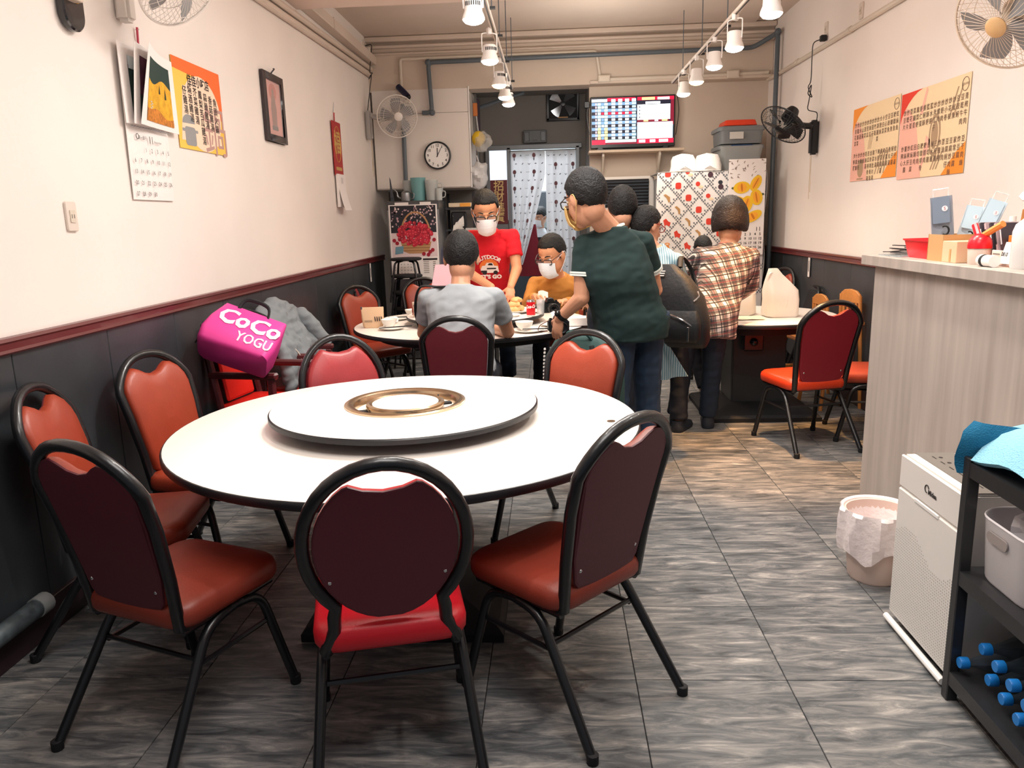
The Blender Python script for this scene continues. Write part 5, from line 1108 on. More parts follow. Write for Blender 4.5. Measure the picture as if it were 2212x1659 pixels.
tag(b.build('crumpled_bags', M('film_crumple', (226, 222, 226), .4, alpha=.95), angle=15), 'crumpled white plastic bags inside the white basket', 'bag').location = (1.395, 2.09, .444)
t = thing('paper_roll', 'white tissue roll standing on the air purifier behind the rack post', 'tissue roll', (1.46, 2.39, .664)); 
MB().lathe([(.02, 0), (.055, 0), (.055, .11), (.02, .11)], 24).build('roll', PAPER, t); MB().lathe([(.018, .0), (.02, .0), (.02, .112), (.018, .112)], 16).build('core', KRAFT, t)
TW1 = M('towel_dark_blue', (22, 110, 150), .95, bump=.6, bscale=220); TW2 = M('towel_light_blue', (150, 212, 236), .95, bump=.6, bscale=180)
b = MB(); b.sheet([[V((1.26 + .10 * j / 8 + .010 * sin(j * 1.1 + i * .7) - (.045 if i > 3 else .02 * i / 3) * (1 - j / 8), 2.28 - .13 * j / 8 + .01 * sin(i), (.82 + .026 * i if i < 4 else .898 - .026 * (i - 3)) )) for j in range(9)] for i in range(10)], .012)
tag(b.build('dark_towel', TW1, angle=70), 'dark blue towel draped over the rack corner', 'towel')
b = MB(); b.sheet([[V((1.23 + .33 * i / 10, 2.23 - .46 * j / 10 , .852 + .05 * sin(pi * min(1, i / 6) * .5) + .035 * sin(pi * (j / 10)) + .004 * sin(j * 5) - .06 * max(0, 1 - i / 2.5) ** 1.5)) for j in range(11)] for i in range(11)], .018)
tag(b.build('light_towel', TW2, angle=70), 'light blue ribbed towel folded on top of the rack', 'towel')
PET = M('pet_bottle', (60, 70, 80), .08, alpha=.55, spec=1); CAPB = M('cap_blue', (20, 120, 200), .4)
proto = None; B_ = []
for lay, (z, n0) in enumerate(((.148, 8), (.222, 7))):
    for k in range(n0): B_.append((1.25 + .012 * ((k * 7 + lay * 3) % 4), 2.21 - .092 * k - .046 * lay, z))
for i, (x, y, z) in enumerate(B_):
    lay = 'lower layer' if i < 8 else 'upper layer'; k = i if i < 8 else i - 8
    lab = 'blue-capped clear bottle lying on bottom shelf, %s, number %s from the far post' % (lay, ('one', 'two', 'three', 'four', 'five', 'six', 'seven', 'eight')[k])
    if proto is None:
        proto = t = thing('water_bottle', lab, 'bottle', (x, y, z), 0, 'blue-capped bottles on the rack'); m = frame((0, 0, 0), (0, 1, 0), (0, 0, 1))
        MB().lathe([(.012, .0), (.013, .03), (.020, .05), (.040, .10), (.043, .13), (.040, .15), (.043, .17), (.040, .20), (.043, .22), (.043, .30), (.038, .315), (.001, .316)], 24, M4=m).build('bottle', PET, t)
        MB().lathe([(.001, -.012), (.016, -.012), (.018, -.008), (.018, .014), (.015, .016)], 20, M4=m).build('cap', CAPB, t)
        MB().lathe([(.0436, .225), (.0436, .285)], 24, M4=m).build('label', M('label_navy', (30, 40, 70), .4), t)
    else: dup(proto, (x, y, z), 0, lab)

# ------------------------------------------------------------------ bags and clothes
PK = M('bag_pink', (226, 62, 150), .5, bump=.15, bscale=14); PKD = M('bag_pink_side', (196, 44, 124), .55, bump=.15, bscale=14)
t = thing('tote_bag', 'big pink zipped bag with white lettering lying on the armchair', 'bag', (-1.70, 4.10, .93))
_n = V((.35, -.62, .70)).normalized(); _t = V((.82, .2, -.52)); _t = (_t - _n * _t.dot(_n)).normalized(); _u = _n.cross(_t)
T_ = Matrix(((_n.x, _t.x, _u.x, 0), (_n.y, _t.y, _u.y, 0), (_n.z, _t.z, _u.z, 0), (0, 0, 0, 1))) @ Matrix.Translation((0, 0, -.15)) @ Matrix.Diagonal((.86, .74, .90, 1))
b = MB(); b.T = T_; rg = []
for i, (w, d, z) in enumerate(((.46, .20, 0), (.52, .24, .02), (.55, .25, .10), (.53, .22, .20), (.50, .15, .28), (.48, .07, .34), (.47, .03, .37))):
    rg.append([V((p[1] - .02 * 0, p[0], z + .006 * sin(p[0] * 40 + i))) for p in rrect(w, d, min(.05, d * .4), 4)])
b.loft(rg); b.build('body', PK, t, angle=50)
fx = lambda z: .002 + (.123 if z < .1 else .123 - .1 * (z - .1) / .25 * 1.0)
mm = T_ @ frame((.127, .02, .10), (0, 1, 0), (-.36, 0, 1)); a = MB(); 
hd_ = lambda z: [a0 + (a1 - a0) * (z - z0) / (z1 - z0) for (z0, a0), (z1, a1) in zip(((0, .10), (.02, .12), (.10, .125), (.20, .11), (.28, .075), (.34, .035)), ((.02, .12), (.10, .125), (.20, .11), (.28, .075), (.34, .035), (.4, .01))) if z0 <= z <= z1 + 1e-9][0]
for s_, sz_, u0, z0, bo in (('CoCo', .20, .03, .215, .006), ('YOGU', .10, .12, .085, .0015)):
    vs_, fs_ = text_geo(s_, sz_, 'CENTER', bo, 1); bm_ = bmesh.new(); vv = [bm_.verts.new((x, y, 0)) for x, y in vs_]
    for q_ in fs_:
        try: bm_.faces.new([vv[i] for i in q_])
        except ValueError: pass
    bmesh.ops.triangulate(bm_, faces=bm_.faces[:]); bmesh.ops.subdivide_edges(bm_, edges=bm_.edges[:], cuts=2); bm_.verts.index_update()
    a.add([T_ @ V((hd_(max(0, min(.39, v.co.y + z0))) + .004, v.co.x * .92 + u0, v.co.y + z0)) for v in bm_.verts], [[v.index for v in f_.verts] for f_ in bm_.faces]); bm_.free()
a.build('lettering', M('letter_white', (244, 238, 244), .6), t, angle=0)
for s in (-1, 1):
    h = MB(); h.T = T_; h.tube(curve([V((s * .02, -.13, .34)), V((s * .05, -.10, .42)), V((s * .05, .06, .42)), V((s * .02, .10, .34))], 6), .013, 6, flat=.5); h.build('handle', MATTE, t)
h = MB(); h.T = T_; h.tube([V((.0, -.275, .02)), V((.0, -.272, .18)), V((0, -.24, .36))], .006, 6); h.box((.06, -.278, .12), (.03, .014, .035)); h.build('side_zip', MATTE, t)
# grey jacket
JK = M('jacket_grey', (128, 134, 138), .9, bump=.2, bscale=25)
t = thing('jacket', 'grey jacket draped over the chair back by left wall', 'jacket', (-1.80, 5.0, 0))
b = MB(); b.T = Matrix.Translation((1.80, -5.0, 0)); b.tube(curve([V((-1.70, 4.80, .80)), V((-1.62, 4.80, .70)), V((-1.63, 4.78, .58))], 6), .003, 5); b.build('drawstring', CREAM, t)
# dark green backpack behind the orange chair
GP = M('pack_green', (24, 60, 58), .7, bump=.2, bscale=40)
t = thing('backpack', 'dark green backpack hung behind the orange chair, white stitched edge', 'backpack', (.16, 4.05, .36), radians(-32))
rg = []
for i, (w, d, z) in enumerate(((.34, .12, 0), (.42, .16, .03), (.46, .18, .15), (.46, .17, .32), (.43, .15, .45), (.33, .11, .53), (.18, .06, .56))): rg.append([V((p[0], p[1], z + .01 * sin(p[0] * 9))) for p in rrect(w, d, d * .42, 5)])
MB().loft(rg).build('body', GP, t, angle=60)
MB().loft([[V((p[0], p[1] + .10, z)) for p in rrect(w, d, d * .4, 4)] for w, d, z in ((.28, .03, .04), (.32, .07, .07), (.32, .07, .22), (.28, .02, .27))]).build('front_pocket', GP, t, angle=60)
st = MB()
for k in range(22): st.box((-.232 + .0015 * (k - 11) ** 2 * .06, -.03 , .05 + .02 * k), (.006, .012, .011))
st.build('edge_stitching', PAPER, t)
MB().tube(curve([(-.08, -.04, .53), (-.05, -.06, .575), (.05, -.06, .575), (.08, -.04, .53)], 5), .011, 6).build('top_handle', GP, t)
for s in (-1, 1): MB().tube(curve([(s * .1, -.09, .52), (s * .14, -.11, .35), (s * .15, -.10, .08)], 5), .016, 6, flat=.5).build('shoulder_strap', MATTE, t)
# white plastic carrier bags on the small table
def carrier(label, loc, w, d, h, rz, top=1):
    t = thing('plastic_bag', label, 'bag', loc, rz, 'white carrier bags on the small table'); rg = []
    for i, (sw, sd, z, ox) in enumerate(((.86, .95, 0, 0), (.98, 1.02, .03, 0), (1, 1, .35, 0), (.98, .9, .55, -.02), (.72, .6, .72, -.12), (.42, .38, .88, -.22), (.22, .2, 1.0, -.26))):
        rg.append([V((p[0] * sw + ox * w + .010 * noise.noise(V((p[0] * 14, p[1] * 14, z * 3 + h))), p[1] * sd + .010 * noise.noise(V((p[0] * 14, z * 4, p[1] * 14))), z * h)) for p in rrect(w, d, .05, 5)])
    MB().loft(rg).build('bag', M('carrier_white', (246, 236, 222), .5), t, angle=35)
    MB().tube(curve([(-.30 * w, -.02, h * .92), (-.42 * w, -.03, h * .9), (-.46 * w, -.03, h * .72), (-.40 * w, -.05, h * .55)], 5), .010, 6, flat=.4).build('handle', MATS['carrier_white'], t)
    a = MB()
    for k in range(3): a.tube(curve([(-.18 * w + .1 * w * k, -.49 * d, .20 * h), (-.14 * w + .1 * w * k, -.50 * d, .35 * h), (-.18 * w + .12 * w * k, -.46 * d, .5 * h)], 4), .003, 4)
    a.build('crease', MATS['carrier_white'], t)
carrier('white plastic carrier bag standing on the small table, right and nearest', (1.72, 5.90, .752), .25, .19, .36, .1)
carrier('white plastic carrier bag beside the plaid shirt on the small table', (1.45, 6.08, .752), .26, .2, .30, -.3)
t = tag(MB().sheet([[V((1.26 + .3 * i / 6, 5.70 + .2 * j / 6, .756 + .004 * abs(sin(i * 2 + j)))) for j in range(7)] for i in range(7)], .002).build('table_sheet', M('sheet_cream', (240, 226, 200), .6)), 'thin cream plastic sheet spread on the small table', 'sheet')

# ------------------------------------------------------------------ on the men's table
CER = M('ceramic', (242, 236, 228), .25); TZ = .752; SZ = .816
def bowl(label, x, y, z, r=.06, plate=True, group='bowls on the men\'s table'):
    t = thing('rice_bowl', label, 'bowl', (x, y, z), 0, group); MB().lathe([(.001, .0), (r * .45, 0), (r * .48, .008), (r * .85, .035), (r, .062), (r * .95, .062), (r * .78, .034), (r * .4, .012), (.001, .012)], 28).build('bowl', CER, t)
def plate(label, x, y, z, r=.09, group='plates on the men\'s table'):
    t = thing('plate', label, 'plate', (x, y, z), 0, group); MB().lathe([(.001, 0), (r * .55, 0), (r * .6, .004), (r, .016), (r, .019), (r * .6, .008), (.001, .006)], 32).build('plate', CER, t)
def sticks(label, x, y, z, a):
    t = thing('chopsticks', label, 'chopsticks', (x, y, z), a)
    for s in (-1, 1): MB().tube([(-.12, .006 * s, 0), (.12, .009 * s, .002)], [.0025, .0045], 6).build('chopstick', MATTE, t)
plate('white plate under the bowl beside the brown pouch', -1.19, 5.60, TZ, .095); bowl('white bowl beside the brown pouch at left edge', -1.22, 5.66, TZ + .009); sticks('black chopsticks on the plate beside the brown pouch', -1.15, 5.55, TZ + .025, .35)
plate('white plate under the bowl right of the man in grey', -.17, 5.34, TZ, .11); bowl('white bowl right of the man in grey', -.20, 5.37, TZ + .009, .065); sticks('black chopsticks on the plate right of the man in grey', -.09, 5.30, TZ + .025, -.05)
bowl('white bowl at left back beside the patterned glass', -1.16, 6.35, TZ, .07); plate('white dish of food scraps at left back of the men\'s table', -1.26, 6.17, TZ, .10)
sticks('black chopsticks across the dish at left back', -1.25, 6.15, TZ + .024, -.1)
t = thing('food_scraps', 'crumpled napkins beside the brown pouch', 'napkin', (-1.30, 5.97, TZ)); b = MB()
for k in range(3): b.ell((.03 * k, .02 * (k % 2), .022), (.03, .028, .024), nu=12, nv=8)
for i, v in enumerate(b.v): b.v[i] = v + V((noise.noise(v * 40), noise.noise(v * 40 + V((3, 0, 0))), abs(noise.noise(v * 40 + V((7, 0, 0)))))) * .014
b.build('crumple', PAPER, t, angle=15)
t = thing('paper_pouch', 'brown kraft pouch with black print standing at left edge of the men\'s table', 'pouch', (-1.36, 5.74, TZ), .12)
MB().loft([[V((p[0], p[1], z)) for p in rrect(w, d, d * .4, 4)] for w, d, z in ((.13, .06, 0), (.15, .07, .012), (.165, .05, .07), (.17, .015, .14), (.17, .004, .155))]).build('pouch', KRAFT2, t)
a = MB(); m = frame((0, -.030, .085), (1, 0, 0), (0, .25, 1))
for k in range(4): a.poly([(.02 + .016 * k, -.035), (.027 + .016 * k, -.035), (.022 + .016 * k, .0), (.015 + .016 * k, .0)], m, .002)
for k in range(2): a.poly(rrect(.06, .003, .001, cx=-.03, cy=-.03 - .008 * k), m, .002)
a.build('printing', TEXT, t, angle=0); MB().box((-.08, -.005, .15), (.012, .008, .02)).build('tie', CHROME, t)
t = thing('patterned_glass', 'glass with reddish pattern behind the man in grey', 'glass', (-1.03, 5.80, SZ)); MB().lathe([(.001, 0), (.03, 0), (.036, .115), (.033, .115), (.027, .008), (.001, .008)], 24).build('glass', M('glass_peach', (240, 218, 200), .15, alpha=.9), t)
a = MB()
for k in range(9): q = 2 * pi * k / 9; a.tube(curve([(.0345 * cos(q), .0345 * sin(q), .02), (.036 * cos(q + .4), .036 * sin(q + .4), .05), (.0372 * cos(q), .0372 * sin(q), .095)], 4), .004, 4)
a.build('pattern', M('pattern_brown', (150, 70, 56), .5), t)
t = thing('soda_can', 'red soda can with white script on the men\'s table', 'can', (-.16, 5.70, SZ)); MB().lathe([(.001, 0), (.026, 0), (.033, .012), (.033, .108), (.027, .122), (.024, .121), (.001, .119)], 32, mids=[1, 1, 0, 1, 1, 1]).build('can', [M('can_red', (210, 16, 32), .3, .3), CHROME], t)
vs, fs = text_geo('Coca-Cola', .034, 'CENTER', .0012, 1); a = MB(); a.add([V((.0335 * sin((x + .006) / .0335), -.0335 * cos((x + .006) / .0335), .075 + y + .25 * x * .3)) for x, y in [(q[0] * .62 + q[1] * .25, q[1]) for q in vs]], fs); a.build('script', PAPER, t, angle=0)
t = thing('red_cup', 'red can under the standing man\'s right hand', 'can', (-.425, 6.30, SZ)); MB().lathe([(.001, 0), (.03, 0), (.034, .010), (.034, .095), (.028, .106), (.001, .106)], 24).build('can', MATS['can_red'], t); MB().lathe([(.001, .1062), (.027, .1062), (.027, .109), (.024, .107), (.001, .107)], 24).build('rim', CHROME, t)
t = thing('serving_plate', 'oval plate heaped with golden fried pieces', 'plate', (-.30, 5.98, SZ)); MB().lathe([(.001, 0), (.11, 0), (.165, .02), (.165, .024), (.11, .008), (.001, .008)], 40).build('plate', CER, t)
random.seed(9); FRY = M('fried_gold', (226, 172, 112), .5, bump=.3, bscale=60)
for k in range(16):
    q = random.uniform(0, 2 * pi); r = .10 * sqrt(random.random()); lay = 0 if k < 9 else 1 if k < 14 else 2
    b = MB(); b.ell((0, 0, 0), (.045, .03, .024), Matrix.Rotation(random.uniform(0, 3), 3, 'Z'), 14, 10)
    for i, v in enumerate(b.v): b.v[i] = v * (1 + .3 * noise.noise(v * 30 + V((k, 0, 0))))
    o = b.build('fried_piece', FRY); tag(o, 'golden fried piece in the heap on the serving plate', 'food', 'fried pieces on the serving plate')
    o.location = (-.30 + r * (1 - .3 * lay) * cos(q), 5.98 + r * (1 - .3 * lay) * sin(q), SZ + .030 + .032 * lay)
t = thing('sauce_dish', 'small white dish with red sauce before the fried pieces', 'dish', (-.295, 5.72, SZ)); MB().lathe([(.001, 0), (.04, 0), (.058, .016), (.055, .017), (.04, .006), (.001, .006)], 24).build('dish', CER, t); MB().lathe([(.001, .0065), (.02, .0065), (.018, .010), (.001, .011)], 16).build('sauce', M('sauce_red', (150, 24, 24), .2), t)
t = thing('drink_glass', 'clear glass just behind the red soda can', 'glass', (-.09, 5.82, SZ)); MB().lathe([(.001, 0), (.028, 0), (.034, .11), (.031, .11), (.025, .01), (.001, .01)], 24).build('glass', CLEARP, t)
plate('white plate at right of the men\'s table, partly behind the camera', .02, 5.62, TZ, .11)
def dslr(label, loc, rz, tilt=0):
    t = thing('camera', label, 'camera', loc, rz); T2 = Matrix.Rotation(tilt, 4, 'X')
    b = MB(); b.T = T2; b.box((0, 0, .048), (.14, .06, .085)); b.box((.055, -.02, .045), (.035, .06, .085)); b.build('body', BLACKP, t, bevel=.01, seg=2)
    b = MB(); b.T = T2; b.prism([(-.035, .085), (.035, .085), (.02, .118), (-.02, .118)], -.03, .035, M4=frame((0, 0, 0), (1, 0, 0), (0, 0, 1))); b.build('viewfinder', BLACKP, t, bevel=.004)
    b = MB(); b.T = T2; b.lathe([(.036, .02), (.036, .08), (.039, .085), (.039, .13), (.036, .135), (.030, .125)], 28, c=(0, 0, .048), M4=Matrix.Rotation(pi / 2, 4, 'X')); ln = b.build('lens', BLACKP, t)
    b = MB(); b.T = T2; b.ell((0, -.118, .048), (.030, .010, .030), nu=20, nv=8); b.build('lens_glass', M('lens_glass', (10, 10, 14)), ln)
    for x in (-.05, .05): b = MB(); b.T = T2; b.lathe([(.010, 0), (.010, .01), (.001, .011)], 12, c=(x, 0, .09)); b.build('dial', BLACKP, t)
    b = MB(); b.T = T2; b.tube(curve([(-.07, 0, .08), (-.12, .02, .05), (-.13, .03, .01), (-.06, .06, .004)], 6), .006, 6, flat=.5); b.build('strap', M('strap_brown', (96, 50, 36), .6), t)
dslr('black camera with brown strap on the turntable by the man in mustard', (-.02, 5.86, SZ), radians(15))
dslr('black camera with large lens standing at right edge of the men\'s table', (.035, 5.30, TZ), radians(12))
t = thing('napkin', 'white napkin leaning on the camera with brown strap', 'napkin', (.06, 5.66, TZ + .018), .4); MB().sheet([[V((-.06 + .12 * i / 5, -.05 + .10 * j / 5, .02 + .05 * j / 5 + .012 * sin(i * 1.6))) for j in range(6)] for i in range(6)], .003).build('sheet', PAPER, t, angle=60)
t = tag(MB().box((.19, 5.62, .785), (.16, .12, .06)).build('tissue_box', PAPER, bevel=.004), 'white open paper box at right edge of the men\'s table', 'box')
t = tag(MB().sheet([[V((-1.06 + .24 * i / 6 + .10 * j / 8 - .08 * (i / 6) * j / 8, 6.42 + .02 * i - .05 * j / 8, .755 + .42 * j / 8)) for j in range(9)] for i in range(7)], .003).build('pink_menu', M('menu_pink', (236, 186, 200), .7), angle=70), 'pink printed sheet standing on the table left of the man in grey', 'paper')
# ------------------------------------------------------------------ people
SKIN = M('skin', (204, 148, 118), .5, var=.06, vscale=14); SKIN2 = M('skin_warm', (214, 150, 112), .5, var=.06, vscale=14); HAIR = M('hair', (17, 16, 18), .55, spec=.35, bump=.8, bscale=120); HAIRB = M('hair_brown', (36, 24, 20), .55, spec=.35, bump=.8, bscale=120)
MASKW = M('mask_white', (240, 240, 244), .7, bump=.1, bscale=60); MASKY = M('mask_yellow', (226, 186, 116), .7)
JEANS = M('jeans', (26, 44, 66), .8, var=.2, vscale=20); DARKP = M('dark_trousers', (22, 26, 38), .8); SOLE = M('shoe_dark', (40, 44, 54), .6)
def cloth(name, rgb, bs=9, b=.35): return M(name, rgb, .85, bump=b, bscale=bs, var=.05, vscale=6)
def plaid():
    m = bpy.data.materials.new('plaid_cloth'); m.use_nodes = True; nt = m.node_tree; N = nt.nodes.new; L = nt.links.new; b = nt.nodes['Principled BSDF']; b.inputs['Roughness'].default_value = .85
    tc = N('ShaderNodeTexCoord'); mp = N('ShaderNodeMapping'); mp.inputs['Rotation'].default_value = (0, radians(9), radians(6)); L(tc.outputs['Object'], mp.inputs[0]); sp = N('ShaderNodeSeparateXYZ'); L(mp.outputs[0], sp.inputs[0])
    def stripe(sock, period, off, width, soft=.0):
        a = N('ShaderNodeMath'); a.operation = 'MULTIPLY_ADD'; a.inputs[1].default_value = 1 / period; a.inputs[2].default_value = off; L(sock, a.inputs[0])
        f = N('ShaderNodeMath'); f.operation = 'FRACT'; L(a.outputs[0], f.inputs[0]); c = N('ShaderNodeMath'); c.operation = 'LESS_THAN'; c.inputs[1].default_value = width; L(f.outputs[0], c.inputs[0]); return c.outputs[0]
    col = None; last = lin((226, 214, 206)) + (1,)
    xs = N('ShaderNodeMath'); xs.operation = 'MULTIPLY_ADD'; xs.inputs[1].default_value = .9; L(sp.outputs[1], xs.inputs[0]); L(sp.outputs[0], xs.inputs[2])
    for sock in (xs.outputs[0], sp.outputs[2]):
        for per, off, w, c, fac in ((.085, 0, .44, (52, 42, 48), .72), (.085, .18, .10, (20, 20, 26), .9), (.085, .55, .07, (20, 20, 26), .85), (.085, .72, .055, (150, 36, 44), .6), (.085, .88, .05, (30, 30, 36), .8)):
            s = stripe(sock, per, off, w); mu = N('ShaderNodeMath'); mu.operation = 'MULTIPLY'; mu.inputs[1].default_value = fac; L(s, mu.inputs[0]); mx = N('ShaderNodeMix'); mx.data_type = 'RGBA'; L(mu.outputs[0], mx.inputs[0])
            if col is None: mx.inputs[6].default_value = last
            else: L(col, mx.inputs[6])
            mx.inputs[7].default_value = lin(c) + (1,); col = mx.outputs[2]
    L(col, b.inputs['Base Color']); return m
def stripes():
    m = bpy.data.materials.new('striped_cloth'); m.use_nodes = True; nt = m.node_tree; b = nt.nodes['Principled BSDF']; tc = nt.nodes.new('ShaderNodeTexCoord'); w = nt.nodes.new('ShaderNodeTexWave'); w.inputs['Scale'].default_value = 22; w.bands_direction = 'X'
    r = nt.nodes.new('ShaderNodeValToRGB'); r.color_ramp.elements[0].color = lin((96, 140, 158)) + (1,); r.color_ramp.elements[1].color = lin((186, 206, 212)) + (1,); nt.links.new(tc.outputs['Object'], w.inputs[0]); nt.links.new(w.outputs[0], r.inputs[0]); nt.links.new(r.outputs[0], b.inputs['Base Color']); b.inputs['Roughness'].default_value = .8; return m
def remesh(mb, name, mat, parent, vox=.008, smooth=4, sf=.5, fold=0):
    o = mb.build(name, mat, None, angle=0)
    r = o.modifiers.new('r', 'REMESH'); r.mode = 'VOXEL'; r.voxel_size = vox; r.use_smooth_shade = True
    s = o.modifiers.new('s', 'SMOOTH'); s.iterations = smooth; s.factor = sf
    me = bpy.data.meshes.new_from_object(o.evaluated_get(bpy.context.evaluated_depsgraph_get()))
    old = o.data; o.modifiers.clear(); o.data = me; bpy.data.meshes.remove(old); me.shade_smooth(); me.name = name
    me.materials.clear(); me.materials.append(mat)
    if fold:
        N_ = len(me.vertices); co = [0.0] * (3 * N_); nn = [0.0] * (3 * N_); me.vertices.foreach_get('co', co); me.vertex_normals.foreach_get('vector', nn)
        for i in range(N_):
            c = V(co[3 * i:3 * i + 3]); n = noise.noise(V((c.x * 7 + c.z * 9, c.y * 7, c.z * 22 - c.x * 12))) + .6 * noise.noise(V((c.x * 16, c.y * 16 + 4, c.z * 30)))
            for q in range(3): co[3 * i + q] += nn[3 * i + q] * fold * n
        me.vertices.foreach_set('co', co)
        me.update()
    o.parent = parent; return o
def ringe(c, r, f, hw, hd, n=20, p=2.4):
    return [c + r * (hw * abs(cos(a)) ** (2 / p) * (1 if cos(a) >= 0 else -1)) + f * (hd * abs(sin(a)) ** (2 / p) * (1 if sin(a) >= 0 else -1)) for a in [2 * pi * i / n for i in range(n)]]
def hand(mb, w, d, n, side, k, curl, spread=.12):
    d = V(d).normalized(); n = V(n); n = (n - d * n.dot(d)).normalized(); s = d.cross(n) * side            # s points to the thumb side
    B = Matrix((s, d, n)).transposed()
    mb.ell(w + d * .045 * k, (.038 * k, .052 * k, .017 * k), B, 16, 10)
    for i, (L0, r) in enumerate(((.070, .0088), (.079, .0092), (.074, .0088), (.057, .0078))):
        off = .030 - .020 * i; p = w + d * (.078 - .004 * abs(i - 1.3)) * k + s * off * k; dd = (d + s * (spread * (1.4 - i))).normalized(); a = .15
        for j, fr in enumerate((.45, .32, .23)):
            a += curl * (.6, 1, .8)[j]; v = dd * cos(a) + n * sin(a); q = p + v * L0 * fr * k; mb.cap(p, q, r * k * (1 - .1 * j), r * k * (.92 - .1 * j), 8); p = q
    p = w + d * .02 * k + s * .024 * k; v = (d * .55 + s * .75 + n * .35).normalized(); q = p + v * .042 * k; mb.cap(p, q, .0125 * k, .0105 * k, 8); v = (d * .9 + s * .3 + n * .5).normalized(); mb.cap(q, q + v * .032 * k, .0105 * k, .008 * k, 8)
def person(label, J, body_f, head_f, head_up, k=1.0, skin=SKIN, top=None, top_len=.06, sleeve=.55, trousers=DARKP, shoe=SOLE, hair=HAIR, hairk='short', mask=None, glasses=None, vox=.006, hands=((0, -.3, -1), (0, -.3, -1)), palms=((0, 0, -1), (0, 0, -1)), curl=.35, girth=1.0, seated=False, group='people in the restaurant', hem=None, head_k=None, topname='t_shirt', trim=None):
    hk = head_k or k
    J = {a: V(b) for a, b in J.items()}; base = V((J['pel'].x, J['pel'].y, 0)); t = thing('person', label, 'person', base, 0, group)
    J = {a: b - base for a, b in J.items()}; f = V(body_f).normalized(); rt = f.cross(V((0, 0, 1))).normalized()
    sh = (J['shR'] - J['shL']).normalized(); shf = V((0, 0, 1)).cross(sh); shf = shf.normalized()
    pel, ch, nk, hd = J['pel'], J['chest'], J['neck'], J['head']; up = (nk - pel).normalized()
    waist = pel.lerp(ch, .45); hw = (J['shR'] - J['shL']).length / 2
    def torso(mb, o, low=0.0, hi=1.0, flat=False):
        R = []
        f1 = (f - up * f.dot(up)).normalized(); f2 = (shf - up * shf.dot(up)).normalized()
        S = [(pel - V((0, 0, 1)) * (.05 + low), .152 * k * girth, .11 * k * girth, rt, f1), (pel + up * .03, .160 * k * girth, .12 * k * girth, rt, f1), (waist, .152 * k * girth, .11 * k * girth, rt.lerp(sh, .4).normalized(), f1), (ch, max(.16 * k * girth, hw * .86), .12 * k * girth, sh, f2),
             (ch.lerp(nk, .50), hw * .96, .108 * k, sh, f2), (ch.lerp(nk, .76), hw * .74, .088 * k, sh, f2), (ch.lerp(nk, .93), hw * .42, .074 * k, sh, f2), (nk + up * .005, .068 * k, .064 * k, sh, f2)]
        cs = curve([q[0] for q in S], 5); ab = curve([V((q[1], q[2], 0)) for q in S], 5)
        for i, (c, w_) in enumerate(zip(cs, ab)):
            j = min(i // 5, len(S) - 2); tt = i / 5 - j; R.append(ringe(c, S[j][3].lerp(S[j + 1][3], tt).normalized(), S[j][4].lerp(S[j + 1][4], tt).normalized(), w_.x + o, w_.y + o))
        mb.loft(R)
    # ---- body
    b = MB(); torso(b, -.006); b.cap(nk - up * .04, hd - V(head_up).normalized() * .05 * hk - V(head_f).normalized() * .015, .058 * k, .052 * k)
    for s, S in ((-1, 'L'), (1, 'R')):
        b.ell(J['sh' + S], (.048 * k,) * 3, nu=12, nv=8); b.cap(J['sh' + S], J['el' + S], .050 * k * girth ** .5, .040 * k); b.cap(J['el' + S], J['wr' + S], .042 * k, .027 * k)
        i = 0 if S == 'L' else 1; hand(b, J['wr' + S], hands[i], palms[i], -1 if S == 'L' else 1, k, curl)
        b.cap(J['hip' + S], J['kn' + S], .082 * k, .056 * k); b.cap(J['kn' + S], J['an' + S], .056 * k, .038 * k)
        tv = J.get('toe' + S); tv = tv if tv else J['an' + S] + f * .13 - V((0, 0, .05)); b.cap(J['an' + S] - V((0, 0, .02)), tv, .038 * k, .03 * k)
    # ---- head
    hf = V(head_f).normalized(); hu = V(head_up); hu = (hu - hf * hu.dot(hf)).normalized(); hr = hf.cross(hu); B3 = Matrix((hr, hf, hu)).transposed()
    P = lambda x, y, z: hd + (hr * x + hf * y + hu * z) * hk
    E3 = lambda mb, c, r, n=18, v=12: mb.ell(P(*c), tuple(q * hk for q in r), B3, n, v)
    E3(b, (0, -.012, .032), (.074, .094, .086), 24, 16); E3(b, (0, .022, -.035), (.063, .072, .086), 24, 16); E3(b, (0, .062, -.098), (.030, .026, .022)); E3(b, (0, .066, .022), (.050, .022, .014))
    b.cap(P(0, .088, .006), P(0, .108, -.030), .0095 * hk, .0145 * hk); E3(b, (0, .093, -.064), (.024, .012, .009)); E3(b, (0, -.03, -.06), (.052, .055, .06))
    for s in (-1, 1): E3(b, (s * .077, -.008, -.008), (.011, .022, .034), 12, 8)
    body = remesh(b, 'body', skin, t, vox, 3)
    e = MB()
    for s in (-1, 1):
        for c, r, mi in (((s * .031, .074, .010), (.013, .009, .007), 0), ((s * .031, .0815, .0085), (.006, .003, .0055), 1)): e.ell(P(*c), tuple(q * hk for q in r), B3, 12, 8, mi)
    e.build('eyes', [M('eye_white', (225, 218, 212), .3), M('iris', (30, 20, 18), .2)], body)
    e = MB()
    for s in (-1, 1): e.tube([P(s * .016, .090, .033), P(s * .032, .088, .039), P(s * .050, .074, .033)], [.0035 * hk, .0045 * hk, .002 * hk], 6)
    e.build('eyebrows', hair, body)
    # ---- hair: a displaced cap that dips under the skin below the hairline
    h = MB(); nu, nv = 96, 60; vs = []
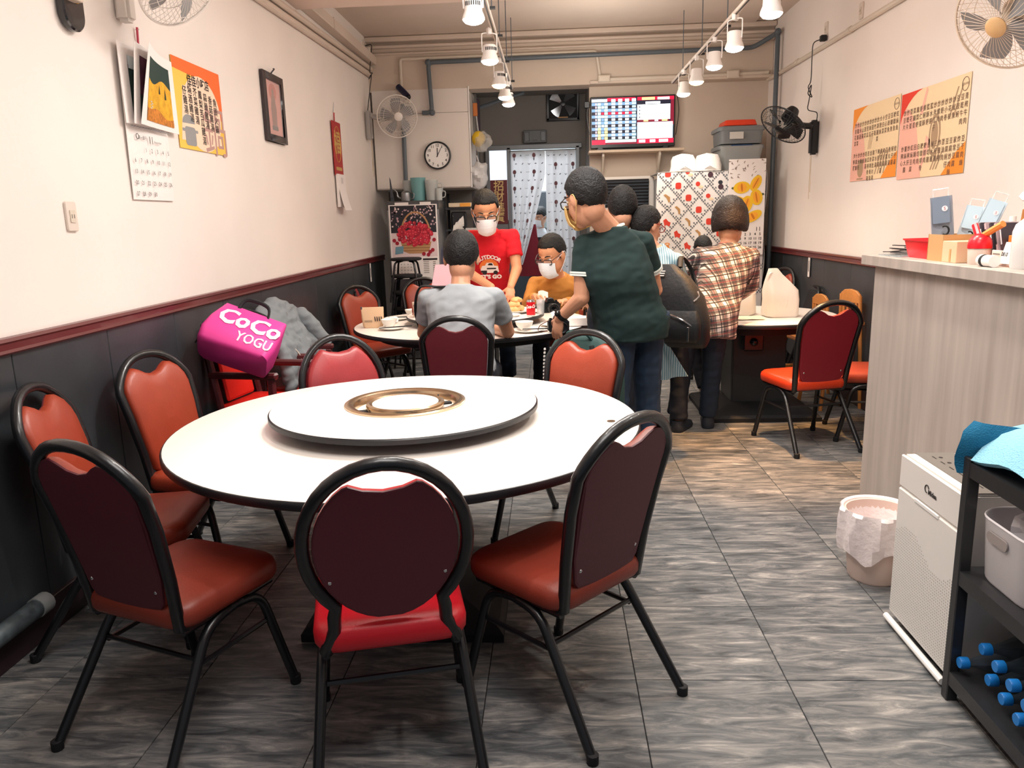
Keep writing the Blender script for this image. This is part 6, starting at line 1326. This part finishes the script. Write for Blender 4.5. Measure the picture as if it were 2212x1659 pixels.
    T = {'short': ((-1, -.97), (-.5, -.95), (-.22, -.58), (.0, -.22), (.16, -.26), (.32, -.02), (.50, .26), (.75, .34), (1, .36)), 'thin': ((-1, -.97), (-.5, -.95), (-.22, -.56), (.0, -.20), (.16, -.22), (.32, .06), (.50, .42), (.75, .52), (1, .52)), 'bob': ((-1, -.80), (-.4, -.80), (0, -.66), (.2, -.35), (.4, .1), (.6, .35), (1, .40))}[hairk]
    def thr(y):
        for (y0, z0), (y1, z1) in zip(T, T[1:]):
            if y <= y1: return z0 + (z1 - z0) * (y - y0) / (y1 - y0)
        return T[-1][1]
    big = {'short': .19, 'thin': .16, 'bob': .36}[hairk]; rx, ry, rz = .0785, .100, .100
    for i in range(nv + 1):
        a = pi * i / nv
        for j in range(nu):
            q = 2 * pi * j / nu; d = V((sin(a) * cos(q), sin(a) * sin(q), cos(a))); z0 = thr(d.y + .04 * sin(q * 13)); s = max(0, min(1, (d.z - z0 + .04 + .05 * noise.noise(d * 11)) / .16)); s = s * s * (3 - 2 * s)
            st = .022 * noise.noise(V((d.x * 22, d.y * 6, d.z * 6))) + .02 * noise.noise(V((d.x * 6, d.y * 6, d.z * 6)) + V((k * 9, 0, 0)))
            r = .90 + (big + st) * s; w = 1.0
            if hairk == 'bob' and d.z < 0: r *= 1 + .10 * min(1, -d.z * 2)
            vs.append(P(d.x * rx * r, -.016 + d.y * ry * r, .022 + d.z * rz * r))
    fs = [(i * nu + j, (i + 1) * nu + j, (i + 1) * nu + (j + 1) % nu, i * nu + (j + 1) % nu) for i in range(nv) for j in range(nu)]
    h.add(vs, fs); h.build('hair', hair, t, angle=80)
    if mask:
        g = []
        for i in range(9):
            v = i / 8; row = []
            for j in range(15):
                u = -1 + j / 7; a = u * 1.05; row.append(P((.070 - .010 * v) * sin(a), .010 + (.106 + .014 * sin(pi * min(1, v * 1.1)) - .022 * max(0, v - .75) * 4) * cos(a) ** .8, -.019 - .094 * v - .012 * (1 - abs(u)) * (v - .5) + .022 * (1 - u * u) * (1 - v) - .014 * abs(u) ** 2 * 0))
            g.append(row)
        mo = MB().sheet(g, .004 * hk).build('face_mask', mask, t, angle=70); lp = MB()
        for s in (-1, 1):
            lp.tube(curve([P(s * .063, .048, -.012), P(s * .079, .012, .005), P(s * .087, -.022, .012), P(s * .085, -.028, -.02), P(s * .074, .0, -.06), P(s * .056, .04, -.10)], 5), .0018 * hk, 5)
        lp.build('ear_loop', mask, mo)
        pl_ = MB()
        for v in (3, 5): pl_.tube([g[v][j] + hf * .003 for j in range(2, 13)], .0014, 4)
        pl_.build('pleat', mask, mo)
    if glasses:
        gl = MB()
        for s in (-1, 1):
            gl.tube([P(s * .033 + x, .110 - .012 * abs(s * .033 + x) / .06, .004 + y) for x, y in rrect(.054, .034, .011, 4)], .0030 * hk, 6, True); gl.tube([P(s * .062, .095, .012), P(s * .080, .045, .016), P(s * .083, -.015, .012)], .0022 * hk, 6)
        gl.tube([P(-.007, .109, .010), P(.007, .109, .010)], .0022 * hk, 6); go = gl.build('glasses', glasses, t); ln = MB()
        for s in (-1, 1): ln.add([P(s * .033 + x, .108 - .012 * abs(s * .033 + x) / .06, .004 + y) for x, y in rrect(.052, .032, .010, 4)], [tuple(range(20))])
        ln.build('lens', M('spectacle_lens', (240, 244, 248), .05, alpha=.18, spec=1), go, angle=0)
    # ---- clothes
    c = MB(); torso(c, .013, top_len)
    for S in 'LR':
        a, e_ = J['sh' + S], J['el' + S]; c.ell(a, (.058 * k,) * 3, nu=14, nv=10); c.cap(nk.lerp(a, .25) - up * .035, a, .05 * k, .055 * k)
        if sleeve <= 1: c.tube([a, a.lerp(e_, sleeve * .5), a.lerp(e_, sleeve)], [.058 * k, .061 * k, .063 * k], 16)
        else: c.cap(a, e_, .057 * k, .050 * k, 14); w = J['wr' + S]; c.tube([e_, e_.lerp(w, .5), e_.lerp(w, .93)], [.052 * k, .046 * k, .038 * k], 14)
    so = remesh(c, topname, top, t, max(vox, .007), 9, .5, .0045)
    if trim:
        cf = MB()
        for S in 'LR':
            a, e_ = J['sh' + S], J['el' + S]
            for q in (-.03, -.075): p0 = a.lerp(e_, sleeve + q); d = (e_ - a).normalized(); cf.tube([p0 - d * .005, p0 + d * .005], .0665 * k, 20)
        cf.build('sleeve_stripe', trim, so)
    c = MB(); f1 = f
    c.loft([ringe(pel + V((0, 0, z)), rt, f1, w * k * girth, d * k * girth) for z, w, d in ((-.10, .15, .105), (.0, .172, .125), (.06, .168, .12))])
    for S in 'LR': c.cap(J['hip' + S], J['kn' + S], .094 * k, .072 * k, 14); w = J['an' + S]; kn = J['kn' + S]; c.tube([kn, kn.lerp(w, .5), w + V((0, 0, .0))], [.072 * k, .068 * k, .068 * k], 14)
    remesh(c, 'trousers', trousers, t, .009, 6, .5, .004)
    for S in 'LR':
        a = J['an' + S]; sm = MB(); z0 = a.z - .085 * k
        sm.loft([[a + f * y * k + rt * x * k + V((0, 0, z - a.z)) for x, y in rr] for z, rr in ((.0, rrect(.085, .26, .042, 5, 0, .07)), (.02, rrect(.095, .275, .046, 5, 0, .07)), (.05, rrect(.088, .25, .043, 5, 0, .062)), (.085, rrect(.075, .14, .035, 5, 0, .01)))])
        sm.build('shoe', shoe, t, angle=50)
    return t, P, J
def legs(x, y, f, w=.10, h=.90, spread=.02, k=1):
    """standing legs for a pelvis at x, y"""
    f = V((f[0], f[1], 0)).normalized(); r = f.cross(V((0, 0, 1))); o = {}
    for s, S in ((-1, 'L'), (1, 'R')):
        p = V((x, y, 0)) + r * s * w; o['hip' + S] = p + V((0, 0, h)); o['kn' + S] = p + r * s * spread + V((0, 0, h * .53)) + f * .02; o['an' + S] = p + r * s * spread * 1.5 + V((0, 0, .09))
    return o
def sit(x, y, f, z=.50, w=.11, ln=.43):
    f = V((f[0], f[1], 0)).normalized(); r = f.cross(V((0, 0, 1))); o = {}
    for s, S in ((-1, 'L'), (1, 'R')):
        p = V((x, y, 0)) + r * s * w; o['hip' + S] = p + V((0, 0, z + .05)); o['kn' + S] = p + f * ln + r * s * .03 + V((0, 0, z + .02)); o['an' + S] = p + f * (ln + .02) + r * s * .03 + V((0, 0, .09))
    return o
GLB = M('spectacle_black', (18, 18, 22), .3)
# man in red
J = dict(head=(-.545, 6.58, 1.60), neck=(-.55, 6.74, 1.425), shL=(-.335, 6.74, 1.385), shR=(-.775, 6.77, 1.385), chest=(-.56, 6.84, 1.20), pel=(-.56, 7.05, .92), elL=(-.30, 6.66, 1.11), wrL=(-.345, 6.42, .975), elR=(-.735, 6.62, 1.10), wrR=(-.50, 6.36, .985))
J.update(legs(-.56, 7.08, (0, -1), .11, .90))
red, P, JR = person('standing man in red t-shirt and white mask, leaning over the table', J, (0, -1, 0), (.10, -.86, -.52), (0, -.4, .9), 1.12, SKIN2, cloth('red_cotton', (214, 14, 34)), .10, .62, JEANS, mask=MASKW, glasses=GLB, vox=.0055, hairk='thin', hands=((-.05, -.55, -.75), (.35, -.25, -.6)), palms=((-.2, .7, -.6), (-.2, -.3, -.9)), curl=.30, head_k=1.38)
m = frame((.0, -.355, 1.10), (1, .02, 0), (0, .40, 1)); a = MB()
c0 = JR['chest'] + V((.02, -.150, -.07)); m = frame(c0, (1, .06, 0), (0, -.45, .9))
for i, s in enumerate('OUTDOOR'):
    q = .85 - 1.7 * i / 6; a.text(s, .050, m @ Matrix.Translation((.115 * sin(-q), .005 + .095 * cos(q), 0)) @ Matrix.Rotation(q * .8, 4, 'Z'), .012, 0, bold=.002)
a.text("LET'S GO", .052, m @ Matrix.Translation((0, -.095, 0)), .012, 0, bold=.003)
a.poly(circ(0, .005, .082, .075, 24, -.25, pi + .25), m, .010, 1)
a.poly([(-.075, -.02), (-.06, .015), (-.035, .018), (-.02, .045), (.03, .045), (.045, .015), (.075, .012), (.085, -.045), (.06, -.055), (-.065, -.055)], m, .011, 0)
a.poly([(-.013, .022), (.0, .04), (.026, .04), (.034, .018)], m, .0116, 2); a.poly(circ(-.04, -.052, .02, None, 14), m, .012, 2); a.poly(circ(.055, -.052, .02, None, 14), m, .012, 2); a.poly(rrect(.08, .014, .003, cx=.02, cy=-.012), m, .0116, 2); a.poly([(-.07, -.03), (-.02, -.03), (-.02, -.05), (-.07, -.05)], m, .0118, 2)
a.build('chest_print', [M('print_white', (240, 232, 226), .8), M('print_sunset', (230, 120, 50), .8), M('print_black', (30, 26, 30), .8)], red, angle=0)
# man in grey, back to us
J = dict(head=(-.575, 4.96, 1.295), neck=(-.58, 4.86, 1.125), shL=(-.795, 4.90, 1.045), shR=(-.365, 4.90, 1.045), chest=(-.58, 4.85, .90), pel=(-.57, 4.74, .56), elL=(-.86, 5.06, .80), wrL=(-.74, 5.26, .79), elR=(-.30, 5.08, .795), wrR=(-.41, 5.30, .785))
J.update(sit(-.57, 4.76, (0, 1)))
gm, P, JG = person('man in pale grey t-shirt seated with his back to the camera', J, (0, 1, 0), (.0, .93, -.36), (0, .35, .93), 1.12, SKIN, cloth('grey_cotton', (150, 155, 160), 7, .5), .02, .62, DARKP, vox=.006, hands=((.5, .85, -.1), (-.4, .9, -.1)), palms=((0, 0, -1), (0, 0, -1)), head_k=1.34, girth=1.12)
MB().tube(curve([JG['neck'] + V((-.09, -.05, .0)), JG['shL'] + V((.06, -.02, .075)), JG['shL'] + V((-.05, .0, .07)), JG['shL'] + V((-.095, .05, -.08)), JG['shL'] + V((-.08, .16, -.25))], 5), .018, 6, flat=.4).build('camera_strap', MATTE, gm)
# man in mustard
J = dict(head=(.0, 6.62, 1.225), neck=(.05, 6.78, 1.035), shL=(.245, 6.80, .965), shR=(-.155, 6.86, .965), chest=(.05, 6.90, .84), pel=(.07, 6.98, .56), elL=(.27, 6.66, .80), wrL=(.10, 6.50, .835), elR=(-.215, 6.68, .80), wrR=(-.145, 6.48, .885))
J.update(sit(.08, 7.0, (-.1, -1)))
mm_, P, JM = person('seated man in mustard shirt and white mask, looking down', J, (-.15, -1, 0), (-.50, -.72, -.48), (-.2, -.3, .9), 1.08, SKIN2, cloth('mustard_cotton', (190, 128, 56)), .02, 1.2, DARKP, mask=M('mask_pale', (226, 236, 244), .7), glasses=GLB, vox=.0055, hands=((-.3, -.6, .1), (.25, -.7, .15)), palms=((0, .2, -1), (.2, 0, -1)), head_k=1.36, hairk='thin', topname='long_sleeve_shirt')
MB().sheet([[JM['wrR'] + V((.03 + .08 * i / 4, -.10 + .01 * sin(i * 2), .05 - .09 * j / 4 + .01 * sin(j * 2 + i))) for i in range(5)] for j in range(5)], .003).build('tissue_in_hand', PAPER, mm_, angle=60)
# man in dark green
J = dict(head=(.185, 4.30, 1.630), neck=(.335, 4.40, 1.47), shL=(.185, 4.36, 1.375), shR=(.530, 4.52, 1.375), chest=(.36, 4.43, 1.20), pel=(.46, 4.48, .92), elL=(.165, 4.34, 1.085), wrL=(.040, 4.46, .955), elR=(.615, 4.66, 1.09), wrR=(.50, 4.90, .99))
J.update(legs(.475, 4.50, (-.5, .85), .095, .92))
gr_, P, JN = person('standing man in dark green t-shirt with striped cuffs, seen from behind', J, (-.45, .9, 0), (-.60, .73, -.33), (-.28, .25, .93), 1.12, SKIN, cloth('green_cotton', (15, 42, 42), 6, .45), .04, .60, JEANS, mask=MASKY, glasses=GLB, vox=.0055, hands=((-.18, .25, -.95), (-.4, .6, -.5)), palms=((.6, .6, 0), (0, 0, -1)), curl=.22, head_k=1.22, girth=1.2, trim=M('cuff_white', (222, 226, 220), .8))
w = JN['wrL']; e = JN['elL']; d = (w - e).normalized(); wb = MB(); wb.tube([w - d * .05, w - d * .02], .0345, 18); wt = wb.build('watch_band', MATTE, gr_); wb = MB(); fc_ = w - d * .035 + V((-.030, -.022, .012)); wb.ell(fc_, (.02, .018, .02), nu=14, nv=8); wb.build('watch_face', M('gloss_black', (15, 15, 18)), wt)
MB().tube([JN['neck'] + V((.068 * cos(q), .062 * sin(q), -.008 + .02 * cos(q))) for q in [2 * pi * i / 28 for i in range(28)]], .009, 6, True).build('collar_stripe', M('cuff_white', (222, 226, 220)), gr_)
# dark-haired person behind him
J = dict(head=(.475, 5.24, 1.575), neck=(.46, 5.26, 1.42), shL=(.27, 5.28, 1.34), shR=(.60, 5.28, 1.34), chest=(.43, 5.28, 1.18), pel=(.42, 5.3, .90), elL=(.23, 5.36, 1.08), wrL=(.28, 5.5, .95), elR=(.62, 5.40, 1.08), wrR=(.54, 5.56, .95))
J.update(legs(.42, 5.3, (0, 1), .09, .88))
person('dark-haired person mostly hidden behind the man in dark green', J, (0, 1, 0), (.1, .95, -.3), (0, .3, .95), 1.0, SKIN, cloth('navy_cotton', (28, 32, 46)), .06, .6, DARKP, vox=.010, head_k=1.15)
# woman with backpack
J = dict(head=(.632, 5.22, 1.455), neck=(.67, 5.17, 1.32), shL=(.56, 5.28, 1.235), shR=(.80, 5.06, 1.235), chest=(.70, 5.16, 1.10), pel=(.77, 5.30, .84), elL=(.55, 5.42, 1.02), wrL=(.60, 5.60, .92), elR=(.86, 5.18, 1.02), wrR=(.84, 5.40, .92))
J.update(legs(.80, 5.46, (.5, .8), .08, .84))
wm, P, JW = person('woman with black backpack and pale striped blouse beside the man in green', J, (.5, .8, 0), (.80, .55, -.28), (.2, .2, .95), .95, SKIN, stripes(), .10, .7, DARKP, vox=.009, hairk='short', glasses=M('spectacle_red', (150, 40, 40), .3), head_k=1.05, topname='blouse')
b = MB(); gr2 = []
for i in range(10): 
    q = i / 9; gr2.append([V((-.19 + (.06 + .14 * q) * (j / 7) * 1.6 - .03 + .012 * sin(j * 1.9), -.30 + .02 * sin(j * 2.1 + i * .3), .86 - .40 * q + .05 * q * (j / 7 - .4))) for j in range(8)])
b.sheet(gr2, .006); b.build('blouse_tail', bpy.data.materials['striped_cloth'], wm, angle=70)
BKP = M('pack_black', (14, 15, 20), .6, bump=.2, bscale=50)
t = thing('backpack', 'black backpack with silver zip worn by the woman', 'backpack', (.80, 4.93, .70), radians(-24)); rg = []
for w_, d_, z, ox in ((.24, .12, 0, .06), (.30, .18, .04, .05), (.34, .20, .16, .03), (.32, .18, .32, .0), (.24, .13, .44, -.05), (.12, .06, .52, -.09)): rg.append([V((p[0] + ox, p[1], z)) for p in rrect(w_, d_, d_ * .42, 5)])
MB().loft(rg).build('body', BKP, t, angle=60)
MB().loft([[V((p[0] + .04, p[1] - .09, z)) for p in rrect(w_, d_, d_ * .4, 4)] for w_, d_, z in ((.20, .03, .04), (.25, .08, .07), (.25, .08, .18), (.2, .02, .24))]).build('front_pocket', BKP, t, angle=60)
MB().tube(curve([V((-.08, -.115, .235)), V((.04, -.14, .20)), V((.12, -.125, .15))], 5), .005, 6).build('zip', CHROME, t); MB().box((.10, -.145, .10), (.014, .008, .09)).build('zip_pull', CHROME, t, bevel=.002)
MB().tube(curve([V((.12, -.09, .30)), V((.15, -.09, .33)), V((.14, -.08, .36))], 4), .005, 6).build('side_buckle', CHROME, t)
for s in (-1, 1): MB().tube(curve([V((-.06 + .06 * s, .02, .50)), V((-.10 + .09 * s, .10, .56)), V((-.08 + .12 * s, .20, .44)), V((.02 + .12 * s, .12, .12))], 5), .018, 6, flat=.5).build('shoulder_strap', BKP, t)
for k_ in range(3): MB().box((-.10 + .004 * k_, -.075, .455 + .014 * k_), (.05, .004, .006)).build('logo_stripe', PAPER, t)
# elderly person in plaid
J = dict(head=(1.25, 5.56, 1.455), neck=(1.225, 5.48, 1.315), shL=(1.035, 5.50, 1.245), shR=(1.385, 5.48, 1.235), chest=(1.19, 5.46, 1.10), pel=(1.10, 5.38, .82), elL=(.925, 5.62, 1.09), wrL=(1.03, 5.82, 1.0), elR=(1.42, 5.56, 1.02), wrR=(1.33, 5.74, .90))
J.update(legs(1.04, 5.40, (.1, 1), .10, .80)); J['anL'] = V((.90, 5.56, .09)); J['knL'] = V((.93, 5.50, .45)); J['anR'] = V((1.12, 5.50, .09)); J['knR'] = V((1.13, 5.46, .45))
person('person in red, black and white plaid shirt leaning over the small table', J, (.15, 1, 0), (.25, .90, -.40), (.1, .45, .9), 1.0, SKIN2, plaid(), .10, 1.2, M('navy_trousers', (20, 34, 52), .8, var=.2, vscale=16), vox=.007, hair=HAIRB, hairk='bob', hands=((.2, .9, -.2), (-.1, .9, -.3)), head_k=1.28, girth=1.04, topname='plaid_shirt')
# hidden helper behind the plaid shirt
J = dict(head=(1.24, 6.46, 1.24), neck=(1.20, 6.54, 1.12), shL=(1.33, 6.57, 1.05), shR=(1.05, 6.55, 1.05), chest=(1.13, 6.57, .98), pel=(1.10, 6.60, .74), elL=(1.34, 6.50, .92), wrL=(1.30, 6.36, .86), elR=(.97, 6.46, .92), wrR=(1.03, 6.30, .88))
J.update(legs(1.10, 6.58, (0, -1), .09, .72)); J['anL'] = V((1.27, 6.42, .09)); J['anR'] = V((1.08, 6.44, .09))
person('short person in maroon hidden behind the plaid shirt, beige shoes showing', J, (0, -1, 0), (0, -.9, -.4), (0, -.3, .9), .86, SKIN, cloth('maroon_cotton', (84, 34, 40)), .05, 1.2, DARKP, shoe=M('shoe_beige', (190, 160, 140), .6), vox=.011)
# kitchen worker behind the curtain
J = dict(head=(-.15, 10.9, 1.55), neck=(-.165, 10.95, 1.39), shL=(.02, 10.95, 1.31), shR=(-.34, 10.98, 1.31), chest=(-.16, 10.96, 1.15), pel=(-.15, 11.0, .88), elL=(.06, 10.86, 1.06), wrL=(-.06, 10.72, .98), elR=(-.38, 10.86, 1.06), wrR=(-.26, 10.72, .98))
J.update(legs(-.15, 11.0, (-.2, -1), .09, .86))
kw, P, JK_ = person('kitchen worker in white shirt and black apron glimpsed between the curtains', J, (-.2, -1, 0), (-.55, -.70, -.42), (-.1, -.3, .9), 1.05, SKIN, cloth('white_cotton', (220, 222, 226)), .05, .75, DARKP, mask=MASKW, vox=.010)
g = [[JK_['chest'] + V((-.15 + .30 * j / 6, -.155 + .10 * abs(j - 3) ** 2 / 9 - .012 * i / 8, .12 - .09 * i)) for j in range(7)] for i in range(9)]
MB().sheet(g, .006).build('apron', MATTE, kw, angle=70); MB().tube(curve([JK_['chest'] + V((-.12, -.13, .12)), JK_['shR'] + V((.08, -.03, .07)), JK_['neck'] + V((0, .07, 0)), JK_['shL'] + V((-.08, -.03, .07)), JK_['chest'] + V((.12, -.13, .12))], 5), .014, 6, flat=.4).build('apron_strap', MATTE, kw)

# the grey jacket draped by the left wall
jk = bpy.data.objects['jacket']; b = MB(); b.T = Matrix.Translation((1.80, -5.0, 0)); random.seed(21)
b.cap((-1.87, 4.78, .93), (-1.86, 5.02, 1.0), .055, .07); b.cap((-1.86, 5.02, 1.0), (-1.84, 5.30, .93), .07, .06)
for k in range(11):
    y = 4.74 + .056 * k; zt = .97 - .9 * (y - 5.02) ** 2; b.cap((-1.82, y, zt), (-1.70 + .02 * sin(k * 1.9), y + .06 * sin(k * .7) - .02, .72 + .02 * sin(k)), .052, .045); b.cap((-1.70 + .02 * sin(k * 1.9), y + .06 * sin(k * .7) - .02, .72 + .02 * sin(k)), (-1.69, y * .96 + .20, .50 + .04 * sin(k * 2.3)), .046, .038)
remesh(b, 'shell', JK, jk, .011, 5, .5, .016)
b = MB(); b.T = Matrix.Translation((1.80, -5.0, 0)); b.cap((-1.76, 5.30, .90), (-1.64, 5.38, .72), .066, .056); b.cap((-1.64, 5.38, .72), (-1.63, 5.26, .52), .056, .042)
remesh(b, 'sleeve', JK, jk, .011, 4, .5, .012)
for o in bpy.data.objects:                                          # flat print too small to pick apart stays one piece
    if o.type == 'MESH' and o.parent and o.name.split('.')[0] in ('dates', 'lettering', 'printing', 'printed_fruit', 'printed_picture', 'printed_motif', 'screen', 'screen_figures', 'printed_lines', 'control_marks', 'numerals', 'gold_characters', 'pattern', 'vent_slot', 'edge_stitching'): stuff(o)
